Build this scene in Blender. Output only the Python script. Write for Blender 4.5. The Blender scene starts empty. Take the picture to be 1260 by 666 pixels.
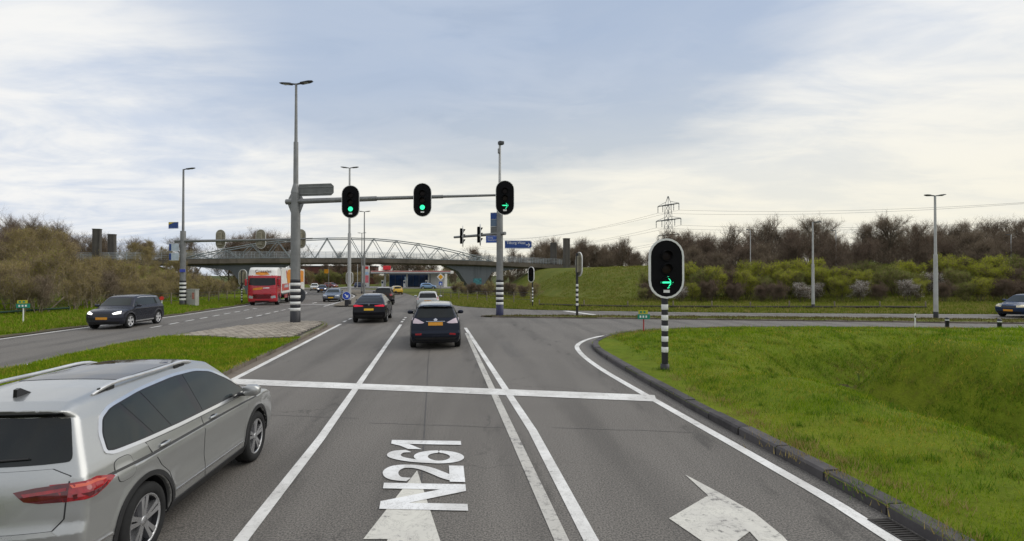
import bpy, bmesh, math, random
import numpy as np
from mathutils import Vector, Matrix, geometry
from mathutils.bvhtree import BVHTree

PI = math.pi
R = math.radians
scene = bpy.context.scene
COL = scene.collection
rng = np.random.default_rng(7)
random.seed(7)

# ------------------------------------------------------------------ camera
CAM_H = 2.70
cam_data = bpy.data.cameras.new('camera')
cam_data.sensor_width = 36.0
cam_data.lens = 36.0 * 650.0 / 1260.0
cam_data.clip_start = 0.1
cam_data.clip_end = 6000.0
cam = bpy.data.objects.new('camera', cam_data)
COL.objects.link(cam)
cam.location = (0, 0, CAM_H)
cam.rotation_euler = (R(90.53), 0, 0)
scene.camera = cam

# ------------------------------------------------------------------ sky
SUN_EL, SUN_AZ = 46.0, 78.0          # azimuth clockwise from +Y (veiled sun, off to the right)
world = bpy.data.worlds.new('World')
scene.world = world
world.use_nodes = True
nt = world.node_tree
nt.nodes.clear()
def wn(t, **kw):
    n = nt.nodes.new(t)
    for k, v in kw.items():
        setattr(n, k, v)
    return n
def wl(a, b):
    nt.links.new(a, b)
def wmath(op, a, b=None, c=None, clamp=False):
    n = wn('ShaderNodeMath', operation=op, use_clamp=clamp)
    for i, v in enumerate((a, b, c)):
        if v is None: continue
        if isinstance(v, (int, float)): n.inputs[i].default_value = v
        else: wl(v, n.inputs[i])
    return n.outputs[0]
def wmix(f, a, b):
    n = wn('ShaderNodeMix', data_type='RGBA')
    for s, v in ((n.inputs[0], f), (n.inputs[6], a), (n.inputs[7], b)):
        if isinstance(v, (int, float)): s.default_value = v
        elif isinstance(v, tuple): s.default_value = (*v, 1.0)
        else: wl(v, s)
    return n.outputs[2]
def wramp(f, lo, hi):
    n = wn('ShaderNodeMapRange', interpolation_type='SMOOTHSTEP')
    wl(f, n.inputs[0]); n.inputs[1].default_value = lo; n.inputs[2].default_value = hi
    return n.outputs[0]
w_out = wn('ShaderNodeOutputWorld')
w_bg = wn('ShaderNodeBackground')
w_bg.inputs['Strength'].default_value = 0.10
sky = wn('ShaderNodeTexSky', sky_type='NISHITA')
sky.sun_disc = False
sky.sun_elevation = R(SUN_EL)
sky.sun_rotation = R(SUN_AZ)
sky.air_density = 1.2
sky.dust_density = 2.5
w_tc = wn('ShaderNodeTexCoord')
w_sep = wn('ShaderNodeSeparateXYZ')
wl(w_tc.outputs['Generated'], w_sep.inputs[0])
dz = wmath('MAXIMUM', w_sep.outputs[2], 0.0)
den = wmath('ADD', dz, 0.13)
cx = wmath('DIVIDE', w_sep.outputs[0], den)
cy = wmath('DIVIDE', w_sep.outputs[1], den)
w_comb = wn('ShaderNodeCombineXYZ')
wl(cx, w_comb.inputs[0]); wl(cy, w_comb.inputs[1])
def wnoise(scale, detail, rough, mapping=None, dist=0.0):
    n = wn('ShaderNodeTexNoise', noise_dimensions='3D')
    n.inputs['Scale'].default_value = scale
    n.inputs['Detail'].default_value = detail
    n.inputs['Roughness'].default_value = rough
    n.inputs['Distortion'].default_value = dist
    src = w_comb.outputs[0]
    if mapping:
        m = wn('ShaderNodeMapping')
        m.inputs['Location'].default_value = mapping[0]
        m.inputs['Rotation'].default_value = (0, 0, mapping[1])
        m.inputs['Scale'].default_value = mapping[2]
        wl(src, m.inputs[0]); src = m.outputs[0]
    wl(src, n.inputs['Vector'])
    return n.outputs[0]
big = wnoise(0.42, 5, 0.55, ((3.1, 1.7, 0), 0.5, (1, 1, 1)), 0.4)
streak = wnoise(0.9, 6, 0.6, ((0.3, 5.2, 0), R(24), (0.6, 1.35, 1)), 0.7)
fine = wnoise(2.6, 5, 0.6, ((7.3, 2.2, 0), R(15), (0.75, 1.25, 1)), 0.6)
# the broad grey bank of cloud that lies ahead, its edge broken up by the noise
bank = wn('ShaderNodeVectorMath', operation='SUBTRACT')
wl(w_comb.outputs[0], bank.inputs[0]); bank.inputs[1].default_value = (-0.10, 1.75, 0)
bank2 = wn('ShaderNodeVectorMath', operation='MULTIPLY')
wl(bank.outputs[0], bank2.inputs[0]); bank2.inputs[1].default_value = (0.95, 0.68, 0)
bank3 = wn('ShaderNodeVectorMath', operation='LENGTH')
wl(bank2.outputs[0], bank3.inputs[0])
bd = wmath('ADD', bank3.outputs['Value'], wmath('MULTIPLY', wmath('SUBTRACT', big, 0.5), 1.9))
bd = wmath('ADD', bd, wmath('MULTIPLY', wmath('SUBTRACT', streak, 0.5), 0.9))
bank_f = wmath('SUBTRACT', 1.0, wramp(bd, 0.45, 1.35))
light_f = wmath('ADD', wmath('MULTIPLY', streak, 0.65), wmath('MULTIPLY', fine, 0.45))
cloud = wmix(wramp(light_f, 0.40, 0.68), (5.6, 6.2, 7.2), (8.15, 8.15, 8.05))
cloud = wmix(wmath('MULTIPLY', bank_f, 0.85), cloud, (3.55, 4.4, 5.85))
# thin veil warms towards the horizon, on the side of the sun
warm = wmath('MULTIPLY', wmath('SUBTRACT', 1.0, wramp(w_sep.outputs[2], 0.02, 0.42)),
             wramp(wmath('ADD', wmath('MULTIPLY', w_sep.outputs[0], math.sin(R(25))),
                         wmath('MULTIPLY', w_sep.outputs[1], math.cos(R(25)))), 0.45, 1.0))
cloud = wmix(wmath('MULTIPLY', warm, 0.72), cloud, (8.5, 8.0, 6.35))
cover = wramp(wmath('ADD', big, wmath('MULTIPLY', fine, 0.35)), 0.38, 0.62)
cover = wmath('MAXIMUM', wmath('MULTIPLY_ADD', cover, 0.55, 0.45), wmath('MULTIPLY', bank_f, 0.85))
final = wmix(cover, sky.outputs[0], cloud)
wl(final, w_bg.inputs['Color'])
wl(w_bg.outputs[0], w_out.inputs[0])

# ------------------------------------------------------------------ sun behind thin cloud
sun_data = bpy.data.lights.new('sun', 'SUN')
sun_data.energy = 1.5
sun_data.angle = R(65)
sun_data.color = (1.0, 0.955, 0.88)
sun = bpy.data.objects.new('sun', sun_data)
COL.objects.link(sun)
_d = Vector((math.sin(R(SUN_AZ)) * math.cos(R(SUN_EL)), math.cos(R(SUN_AZ)) * math.cos(R(SUN_EL)), math.sin(R(SUN_EL))))
sun.rotation_euler = _d.to_track_quat('Z', 'Y').to_euler()

scene.view_settings.view_transform = 'Standard'
scene.view_settings.look = 'None'
scene.view_settings.gamma = 1.0
scene.view_settings.exposure = 0.18
scene.view_settings.use_curve_mapping = False
scene.render.resolution_x = 1024
scene.render.resolution_y = 541
scene.render.engine = 'CYCLES'

# ------------------------------------------------------------------ materials
def srgb(h):
    h = h.lstrip('#')
    v = [int(h[i:i + 2], 16) / 255.0 for i in (0, 2, 4)]
    return tuple(x / 12.92 if x <= 0.04045 else ((x + 0.055) / 1.055) ** 2.4 for x in v)

MATS = {}
class NT:
    """small helper around one material's node tree"""
    def __init__(self, name):
        self.m = bpy.data.materials.new(name)
        self.m.use_nodes = True
        self.t = self.m.node_tree
        self.b = self.t.nodes['Principled BSDF']
    def n(self, t, **kw):
        x = self.t.nodes.new(t)
        for k, v in kw.items(): setattr(x, k, v)
        return x
    def l(self, a, b): self.t.links.new(a, b)
    def set(self, sock, v):
        if hasattr(v, 'is_output'): self.l(v, sock)
        elif isinstance(v, tuple) and len(v) == 3 and sock.type == 'RGBA': sock.default_value = (*v, 1)
        else: sock.default_value = v
    def coord(self, kind='Object'):
        return self.n('ShaderNodeTexCoord').outputs[kind]
    def geo(self):
        return self.n('ShaderNodeNewGeometry').outputs['Position']
    def mapping(self, src, scale=(1, 1, 1), rot=(0, 0, 0), loc=(0, 0, 0)):
        m = self.n('ShaderNodeMapping')
        self.l(src, m.inputs[0])
        m.inputs['Location'].default_value = loc
        m.inputs['Rotation'].default_value = rot
        m.inputs['Scale'].default_value = scale
        return m.outputs[0]
    def noise(self, src, scale, detail=4, rough=0.55, dist=0.0, out=0):
        n = self.n('ShaderNodeTexNoise')
        self.l(src, n.inputs['Vector'])
        n.inputs['Scale'].default_value = scale
        n.inputs['Detail'].default_value = detail
        n.inputs['Roughness'].default_value = rough
        n.inputs['Distortion'].default_value = dist
        return n.outputs[out]
    def ramp(self, f, lo, hi, a=0.0, b=1.0):
        n = self.n('ShaderNodeMapRange', interpolation_type='SMOOTHSTEP')
        self.l(f, n.inputs[0])
        for i, v in zip((1, 2, 3, 4), (lo, hi, a, b)): n.inputs[i].default_value = v
        return n.outputs[0]
    def mix(self, f, a, b, mode='MIX'):
        n = self.n('ShaderNodeMix', data_type='RGBA', blend_type=mode)
        self.set(n.inputs[0], f); self.set(n.inputs[6], a); self.set(n.inputs[7], b)
        return n.outputs[2]
    def math(self, op, a, b=0.0, c=None):
        n = self.n('ShaderNodeMath', operation=op)
        self.set(n.inputs[0], a); self.set(n.inputs[1], b)
        if c is not None: self.set(n.inputs[2], c)
        return n.outputs[0]
    def bump(self, h, strength=0.3, dist=0.01):
        n = self.n('ShaderNodeBump')
        n.inputs['Strength'].default_value = strength
        n.inputs['Distance'].default_value = dist
        self.l(h, n.inputs['Height'])
        self.l(n.outputs[0], self.b.inputs['Normal'])
    def rand(self):
        return self.n('ShaderNodeObjectInfo').outputs['Random']

def plain(name, col, rough=0.55, metal=0.0, var=0.12, scale=3.0, coat=0.0, spec=0.5, bump=0.0, dirt=0.0, coatr=0.03):
    """painted / plastic / metal surface with faint uneven colour and roughness"""
    if name in MATS: return MATS[name]
    k = NT(name)
    p = k.coord('Object')
    f = k.noise(p, scale, 5, 0.6)
    d = tuple(max(0, c * (1 - var)) for c in col)
    e = tuple(min(1, c * (1 + var)) for c in col)
    c = k.mix(k.ramp(f, 0.3, 0.7), d, e)
    if dirt:
        g = k.noise(k.mapping(p, (1, 1, 0.25)), scale * 2.2, 6, 0.7)
        c = k.mix(k.ramp(g, 0.52, 0.8, 0, dirt), c, (0.10, 0.09, 0.07))
    k.set(k.b.inputs['Base Color'], c)
    k.set(k.b.inputs['Roughness'], k.ramp(f, 0.2, 0.8, max(0.02, rough - 0.06), min(1, rough + 0.08)))
    k.b.inputs['Metallic'].default_value = metal
    k.b.inputs['Specular IOR Level'].default_value = spec
    k.b.inputs['Coat Weight'].default_value = coat
    k.b.inputs['Coat Roughness'].default_value = coatr
    if bump: k.bump(k.noise(p, scale * 12, 4, 0.6), bump, 0.004)
    MATS[name] = k.m
    return k.m

def glow(name, col, strength):
    if name in MATS: return MATS[name]
    k = NT(name)
    k.set(k.b.inputs['Base Color'], tuple(c * 0.5 for c in col))
    k.set(k.b.inputs['Emission Color'], col)
    k.b.inputs['Emission Strength'].default_value = strength
    MATS[name] = k.m
    return k.m

# ------------------------------------------------------------------ object helpers
def link(o, parent=None):
    COL.objects.link(o)
    if parent is not None: o.parent = parent
    return o
def tag(o, label=None, cat=None, group=None, kind=None):
    if label: o['label'] = label
    if cat: o['category'] = cat
    if group: o['group'] = group
    if kind: o['kind'] = kind
    return o
def empty(name, loc=(0, 0, 0), rz=0.0, label=None, cat=None, group=None):
    o = bpy.data.objects.new(name, None)
    o.empty_display_size = 0.2
    link(o)
    o.location = loc
    o.rotation_euler = (0, 0, rz)
    return tag(o, label, cat, group)
def kids(o):
    return [c for c in COL.objects if c.parent == o]
def copy_tree(o, loc=None, rz=None, label=None, parent=None, scale=None):
    c = o.copy()
    link(c)
    c.parent = parent
    if loc is not None: c.location = loc
    if rz is not None: c.rotation_euler = (0, 0, rz)
    if scale is not None: c.scale = scale
    if label: c['label'] = label
    for ch in o.children:
        copy_tree(ch, parent=c)
    return c

class MB:
    """collects shapes and links them as ONE mesh object"""
    def __init__(self):
        self.v, self.f, self.m, self.s = [], [], [], []
    def add(self, verts, faces, mi=0, smooth=False):
        o = len(self.v)
        self.v.extend(verts)
        self.f.extend([tuple(i + o for i in f) for f in faces])
        self.m.extend([mi] * len(faces))
        self.s.extend([smooth] * len(faces))
        return self
    def box(self, c, s, rz=0.0, mi=0, ch=0.0):
        hx, hy, hz = s[0] / 2, s[1] / 2, s[2] / 2
        ca, sa = math.cos(rz), math.sin(rz)
        if ch > 0:
            ch = min(ch, hx * .9, hy * .9, hz * .9)
            vs, idx = [], {}
            for sx in (-1, 1):
                for sy in (-1, 1):
                    for sz in (-1, 1):
                        for ax in range(3):
                            h = [hx - ch, hy - ch, hz - ch]
                            h[ax] += ch
                            idx[(sx, sy, sz, ax)] = len(vs)
                            vs.append((sx * h[0], sy * h[1], sz * h[2]))
            fs = []
            S = (-1, 1)
            for a in S:
                fs.append([idx[(a, -1, -1, 0)], idx[(a, 1, -1, 0)], idx[(a, 1, 1, 0)], idx[(a, -1, 1, 0)]][::a])
                fs.append([idx[(-1, a, -1, 1)], idx[(-1, a, 1, 1)], idx[(1, a, 1, 1)], idx[(1, a, -1, 1)]][::a])
                fs.append([idx[(-1, -1, a, 2)], idx[(1, -1, a, 2)], idx[(1, 1, a, 2)], idx[(-1, 1, a, 2)]][::a])
            for a in S:
                for b in S:
                    fs.append([idx[(a, b, -1, 0)], idx[(a, b, -1, 1)], idx[(a, b, 1, 1)], idx[(a, b, 1, 0)]][::a * b])
                    fs.append([idx[(a, -1, b, 0)], idx[(a, 1, b, 0)], idx[(a, 1, b, 2)], idx[(a, -1, b, 2)]][::a * b])
                    fs.append([idx[(-1, a, b, 1)], idx[(-1, a, b, 2)], idx[(1, a, b, 2)], idx[(1, a, b, 1)]][::a * b])
                    for c_ in S:
                        fs.append([idx[(a, b, c_, 0)], idx[(a, b, c_, 1)], idx[(a, b, c_, 2)]][::a * b * c_])
        else:
            vs = [(x, y, z) for x in (-hx, hx) for y in (-hy, hy) for z in (-hz, hz)]
            fs = [(0, 1, 3, 2), (4, 6, 7, 5), (0, 4, 5, 1), (2, 3, 7, 6), (0, 2, 6, 4), (1, 5, 7, 3)]
        vs = [(c[0] + x * ca - y * sa, c[1] + x * sa + y * ca, c[2] + z) for x, y, z in vs]
        return self.add(vs, fs, mi)
    def tube(self, pts, rad, n=8, mi=0, cap=True, smooth=True):
        pts = [Vector(p) for p in pts]
        if not isinstance(rad, (list, tuple)): rad = [rad] * len(pts)
        rings = []
        up = None
        vs = []
        for i, p in enumerate(pts):
            if i == 0: t = pts[1] - p
            elif i == len(pts) - 1: t = p - pts[i - 1]
            else: t = (pts[i + 1] - p).normalized() + (p - pts[i - 1]).normalized()
            t = t.normalized()
            if up is None:
                a = Vector((0, 0, 1)) if abs(t.z) < 0.9 else Vector((1, 0, 0))
                up = (a - t * a.dot(t)).normalized()
            else:
                up = (up - t * up.dot(t)).normalized()
            s = t.cross(up)
            for k in range(n):
                q = 2 * PI * k / n
                vs.append(tuple(p + (up * math.cos(q) + s * math.sin(q)) * rad[i]))
        fs = []
        for i in range(len(pts) - 1):
            for k in range(n):
                a, b = i * n + k, i * n + (k + 1) % n
                fs.append((a, a + n, b + n, b))
        self.add(vs, fs, mi, smooth)
        if cap:
            m = len(pts) - 1
            self.add(vs[:n], [tuple(range(n))], mi)
            self.add(vs[m * n:], [tuple(range(n - 1, -1, -1))], mi)
        return self
    def lathe(self, prof, c=(0, 0, 0), axis='Z', n=24, mi=0, smooth=True):
        """prof: (radius, height) pairs turned round an axis through c"""
        vs = []
        for r, h in prof:
            for k in range(n):
                q = 2 * PI * k / n
                a, b = r * math.cos(q), r * math.sin(q)
                p = {'Z': (a, b, h), 'Y': (b, h, a), 'X': (h, a, b)}[axis]
                vs.append((c[0] + p[0], c[1] + p[1], c[2] + p[2]))
        fs = []
        for i in range(len(prof) - 1):
            for k in range(n):
                a, b = i * n + k, i * n + (k + 1) % n
                fs.append((a, b, b + n, a + n))
        return self.add(vs, fs, mi, smooth)
    def prism(self, out, d0, d1, plane='XY', mi=0, c=(0, 0, 0)):
        """outline (2d) swept from d0 to d1 along the plane's normal"""
        n = len(out)
        def P(a, b, d):
            p = {'XY': (a, b, d), 'XZ': (a, d, b), 'YZ': (d, a, b)}[plane]
            return (p[0] + c[0], p[1] + c[1], p[2] + c[2])
        lo = [P(a, b, d0) for a, b in out]
        hi = [P(a, b, d1) for a, b in out]
        self.add(lo, [tuple(range(n - 1, -1, -1))], mi)
        self.add(hi, [tuple(range(n))], mi)
        self.add(lo + hi, [(i, (i + 1) % n, n + (i + 1) % n, n + i) for i in range(n)], mi)
        return self
    def ring(self, out, inn, d0, d1, plane='XZ', mi=0, c=(0, 0, 0)):
        """band between two outlines of equal length, with depth"""
        n = len(out)
        def P(a, b, d):
            p = {'XY': (a, b, d), 'XZ': (a, d, b), 'YZ': (d, a, b)}[plane]
            return (p[0] + c[0], p[1] + c[1], p[2] + c[2])
        vs = [P(a, b, d) for d in (d0, d1) for o in (out, inn) for a, b in o]
        fs = []
        for i in range(n):
            j = (i + 1) % n
            fs += [(i, j, n + j, n + i), (2 * n + i, 3 * n + i, 3 * n + j, 2 * n + j),
                   (i, 2 * n + i, 2 * n + j, j), (n + i, n + j, 3 * n + j, 3 * n + i)]
        return self.add(vs, fs, mi)
    def mesh(self, name, mats):
        me = bpy.data.meshes.new(name)
        me.from_pydata([tuple(v) for v in self.v], [], self.f)
        for m in (mats if isinstance(mats, (list, tuple)) else [mats]):
            me.materials.append(m)
        me.polygons.foreach_set('material_index', self.m)
        me.polygons.foreach_set('use_smooth', self.s)
        me.update()
        bm = bmesh.new(); bm.from_mesh(me)
        bmesh.ops.recalc_face_normals(bm, faces=bm.faces)
        bm.to_mesh(me); bm.free()
        return me
    def build(self, name, mats, parent=None, loc=None, rz=None):
        o = bpy.data.objects.new(name, self.mesh(name, mats))
        link(o, parent)
        if loc is not None: o.location = loc
        if rz is not None: o.rotation_euler = (0, 0, rz)
        return o
def place(me, name, parent, loc=(0, 0, 0), rz=0.0):
    o = bpy.data.objects.new(name, me)
    link(o, parent)
    o.location = loc
    o.rotation_euler = (0, 0, rz)
    return o
def stadium(w, h, n=10):
    """upright capsule outline centred on 0,0"""
    r = w / 2
    o = []
    for k in range(n + 1):
        a = PI * k / n
        o.append((r * math.cos(a), h / 2 - r + r * math.sin(a)))
    for k in range(n + 1):
        a = PI + PI * k / n
        o.append((r * math.cos(a), -h / 2 + r + r * math.sin(a)))
    return o
def circle(r, n=20, c=(0, 0)):
    return [(c[0] + r * math.cos(2 * PI * k / n), c[1] + r * math.sin(2 * PI * k / n)) for k in range(n)]
def text_mesh(txt, size, depth=0.0, sx=1.0, align='CENTER'):
    cu = bpy.data.curves.new('lettering', 'FONT')
    cu.body = txt; cu.size = size; cu.align_x = align; cu.align_y = 'CENTER'; cu.extrude = depth
    o = bpy.data.objects.new('lettering', cu)
    COL.objects.link(o)
    dg = bpy.context.evaluated_depsgraph_get()
    dg.update()
    me = bpy.data.meshes.new_from_object(o.evaluated_get(dg))
    bpy.data.objects.remove(o)
    me.name = 'lettering'
    if sx != 1.0:
        me.transform(Matrix.Diagonal((sx, 1, 1, 1)))
    return me
def sstep(a, b, x):
    t = np.clip((np.asarray(x, float) - a) / (b - a), 0, 1)
    return t * t * (3 - 2 * t)
def poly_dist(px, py, line):
    """distance from points to a polyline"""
    d = np.full(np.shape(px), 1e9)
    for (x0, y0), (x1, y1) in zip(line[:-1], line[1:]):
        dx, dy = x1 - x0, y1 - y0
        t = np.clip(((px - x0) * dx + (py - y0) * dy) / (dx * dx + dy * dy), 0, 1)
        d = np.minimum(d, np.hypot(px - x0 - t * dx, py - y0 - t * dy))
    return d
def inside(px, py, poly):
    px = np.asarray(px, float); py = np.asarray(py, float)
    r = np.zeros(px.shape, bool)
    n = len(poly)
    for i in range(n):
        x0, y0 = poly[i]; x1, y1 = poly[(i + 1) % n]
        c = ((y0 > py) != (y1 > py)) & (px < (x1 - x0) * (py - y0) / ((y1 - y0) + 1e-12) + x0)
        r ^= c
    return r
def smooth_line(pts, step=0.5):
    """Catmull-Rom through the points, resampled about every step metres"""
    p = [Vector((*q, 0)) if len(q) == 2 else Vector(q) for q in pts]
    out = []
    for i in range(len(p) - 1):
        a, b, c, d = p[max(i - 1, 0)], p[i], p[i + 1], p[min(i + 2, len(p) - 1)]
        n = max(1, int((c - b).length / step))
        for k in range(n):
            t = k / n
            q = 0.5 * ((2 * b) + (c - a) * t + (2 * a - 5 * b + 4 * c - d) * t * t + (3 * b - a - 3 * c + d) * t ** 3)
            out.append((q.x, q.y))
    out.append((p[-1].x, p[-1].y))
    return out
# ================================================================== ground, roads, kerbs, markings
def g0(x, y):
    """level of the carriageways: the road dips gently towards the bridge"""
    x = np.asarray(x, float); y = np.asarray(y, float)
    return -0.65 * sstep(38, 95, y) + 0 * x
def gz(x, y): return float(g0(x, y))

BANK_R = [(9.5, 109), (15, 100), (25, 88), (45, 80), (90, 74)]
BANK_L = [(-61, 85), (-75, 84), (-110, 78)]
def bank(x, y):
    d = poly_dist(x, y, BANK_R)
    side = np.clip((x - 2) / 10, 0, 1)
    w = 13 + 19 * side
    h = 4.75 * (1 - sstep(2.0, 1, 0) * 0) * (1 - sstep(0, 1, np.clip((d - 2.2) / w, 0, 1)))
    d2 = poly_dist(x, y, BANK_L)
    h2 = 4.6 * (1 - sstep(0, 1, np.clip((d2 - 2.2) / 12, 0, 1)))
    return np.maximum(h, h2)
DITCH_A = [(8.35, 14.7), (8.7, 12.6), (8.9, 9.8), (9.25, 5.5), (9.65, -2), (10.35, -15)]
DITCH_B = [(8.35, 14.7), (10.05, 16.9), (13.85, 19.3), (19.35, 21.0), (39.35, 18.0)]
MOUND = [(9.35, 14.6), (9.6, 12.5), (9.95, 9.5), (10.45, 5), (11.35, -3), (59.35, -3), (44.35, 15.5), (23.35, 18.3), (16.35, 18.2), (12.95, 16.9), (10.75, 15.4)]
def lumps(x, y, a=0.03):
    return a * (np.sin(x * 1.3 + 0.7 * y) * np.sin(y * 1.1 - 0.4 * x + 1) + 0.6 * np.sin(x * 2.9 + 1.7) * np.sin(y * 2.5 + 0.6))
def h_island(x, y):
    x = np.asarray(x, float); y = np.asarray(y, float)
    e = poly_dist(x, y, KERB_R + [])
    z = g0(x, y) + 0.115 + 0.20 * sstep(0.2, 4.0, e) + lumps(x, y, 0.035) * sstep(0.3, 1.5, e)
    da = poly_dist(x, y, DITCH_A); db = poly_dist(x, y, DITCH_B)
    cut = np.maximum(1.10 * np.exp(-(da / 1.05) ** 2), 1.45 * np.exp(-(db / 1.4) ** 2))
    z = z - cut * sstep(0.3, 2.6, e)
    m = np.where(inside(x, y, MOUND), poly_dist(x, y, MOUND + MOUND[:1]), 0.0)
    z = z + 0.72 * sstep(-0.3, 1.3, m) * (m > 0) + lumps(x * 1.3 + 2, y * 1.4, 0.05) * sstep(0, 1.5, m)
    return z
def h_median(x, y):
    e = poly_dist(x, y, MEDIAN + MEDIAN[:1])
    return g0(x, y) + 0.115 + 0.05 * sstep(0.2, 2.0, e) + lumps(x, y, 0.02) * sstep(0.2, 1.0, e) * sstep(22.2, 20.8, y)
def h_left(x, y):
    e = poly_dist(x, y, LEFT_EDGE)
    z = g0(x, y) + 0.012 + 0.16 * sstep(0.5, 3.5, e) + lumps(x, y, 0.04) * sstep(0.6, 3, e)
    return z + 0.5 * sstep(10, 30, e) + bank(x, y) * sstep(0.5, 5, e)
def h_right(x, y):
    e = poly_dist(x, y, RIGHT_EDGE)
    z = g0(x, y) + 0.02 + 0.04 * sstep(0.3, 3, e) + lumps(x, y, 0.03) * sstep(0.4, 3, e)
    return z + bank(x, y) * sstep(0.3, 6, e)
def h_strip(x, y):
    e = poly_dist(x, y, STRIP + STRIP[:1])
    return g0(x, y) + 0.075 + 0.03 * sstep(0.15, 0.9, e) + lumps(x, y, 0.012) * sstep(0.1, .6, e)
def h_far(x, y):
    e = poly_dist(x, y, FARMED + FARMED[:1])
    return g0(x, y) + 0.10 + 0.06 * sstep(0.15, 0.9, e)

KERB_R = smooth_line([(3.3, -14), (4.1, -4), (4.32, 2), (4.25, 5.4), (3.95, 7.95), (3.62, 10.5), (3.38, 12.8), (3.18, 15.0), (3.0, 17.4), (2.98, 19.4),
                      (3.25, 21.0), (4.3, 23.2), (6.2, 24.95), (9.2, 26.2), (13, 26.75), (18, 26.5), (24.65, 25.5), (45, 22), (100, 12)], 0.5)
ISLAND = KERB_R + [(100, -14)]
MED_R = [(-3.4, -14), (-5.85, 2), (-7.66, 13.9), (-8.22, 17.9), (-8.76, 21.7), (-9.5, 26.6), (-9.95, 28.5), (-10.4, 29.4)]
MEDIAN = smooth_line(MED_R, 0.6) + smooth_line([(-11.0, 29.8), (-12.3, 29.7), (-13.4, 28.6), (-14.1, 26.8), (-14.6, 23.7), (-14.7, 20.6), (-14.35, 17.2), (-14.0, 15.2), (-12.5, 5), (-10.2, -14)], 0.6)
LEFT_EDGE = smooth_line([(-19.5, -14), (-21.2, 10), (-22.0, 22.2), (-22.45, 27.4), (-22.95, 37.3), (-24.9, 49), (-27.6, 60), (-32, 76), (-41.5, 105), (-52, 118), (-68, 130), (-95, 142), (-150, 152)], 1.0)
LEFTV = LEFT_EDGE + [(-420, 152), (-420, -14)]
RIGHT_EDGE = smooth_line([(-150, 170), (-80, 155), (-50, 141), (-35, 127), (-25.5, 113), (-20, 99), (-13, 75), (-8.2, 58), (-5.6, 49.5), (-4.0, 46), (-2.0, 43.9), (1.3, 41.9), (4.3, 40.6), (12.9, 38.6), (21.3, 37.5), (35, 36.4), (60, 34), (120, 28)], 1.0)
RIGHTV = RIGHT_EDGE + [(420, 28), (420, 210), (-150, 210)]
STRIP = smooth_line([(-2.05, 34.45), (-1.2, 34.75), (3.7, 34.85), (11.8, 34.1), (23.7, 32.6), (31, 31.6), (60, 28), (120, 20)], 0.8) + \
        smooth_line([(120, 17.6), (60, 25.7), (28.4, 29.35), (21.9, 30.4), (10.8, 32.2), (3.5, 33.3), (-1.3, 34.0)], 0.8)
FARMED = smooth_line([(-15.6, 46.3), (-14.6, 45.9), (-13.7, 46.5), (-14.6, 52), (-17.3, 68), (-21.5, 88), (-29, 108), (-38, 121), (-54, 134), (-85, 147)], 1.0) + \
         smooth_line([(-87, 144), (-63, 134), (-46, 121.5), (-35, 108), (-26.0, 88), (-20.6, 68), (-17.0, 52), (-16.0, 47.5)], 1.0)

def offset_line(line, off):
    P = [Vector(p) for p in line]
    out = []
    for i, p in enumerate(P):
        d = (P[min(i + 1, len(P) - 1)] - P[max(i - 1, 0)]).normalized()
        out.append((p.x + d.y * off, p.y - d.x * off))
    return out
def sheet(name, poly, hf, zones, mat):
    """a ground sheet filling the outline; zones: (x0, x1, y0, y1, spacing) from fine to coarse"""
    pts = [Vector(p[:2]) for p in poly]
    n = len(pts)
    edges = [(i, (i + 1) % n) for i in range(n)]
    taken = []
    for (x0, x1, y0, y1, st) in zones:
        xs, ys = np.meshgrid(np.arange(x0, x1, st), np.arange(y0, y1, st))
        xs = xs.ravel() + rng.uniform(-.2, .2, xs.size) * st
        ys = ys.ravel() + rng.uniform(-.2, .2, ys.size) * st
        ok = inside(xs, ys, poly) & (poly_dist(xs, ys, list(poly) + [poly[0]]) > st * 0.35)
        for (a0, a1, b0, b1, _) in taken:
            ok &= ~((xs > a0) & (xs < a1) & (ys > b0) & (ys < b1))
        taken.append((x0, x1, y0, y1, st))
        pts += [Vector((a, b)) for a, b in zip(xs[ok], ys[ok])]
    v, e, f, *_ = geometry.delaunay_2d_cdt(pts, edges, [], 1, 1e-4)
    xy = np.array([(p.x, p.y) for p in v])
    z = hf(xy[:, 0], xy[:, 1])
    me = bpy.data.meshes.new(name)
    me.from_pydata([(a, b, c) for (a, b), c in zip(xy, z)], [], [tuple(q) for q in f])
    me.materials.append(mat)
    me.polygons.foreach_set('use_smooth', [True] * len(me.polygons))
    me.update()
    if len(me.polygons) and me.polygons[0].normal.z < 0: me.flip_normals()
    o = bpy.data.objects.new(name, me)
    link(o)
    tag(o, kind='structure')
    return o

# ---- ground materials
def grass_soil(name, g1, g2, soil, soil_amt=0.5):
    k = NT(name)
    p = k.geo()
    a = k.noise(p, 0.35, 5, 0.6, 0.5)
    b = k.noise(p, 3.0, 6, 0.65)
    c = k.noise(p, 22.0, 4, 0.7)
    col = k.mix(k.ramp(a, 0.35, 0.65), g1, g2)
    col = k.mix(k.ramp(b, 0.35, 0.75, 0, 0.65), col, tuple(x * 0.5 for x in g1))
    col = k.mix(k.ramp(k.math('ADD', k.math('MULTIPLY', a, 0.4), k.math('MULTIPLY', b, 0.6)), 0.55, 0.7, 0, soil_amt), col, soil)
    col = k.mix(k.ramp(c, 0.3, 0.8, 0, 0.5), col, tuple(x * 0.55 for x in g2))
    k.set(k.b.inputs['Base Color'], col)
    k.b.inputs['Roughness'].default_value = 0.95
    k.b.inputs['Specular IOR Level'].default_value = 0.1
    k.bump(k.math('ADD', b, c), 0.6, 0.06)
    return k.m
M_GRASS = grass_soil('short_grass', (0.120, 0.175, 0.010), (0.170, 0.205, 0.016), (0.190, 0.150, 0.04), 0.5)
M_BANKG = grass_soil('bank_grass', (0.105, 0.130, 0.020), (0.155, 0.165, 0.032), (0.165, 0.125, 0.055), 0.8)
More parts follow.
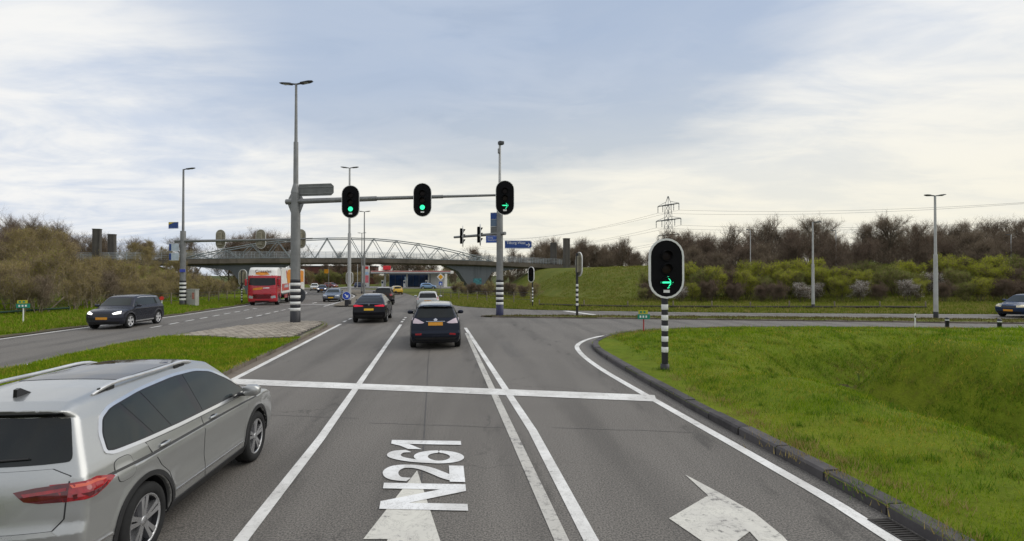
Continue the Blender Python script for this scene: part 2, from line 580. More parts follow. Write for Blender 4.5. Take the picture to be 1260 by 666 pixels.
M_FIELD = grass_soil('field', (0.07, 0.085, 0.025), (0.09, 0.10, 0.03), (0.09, 0.075, 0.045), 0.6)
def asphalt(name, c0, c1, rot=R(8.2)):
    k = NT(name)
    p = k.geo()
    fine = k.noise(p, 48.0, 5, 0.8)
    grit = k.n('ShaderNodeTexVoronoi'); k.l(p, grit.inputs['Vector']); grit.inputs['Scale'].default_value = 150.0
    blot = k.noise(p, 0.22, 6, 0.6, 0.6)
    wheel = k.noise(k.mapping(p, (1.1, 0.035, 1), (0, 0, -rot)), 1.0, 4, 0.5)
    streak = k.noise(k.mapping(p, (5.0, 0.12, 1), (0, 0, -rot)), 1.0, 5, 0.6)
    col = k.mix(k.ramp(blot, 0.3, 0.7), c0, c1)
    col = k.mix(k.ramp(wheel, 0.44, 0.62, 0, 0.55), col, tuple(x * 0.68 for x in c0))
    col = k.mix(k.ramp(streak, 0.5, 0.8, 0, 0.30), col, tuple(x * 0.6 for x in c0))
    col = k.mix(k.ramp(fine, 0.38, 0.62, 0, 1.0), k.mix(0.55, col, (0.015, 0.015, 0.015)), k.mix(0.30, col, (0.50, 0.46, 0.40)))
    # tyre tracks polished along the lanes, broken up by noise
    sp = k.n('ShaderNodeSeparateXYZ'); k.l(p, sp.inputs[0])
    u = k.math('ADD', sp.outputs[0], k.math('MULTIPLY', sp.outputs[1], 0.143))
    tr_ = k.math('COSINE', k.math('MULTIPLY', k.math('ADD', u, 0.42), 2 * PI / 1.6))
    tr_ = k.math('MULTIPLY', k.ramp(tr_, -0.2, 1.0), k.ramp(k.noise(k.mapping(p, (.7, .1, 1), (0, 0, -rot)), 1.0, 4, .6), .35, .6))
    col = k.mix(k.math('MULTIPLY', tr_, 0.30), col, tuple(x * 0.45 for x in c0))
    drip = k.math('MULTIPLY', k.ramp(k.math('MULTIPLY', k.math('COSINE', k.math('MULTIPLY', k.math('ADD', u, 0.42), 2 * PI / 3.2)), -1.0), .72, 1.0), k.ramp(k.noise(k.mapping(p, (2.5, .5, 1), (0, 0, -rot)), 1.0, 6, .75), .5, .68))
    col = k.mix(k.math('MULTIPLY', drip, 0.5), col, (0.022, 0.02, 0.018))
    spot = k.noise(p, 2.3, 6, 0.8)
    col = k.mix(k.ramp(spot, 0.66, 0.76, 0, 0.45), col, (0.025, 0.023, 0.021))
    # fine cracks and seams
    cr = k.n('ShaderNodeTexVoronoi', feature='DISTANCE_TO_EDGE')
    cr.inputs['Scale'].default_value = 0.22
    k.l(k.mapping(k.n('ShaderNodeVectorMath', operation='ADD').outputs[0], (1, 1, 1)), cr.inputs['Vector'])
    add = [n for n in k.t.nodes if n.bl_idname == 'ShaderNodeVectorMath'][0]
    k.l(p, add.inputs[0])
    k.l(k.noise(p, 1.2, 4, 0.6, 0, out=1), add.inputs[1])
    crack = k.ramp(cr.outputs[0], 0.0, 0.006, 1.0, 0.0)
    col = k.mix(k.math('MULTIPLY', crack, k.ramp(blot, 0.45, 0.6, 0, 0.6)), col, (0.02, 0.019, 0.018))
    k.set(k.b.inputs['Base Color'], col)
    k.set(k.b.inputs['Roughness'], k.ramp(fine, 0.2, 0.8, 0.68, 0.92))
    k.b.inputs['Specular IOR Level'].default_value = 0.35
    k.bump(k.math('ADD', fine, k.math('MULTIPLY', grit.outputs[0], 0.8)), 0.25, 0.004)
    return k.m
M_ASPHALT = asphalt('asphalt', (0.098, 0.089, 0.081), (0.130, 0.119, 0.108))
M_GUTTER = asphalt('gutter_asphalt', (0.085, 0.079, 0.075), (0.105, 0.098, 0.093))
def paint(name, wear, col=(0.74, 0.73, 0.70)):
    k = NT(name)
    p = k.geo()
    a = k.noise(p, 9.0, 8, 0.75)
    b = k.noise(p, 1.1, 5, 0.6)
    c = k.mix(k.ramp(b, 0.35, 0.65, 0, 0.55), col, (0.42, 0.40, 0.37))
    hair = k.noise(k.mapping(p, (1, 1, 1)), 3.0, 7, 0.75, 1.2)
    c = k.mix(k.ramp(hair, 0.485, 0.5, 0, .5), c, k.mix(k.ramp(hair, 0.5, 0.515, 0, 1), (.2, .19, .17), c))
    w = k.math('ADD', k.math('MULTIPLY', a, 0.7), k.math('MULTIPLY', b, 0.3))
    c = k.mix(k.ramp(w, wear, wear + 0.10, 0, 0.85), c, (0.12, 0.112, 0.105))
    k.set(k.b.inputs['Base Color'], c)
    k.b.inputs['Roughness'].default_value = 0.6
    k.bump(a, 0.2, 0.003)
    return k.m
M_PAINT = paint('road_paint', 0.565)
M_PAINT_WORN = paint('worn_road_paint', 0.515, (0.50, 0.48, 0.43))
M_PAINT_ARROW = paint('arrow_paint', 0.53, (0.62, 0.60, 0.53))
M_MAP_LABEL = paint('map_label_white', 0.72, (0.80, 0.80, 0.79))  # white of the map label, not real road paint
def concrete(name, col, dark=0.55, scale=3.0):
    k = NT(name)
    p = k.geo()
    a = k.noise(p, scale, 7, 0.65)
    b = k.noise(p, scale * 14, 4, 0.7)
    s = k.noise(k.mapping(p, (1.6, 1.6, 0.15)), 1.0, 6, 0.65)
    c = k.mix(k.ramp(a, 0.3, 0.75), col, tuple(x * dark for x in col))
    c = k.mix(k.ramp(b, 0.4, 0.8, 0, 0.5), c, tuple(x * 0.6 for x in col))
    c = k.mix(k.ramp(k.rand(), 0, 1, 0, .5), c, tuple(x * 1.5 for x in col))
    c = k.mix(k.ramp(s, 0.5, 0.75, 0, 0.5), c, tuple(x * 0.35 for x in col))
    k.set(k.b.inputs['Base Color'], c)
    k.b.inputs['Roughness'].default_value = 0.9
    k.b.inputs['Specular IOR Level'].default_value = 0.25
    k.bump(k.math('ADD', a, b), 0.4, 0.008)
    return k.m
M_KERB = concrete('kerb_concrete', (0.085, 0.079, 0.080), 0.55, 4.0)
M_KERB2 = concrete('median_kerb_concrete', (0.16, 0.135, 0.11), 0.6, 4.0)
M_PAVER = concrete('grey_paver', (0.30, 0.265, 0.22), 0.6, 2.0)
M_CONC = concrete('bridge_concrete', (0.15, 0.13, 0.105), 0.5, 0.5)
M_PIER = concrete('pier_concrete', (0.115, 0.125, 0.135), 0.7, 0.4)
M_TOWER = concrete('tower_concrete', (0.085, 0.078, 0.07), 0.6, 0.7)

# ---- ground to the horizon, carriageways, verges
def far_ground():
    xs = np.array([-3000, -1500, -800, -420, -200, -100, -50, 0, 50, 100, 200, 420, 800, 1500, 3000.])
    ys = np.array([-600, -200, -60, 0, 40, 60, 80, 100, 150, 200, 400, 800, 1600, 4000.])
    vs = [(x, y, (gz(x, y) - 0.12 if abs(x) > 390 or y > 190 or y < -50 else -2.5)) for y in ys for x in xs]
    n = len(xs)
    fs = [(j * n + i, j * n + i + 1, (j + 1) * n + i + 1, (j + 1) * n + i) for j in range(len(ys) - 1) for i in range(n - 1)]
    o = MB().add(vs, fs, 0, True).build('ground', M_FIELD)
    tag(o, kind='structure')
far_ground()
def road_sheet():
    xs = np.concatenate([np.arange(-160, 2, 3.0), np.arange(2, 30, 0.5), np.arange(30, 124, 4.0)])
    ys = np.concatenate([np.arange(-14, 28, 0.75), np.arange(28, 202, 4.0)])
    X, Y = np.meshgrid(xs, ys)
    n = len(xs)
    deep = inside(X.ravel(), Y.ravel(), ISLAND) & (poly_dist(X.ravel(), Y.ravel(), KERB_R) > 0.15)   # no asphalt under the grass island
    vs = [(x, y, gz(x, y)) for x, y in zip(X.ravel(), Y.ravel())]
    fs = [(j * n + i, j * n + i + 1, (j + 1) * n + i + 1, (j + 1) * n + i) for j in range(len(ys) - 1) for i in range(n - 1)]
    fs = [f for f in fs if not all(deep[list(f)])]
    o = MB().add(vs, fs, 0, True).build('road', M_ASPHALT)
    tag(o, kind='structure')
    return o
road = road_sheet()
sheet('grass_island', ISLAND, h_island, [(3, 26, 3, 27.5, 0.35), (-10, 100, -14, 28, 3.0)], M_GRASS)
DITCH_BED = [(7.6, 14.5), (7.8, 14.0), (8.1, 13.75), (8.65, 14.1), (9.55, 15.2), (10.95, 16.9), (12.25, 17.9), (11.75, 18.3), (10.05, 17.7), (8.65, 16.7), (7.8, 15.6)]
sheet('grass_median', MEDIAN, h_median, [(-16, -4, 5, 31, 0.5), (-16, 0, -14, 31, 1.5)], M_GRASS)
sheet('left_verge', LEFTV, h_left, [(-36, -20, 15, 60, 0.9), (-120, -18, -14, 130, 3.0), (-420, -18, -14, 200, 20)], M_GRASS)
sheet('right_verge', RIGHTV, h_right, [(-12, 46, 34, 60, 0.9), (-90, 120, 28, 150, 2.5), (-150, 420, 28, 210, 20)], M_BANKG)
sheet('road_strip', STRIP, h_strip, [(-3, 50, 22, 36, 0.6), (-3, 120, 15, 36, 2.0)], M_BANKG)
sheet('far_median', FARMED, h_far, [(-90, -10, 44, 150, 2.0)], concrete('median_paving', (.15, .13, .10), .6, 1.5))

sheet('ditch_bed', DITCH_BED, lambda x, y: h_island(x, y) + .008, [(7, 22, 5, 23, .35)], grass_soil('ditch_soil', (.075, .055, .032), (.10, .075, .045), (.05, .04, .028), .7))
# ---- kerb stones, one by one
def kerb_run(name, line, mat, step=1.0, w=0.20, h=0.125, face='right', skip=lambda x, y: False):
    root = empty(name, (line[0][0], line[0][1], 0))
    tag(root, kind='structure')
    P = [Vector((x, y)) for x, y in line]
    acc = [0.0]
    for a, b in zip(P[:-1], P[1:]): acc.append(acc[-1] + (b - a).length)
    def at(s):
        s = min(max(s, 0), acc[-1] - 1e-6)
        i = int(np.searchsorted(acc, s, side='right')) - 1
        i = min(i, len(P) - 2)
        t = (s - acc[i]) / (acc[i + 1] - acc[i])
        d = (P[i + 1] - P[i]).normalized()
        return P[i].lerp(P[i + 1], t), d
    s = 0.0
    sgn = 1 if face == 'right' else -1
    while s < acc[-1] - step * 0.5:
        a, da = at(s + 0.013); b, db = at(s + step - 0.013)
        jog = random.uniform(-.010, .010)
        a = a + Vector((da.y, -da.x)) * jog; b = b + Vector((db.y, -db.x)) * (jog + random.uniform(-.006, .006))
        s += step
        if skip(a.x, a.y): continue
        dzj = random.uniform(-.012, .010)
        vs = []
        for (q, d) in ((a, da), (b, db)):
            nrm = Vector((d.y, -d.x)) * sgn       # towards the carriageway's far side
            z = gz(q.x, q.y)
            for off, hh in ((-0.004, -0.06), (-0.004, h - 0.03), (0.03, h), (w, h), (w, -0.06)):
                o2 = q + nrm * off
                vs.append((o2.x, o2.y, z + hh + (dzj if hh > 0 else 0)))
        n = 5
        fs = [(i, i + 1, n + i + 1, n + i) for i in range(n - 1)] + [(0, 1, 2, 3, 4), (9, 8, 7, 6, 5)]
        o = MB().add(vs, fs, 0).build('kerb_stone', mat, root)
        o.location = (-root.location[0], -root.location[1], 0)
    return root
kerb_run('island_kerb', KERB_R, M_KERB, 1.0, 0.22, 0.14, 'right', lambda x, y: y < 3.0 or x > 32)
kerb_run('median_kerb', smooth_line(MED_R + [(-11.0, 29.8), (-12.3, 29.7), (-13.4, 28.6), (-14.1, 26.8), (-14.55, 23.9)], 0.5), M_KERB2, 1.0, 0.16, 0.125, 'left', lambda x, y: y < 8)
kerb_run('strip_kerb', STRIP, M_KERB2, 1.2, 0.15, 0.085, 'right', lambda x, y: x > 38)

# ---- strips painted or laid on the road
def strip(name, line, w, mat, z=0.008, parent=None, dash=None, dense=1.5):
    L = []
    for a, b in zip(line[:-1], line[1:]):
        n = max(1, int(math.hypot(b[0] - a[0], b[1] - a[1]) / dense))
        L += [(a[0] + (b[0] - a[0]) * k / n, a[1] + (b[1] - a[1]) * k / n) for k in range(n)]
    L.append(tuple(line[-1]))
    A = offset_line(L, w / 2); B = offset_line(L, -w / 2)
    vs = [(x, y, gz(x, y) + z) for x, y in A] + [(x, y, gz(x, y) + z) for x, y in B]
    n = len(L)
    fs = [(i, i + 1, n + i + 1, n + i) for i in range(n - 1)]
    return MB().add(vs, fs).build(name, mat, parent or road)
def dashes(p0, p1, on, off, w, mat=M_PAINT):
    d = Vector(p1) - Vector(p0)
    L = d.length; d.normalize()
    s = 0.0
    while s + on * 0.6 < L:
        a = Vector(p0) + d * s; b = Vector(p0) + d * min(s + on, L)
        strip('lane_dash', [tuple(a), tuple(b)], w, mat)
        s += on + off
strip('gutter', offset_line([p for p in KERB_R if p[1] > -10 and p[0] < 9], -0.12), 0.24, M_GUTTER, 0.004)
strip('gutter', offset_line(smooth_line(MED_R[:-1], 0.6), 0.20), 0.38, M_KERB2, 0.004)
strip('dirt_edge', offset_line([p for p in LEFT_EDGE if 12 < p[1] < 66], -.28), .75, grass_soil('verge_dirt', (.11, .095, .06), (.14, .12, .085), (.10, .08, .055), .6), 0.03)
# near approach
strip('stop_line', [(-7.3, 13.48), (-0.1, 12.2), (3.15, 11.6)], 0.62, M_PAINT, 0.010)
strip('lane_line', [(-0.7, -8), (-2.76, 5.43), (-3.16, 8.73), (-6.1, 29.0)], 0.15, M_PAINT)
strip('lane_line', [(2.3, -8), (0.5, 5.43), (-2.13, 24.7)], 0.15, M_PAINT_WORN)
strip('lane_line', [(2.6, -8), (0.80, 5.43), (0.36, 9.19), (-2.40, 27.2)], 0.155, M_PAINT)
strip('edge_line', smooth_line([(-4.5, -6), (-5.9, 4.6), (-7.20, 13.6), (-8.3, 21.2), (-9.5, 29.3)], 1.0), 0.17, M_PAINT)
strip('edge_line', smooth_line([(3.4, -8), (3.9, 1), (3.88, 5.4), (3.66, 7.5), (3.06, 11.6), (2.55, 15.4), (2.38, 18.6), (2.62, 20.8), (3.75, 23.2), (6.1, 25.5), (8.6, 26.6), (13, 27.4), (18, 27.15), (25, 26.1), (45, 22.7), (90, 14)], 0.6), 0.17, M_PAINT)
dashes((-9.75, 30.6), (-10.4, 35.5), 0.9, 0.9, 0.14)
dashes((-6.35, 30.4), (-7.0, 35.2), 0.7, 0.8, 0.14)
dashes((-12.0, 47.5), (-19.0, 84), 3, 6, 0.14)
dashes((-19.0, 84), (-25.5, 106), 3, 6, 0.14)
# oncoming carriageway
strip('edge_line', smooth_line([(-19.2, -14), (-20.8, 10), (-21.6, 22.2), (-22.0, 27.4), (-22.5, 37.3), (-24.4, 49), (-27.1, 60), (-31.5, 76), (-40.9, 105), (-51.5, 118), (-67.5, 129.5)], 1.0), 0.16, M_PAINT)
strip('edge_line', smooth_line([(-10.0, -14), (-13.0, 5), (-14.45, 15.2), (-14.9, 17.8)], 1.0), 0.16, M_PAINT)
dashes((-18.6, 27.2), (-21.2, 44.5), 1.1, 0.85, 0.15)
dashes((-16.6, 33.0), (-18.4, 45.0), 1.1, 0.85, 0.15)
strip('stop_line', [(-24.4, 51.6), (-16.9, 50.2)], 0.5, M_PAINT, 0.010)
dashes((-20.0, 53), (-27, 84), 3, 5, 0.14)
strip('edge_line', smooth_line([(-16.6, 46.6), (-17.6, 52), (-21.0, 68), (-26.4, 88), (-35.5, 108), (-46.6, 121.8)], 1.0), 0.15, M_PAINT)
strip('edge_line', smooth_line([(-13.2, 46.8), (-14.1, 52), (-16.8, 68), (-21, 88), (-28.5, 108), (-37.6, 120.7)], 1.0), 0.15, M_PAINT)
# side road
strip('stop_line', [(4.05, 40.1), (6.1, 34.9)], 0.5, M_PAINT, 0.010)
strip('edge_line', offset_line(STRIP[STRIP.index(min(STRIP, key=lambda p: abs(p[0] - 60) + abs(p[1] - 25.7))):], 0.45), 0.14, M_PAINT)
strip('edge_line', [(6.5, 39.6), (12.9, 38.2), (21.3, 37.1), (35, 36.0), (60, 33.6), (110, 28.6)], 0.12, M_PAINT)

M_TAR = plain('tar_seam', (.062, .057, .053), .6, 0, .3, 4)
for a_, b_, w_ in (((-0.62, 3.0), (-5.2, 34.0), .016), ((-5.9, 10.4), (-2.9, 10.0), .012), ((-2.6, 9.7), (0.0, 9.35), .012), ((.7, 9.4), (3.1, 9.1), .012), ((-9.0, 31.5), (9.0, 29.0), .05)):
    n_ = 12
    strip('tar_seam', smooth_line([(a_[0] + (b_[0] - a_[0]) * i / n_ + random.uniform(-.02, .02), a_[1] + (b_[1] - a_[1]) * i / n_ + random.uniform(-.02, .02)) for i in range(n_ + 1)], .4), w_, M_TAR, 0.0045)
for q_ in ((-8.0, 15.5, 3.2, 1.1), (0.2, 17.5, 1.0, 4.0)):
    strip('asphalt_patch', [(q_[0], q_[1]), (q_[0] - .143 * q_[3], q_[1] + q_[3])], q_[2] * .5, M_GUTTER, 0.0035)
def road_poly(name, pts, mat, z, parent=road):
    n = len(pts)
    f = geometry.delaunay_2d_cdt([Vector(p) for p in pts], [(i, (i + 1) % n) for i in range(n)], [], 1, 1e-5)
    o = MB().add([(p.x, p.y, gz(p.x, p.y) + z) for p in f[0]], [tuple(q) for q in f[2]]).build(name, mat, parent)
    return o
road_poly('straight_arrow', [(-1.31, 7.32), (-1.52, 5.42), (-1.27, 5.42), (-1.02, 2.6), (-0.80, 2.6), (-0.98, 5.38), (-0.72, 5.36)], M_PAINT_ARROW, 0.008)
road_poly('right_arrow', [(2.34, 7.17), (2.58, 6.55), (2.75, 6.02), (2.80, 5.5), (2.76, 4.9), (2.70, 2.2), (2.45, 2.2), (2.50, 5.58), (2.28, 5.38), (2.05, 5.05), (1.74, 5.88), (2.40, 6.49)], M_PAINT_ARROW, 0.008)
def ribbon(pts, w, step=0.02):
    """flat stroke of even width along a smooth line, as vertices and quads"""
    L = smooth_line(pts, step)
    A = offset_line(L, w / 2); B = offset_line(L, -w / 2)
    n = len(L)
    return A + B, [(i, i + 1, n + i + 1, n + i) for i in range(n - 1)]
def map_label():  # map service's road label, built as if painted on the asphalt
    """the digits, drawn along u (reading direction) and w (up), both 0..1 per character"""
    glyphs = []
    q = 0.235
    glyphs.append((0.00, 0.30, [([(0, 0), (q, 0), (q, 1), (0, 1)], [(0, 1, 2, 3)]),
                                ([(1 - q, 0), (1, 0), (1, 1), (1 - q, 1)], [(0, 1, 2, 3)]),
                                ([(0, 1), (q * 1.15, 1), (1, 0), (1 - q * 1.15, 0)], [(0, 1, 2, 3)])]))
    two = ribbon([(0.10, 0.70), (0.16, 0.86), (0.36, 0.93), (0.62, 0.93), (0.85, 0.84), (0.89, 0.66), (0.78, 0.50), (0.52, 0.34), (0.26, 0.20), (0.12, 0.06)], 0.20)
    glyphs.append((0.325, 0.565, [two, ([(0.02, 0), (0.98, 0), (0.98, 0.19), (0.02, 0.19)], [(0, 1, 2, 3)])]))
    bowl = [(0.5 + 0.39 * math.cos(t), 0.32 + 0.245 * math.sin(t)) for t in np.linspace(0, 2 * PI, 25)]
    hook = ribbon([(0.90, 0.74), (0.82, 0.88), (0.58, 0.935), (0.36, 0.87), (0.18, 0.66), (0.105, 0.38), (0.11, 0.30)], 0.19)
    glyphs.append((0.59, 0.815, [ribbon(bowl, 0.19), hook]))
    glyphs.append((0.865, 1.0, [([(0.42, 0), (1, 0), (1, 1), (0.46, 1)], [(0, 1, 2, 3)]), ([(0.46, 1), (0.44, 0.74), (-0.25, 0.56), (-0.25, 0.75), (0.2, 0.87)], [(0, 1, 2, 3, 4)])]))
    m = MB()
    A = Vector((-0.50, 6.06)); B = Vector((-0.83, 8.60)); T = Vector((-1.03, 0.05))
    lay = 0
    for u0, u1, parts in glyphs:
        for vs, fs in parts:
            lay += 1
            o = []
            for u, w in vs:
                uu = u0 + (u1 - u0) * u
                p = A + (B - A) * uu + T * (w * (1 + 0.10 * uu))
                o.append((p.x, p.y, 0.012 + 0.0005 * (lay % 3)))
            m.add(o, fs)
    m.build('map_label', M_MAP_LABEL, road)
map_label()
# drain grate in the gutter
def drain():
    o = empty('drain_grate', (4.06, 5.62, 0.0), R(5), 'cast iron drain grate in the gutter by the right kerb', 'drain grate')
    m = plain('cast_iron', (0.045, 0.040, 0.036), 0.7, 0.4, 0.3, 8)
    fr = [(-.125, -.24), (.125, -.24), (.125, .24), (-.125, .24)]
    MB().ring(fr, [(a * .84, b * .88) for a, b in fr], 0.0065, 0.016, 'XY').build('frame', m, o)
    for k in range(9):
        MB().box((0, -.19 + k * .0475, 0.011), (.21, .022, .009)).build('bar', m, o)
    MB().box((0, 0, 0.0062), (.21, .43, .002)).build('pit_shade', plain('drain_shade', (.01, .01, .01), .9), o)  # flat black plate painted as the shade below the bars
drain()
# block paving on the median's tip: herringbone-like courses of single pavers
def pavers():
    sx, sy = 0.30, 0.30
    ang = R(9.0)
    ca, sa = math.cos(ang), math.sin(ang)
    tile = [(-14.35, 22.2), (-12.3, 21.7), (-10.3, 20.9), (-9.0, 22.2), (-9.25, 23.6), (-9.7, 26.6), (-10.15, 28.5), (-10.6, 29.35), (-11.0, 29.6), (-12.25, 29.5), (-13.2, 28.45), (-13.9, 26.7), (-14.4, 23.9)]
    root = empty('paved_tip', (-12, 26, 0))
    tag(root, kind='structure')
    bed = sheet('paving_bed', tile, lambda x, y: h_median(x, y) + 0.006, [(-15, -9, 22, 30, 0.6)], plain('paving_sand', (.035, .03, .022), .95))
    del bed['kind']
    bed.name = 'joint_bed'; bed.parent = root; bed.location = (12, -26, 0)
    proto = MB().box((0, 0, 0), (0.245, 0.245, 0.05), 0, 0, 0.012).mesh('paver', M_PAVER)
    stuff = MB()
    spots = []
    for j in range(-18, 17):
        for i in range(-20, 21):
            u = (i + (0.5 if j % 2 else 0)) * sx; v = j * sy
            x = -12 + u * ca - v * sa; y = 26 + u * sa + v * ca
            if inside(x, y, tile) and poly_dist(np.array(x), np.array(y), tile + tile[:1]) > 0.13:
                spots.append((x, y))
    spots.sort(key=lambda p: p[1])
    for n, (x, y) in enumerate(spots):
        z = float(h_median(x, y)) + 0.030 + random.uniform(-.006, .006)
        if n < 290:
            o = place(proto, 'paver', root, (x + 12, y - 26, z), ang)
        else:
            stuff.box((x + 12, y - 26, z), (0.245, 0.245, 0.05), ang, 0, 0.012)
    o = stuff.build('paver_field', M_PAVER, root)
    o['kind'] = 'stuff'
pavers()
# ================================================================== signals, masts, lamps, signs
M_GALV = plain('galvanised_steel', (0.22, 0.222, 0.218), 0.5, 0.55, 0.15, 2.0, dirt=0.25)
M_GALVL = plain('pale_galvanised_steel', (0.42, 0.42, 0.41), 0.5, 0.4, 0.12, 2.0, dirt=0.2)
M_DARKST = plain('dark_steel', (0.05, 0.052, 0.055), 0.5, 0.3, 0.2, 3.0)
M_BLACK = plain('signal_black', (0.006, 0.006, 0.007), 0.75, 0, 0.3, 3.0, spec=0.1)
M_BLACKP = plain('pole_black', (0.016, 0.016, 0.020), 0.45, 0, 0.3, 3.0, dirt=0.15)
M_WHITE = plain('band_white', (0.72, 0.72, 0.69), 0.5, 0, 0.08, 4.0, dirt=0.25)
M_RIM = plain('rim_white', (0.66, 0.66, 0.63), 0.5, 0, 0.06, 4.0)
M_BACK = plain('signal_back', (0.24, 0.22, 0.16), 0.6, 0.1, 0.18, 5.0, dirt=0.35)
M_BLUE = plain('sign_blue', (0.006, 0.045, 0.22), 0.4, 0, 0.1, 3.0)
M_SIGNBACK = plain('sign_back', (0.15, 0.155, 0.15), 0.6, 0.3, 0.15, 3.0, dirt=0.3)
M_LETTER = plain('sign_white', (0.75, 0.76, 0.76), 0.5)
M_GREENLIT = glow('green_light', (0.04, 0.95, 0.42), 1.25)
M_LENS = plain('dark_lens', (0.012, 0.008, 0.008), 0.35, 0, 0.2, 6, spec=0.12)
M_AMBER = plain('dark_lens_amber', (0.016, 0.010, 0.006), 0.35, 0, 0.2, 6, spec=0.12)
M_LENSG = plain('dark_lens_green', (0.006, 0.014, 0.012), 0.35, 0, 0.2, 6, spec=0.12)

def capsule_plate(m, w, h, d0, d1, mi=0, c=(0, 0, 0)):
    m.prism(stadium(w, h), d0, d1, 'XZ', mi, c)
def arrow_shape(r):
    """right-pointing arrow as separate bars: shaft + two head bars, in local x,z"""
    t = 0.25 * r
    return [[(-0.85 * r, -t / 2), (0.62 * r, -t / 2), (0.62 * r, t / 2), (-0.85 * r, t / 2)],
            [(0.05 * r, 0.85 * r), (0.32 * r, 0.85 * r), (0.98 * r, 0.0), (0.70 * r, 0.0)],
            [(0.05 * r, -0.85 * r), (0.70 * r, 0.0), (0.98 * r, 0.0), (0.32 * r, -0.85 * r)]]
def signal_parts(root, cz, W=0.90, H=1.68, lit='ball', front=True, y0=0.0, rim=0.05, back_light=False):
    """a three-lamp signal with capsule back board; faces -Y of the root; parts parented to root"""
    out = stadium(W, H); inn = stadium(W - 2 * rim, H - 2 * rim)
    MB().prism(stadium(W - 2 * rim, H - 2 * rim), y0 - 0.02, y0 + 0.02, 'XZ', 0, (0, 0, cz)).build('back_board', M_BLACK, root)
    MB().ring(out, inn, y0 - 0.03, y0 + 0.025, 'XZ', 0, (0, 0, cz)).build('border', M_RIM, root)
    MB().prism(stadium(W - 2 * rim - 0.02, H - 2 * rim - 0.02), y0 + 0.021, y0 + 0.032, 'XZ', 0, (0, 0, cz)).build('board_back', M_BACK, root)
    MB().box((0, y0 + 0.12, cz), (0.34, 0.18, 1.08), 0, 0, 0.03).build('housing', M_BACK if back_light else M_BLACK, root)
    r = 0.125
    for k in range(3):
        z = cz + 0.34 - 0.36 * k
        on = lit and k == 2
        lm = (M_LENS, M_AMBER, M_LENSG)[k]
        if on and lit == 'ball': lm = M_GREENLIT
        lens = MB().lathe([(0.001, -0.030), (r * 0.6, -0.028), (r, -0.021)], (0, y0, z), 'Y', 24).build('lens', lm, root)
        MB().ring(circle(r + 0.018), circle(r), y0 - 0.05, y0 - 0.0205, 'XZ', 0, (0, 0, z)).build('bezel', M_BLACK, lens)
        if on and lit == 'arrow':
            m = MB()
            for i, s in enumerate(arrow_shape(0.185)): m.prism(s, y0 - 0.034 - 0.001 * i, y0 - 0.0305, 'XZ', 0, (0, 0, z))
            m.build('arrow', M_GREENLIT, lens)
        # hood over the lamp
        n = 14
        vs, fs = [], []
        for dpt, rr in ((0.0, r + 0.02), (0.16, r + 0.014)):
            for q in (0.0, 0.012):
                for j in range(n + 1):
                    a = R(-18) + R(216) * j / n
                    dep = dpt * (0.35 + 0.65 * max(0.0, math.sin(a)) ** 0.6)
                    vs.append(((rr + q) * math.cos(a), y0 - 0.021 - dep, z + (rr + q) * math.sin(a)))
        N = n + 1
        for j in range(n):
            fs += [(j, j + 1, 2 * N + j + 1, 2 * N + j), (N + j, 3 * N + j, 3 * N + j + 1, N + j + 1), (2 * N + j, 2 * N + j + 1, 3 * N + j + 1, 3 * N + j)]
        MB().add(vs, fs, 0, True).build('visor', M_BLACK, lens)
    MB().box((0, y0 - 0.026, cz - 0.62), (0.17, 0.008, 0.075)).build('number_plate', M_WHITE, root)
def banded_pole(root, r, z0, z1, zb0, zb1, nb, mat=M_BLACKP, n=16):
    """black pole with white bands, each band a part"""
    MB().tube([(0, 0, z0), (0, 0, z1)], r, n).build('pole', mat, root)
    st = (zb1 - zb0) / (2 * nb - 1)
    for k in range(nb):
        a = zb0 + 2 * k * st
        MB().lathe([(r + .001, a), (r + .004, a + .005), (r + .004, a + st - .005), (r + .001, a + st)], (0, 0, 0), 'Z', n).build('white_band', M_WHITE, root)
def flange(root, r, mat=M_GALV, z=0.0):
    m = MB().lathe([(0.001, z + .03), (r * 1.7, z + .03), (r * 1.75, z + .02), (r * 1.75, z)], (0, 0, 0), 'Z', 16)
    for k in range(4):
        a = PI / 4 + k * PI / 2
        m.tube([(r * 1.4 * math.cos(a), r * 1.4 * math.sin(a), z + .03), (r * 1.4 * math.cos(a), r * 1.4 * math.sin(a), z + .06)], 0.015, 6)
    m.build('base_plate', mat, root)

# --- nearest signal on the grass island
o = empty('traffic_light', (4.19, 14.5, float(h_island(4.19, 14.5))), R(3), 'pole mounted traffic light with green right arrow standing on the grass island', 'traffic light')
banded_pole(o, 0.088, 0, 2.05, 0.47, 1.78, 5)
MB().lathe([(0.088, 0.15), (0.117, 0.14), (0.12, 0.0)], (0, 0, 0), 'Z', 16).build('base_sleeve', M_BLACKP, o)
signal_parts(o, 2.76, 0.97, 1.64, 'arrow', y0=-0.13, rim=0.052)

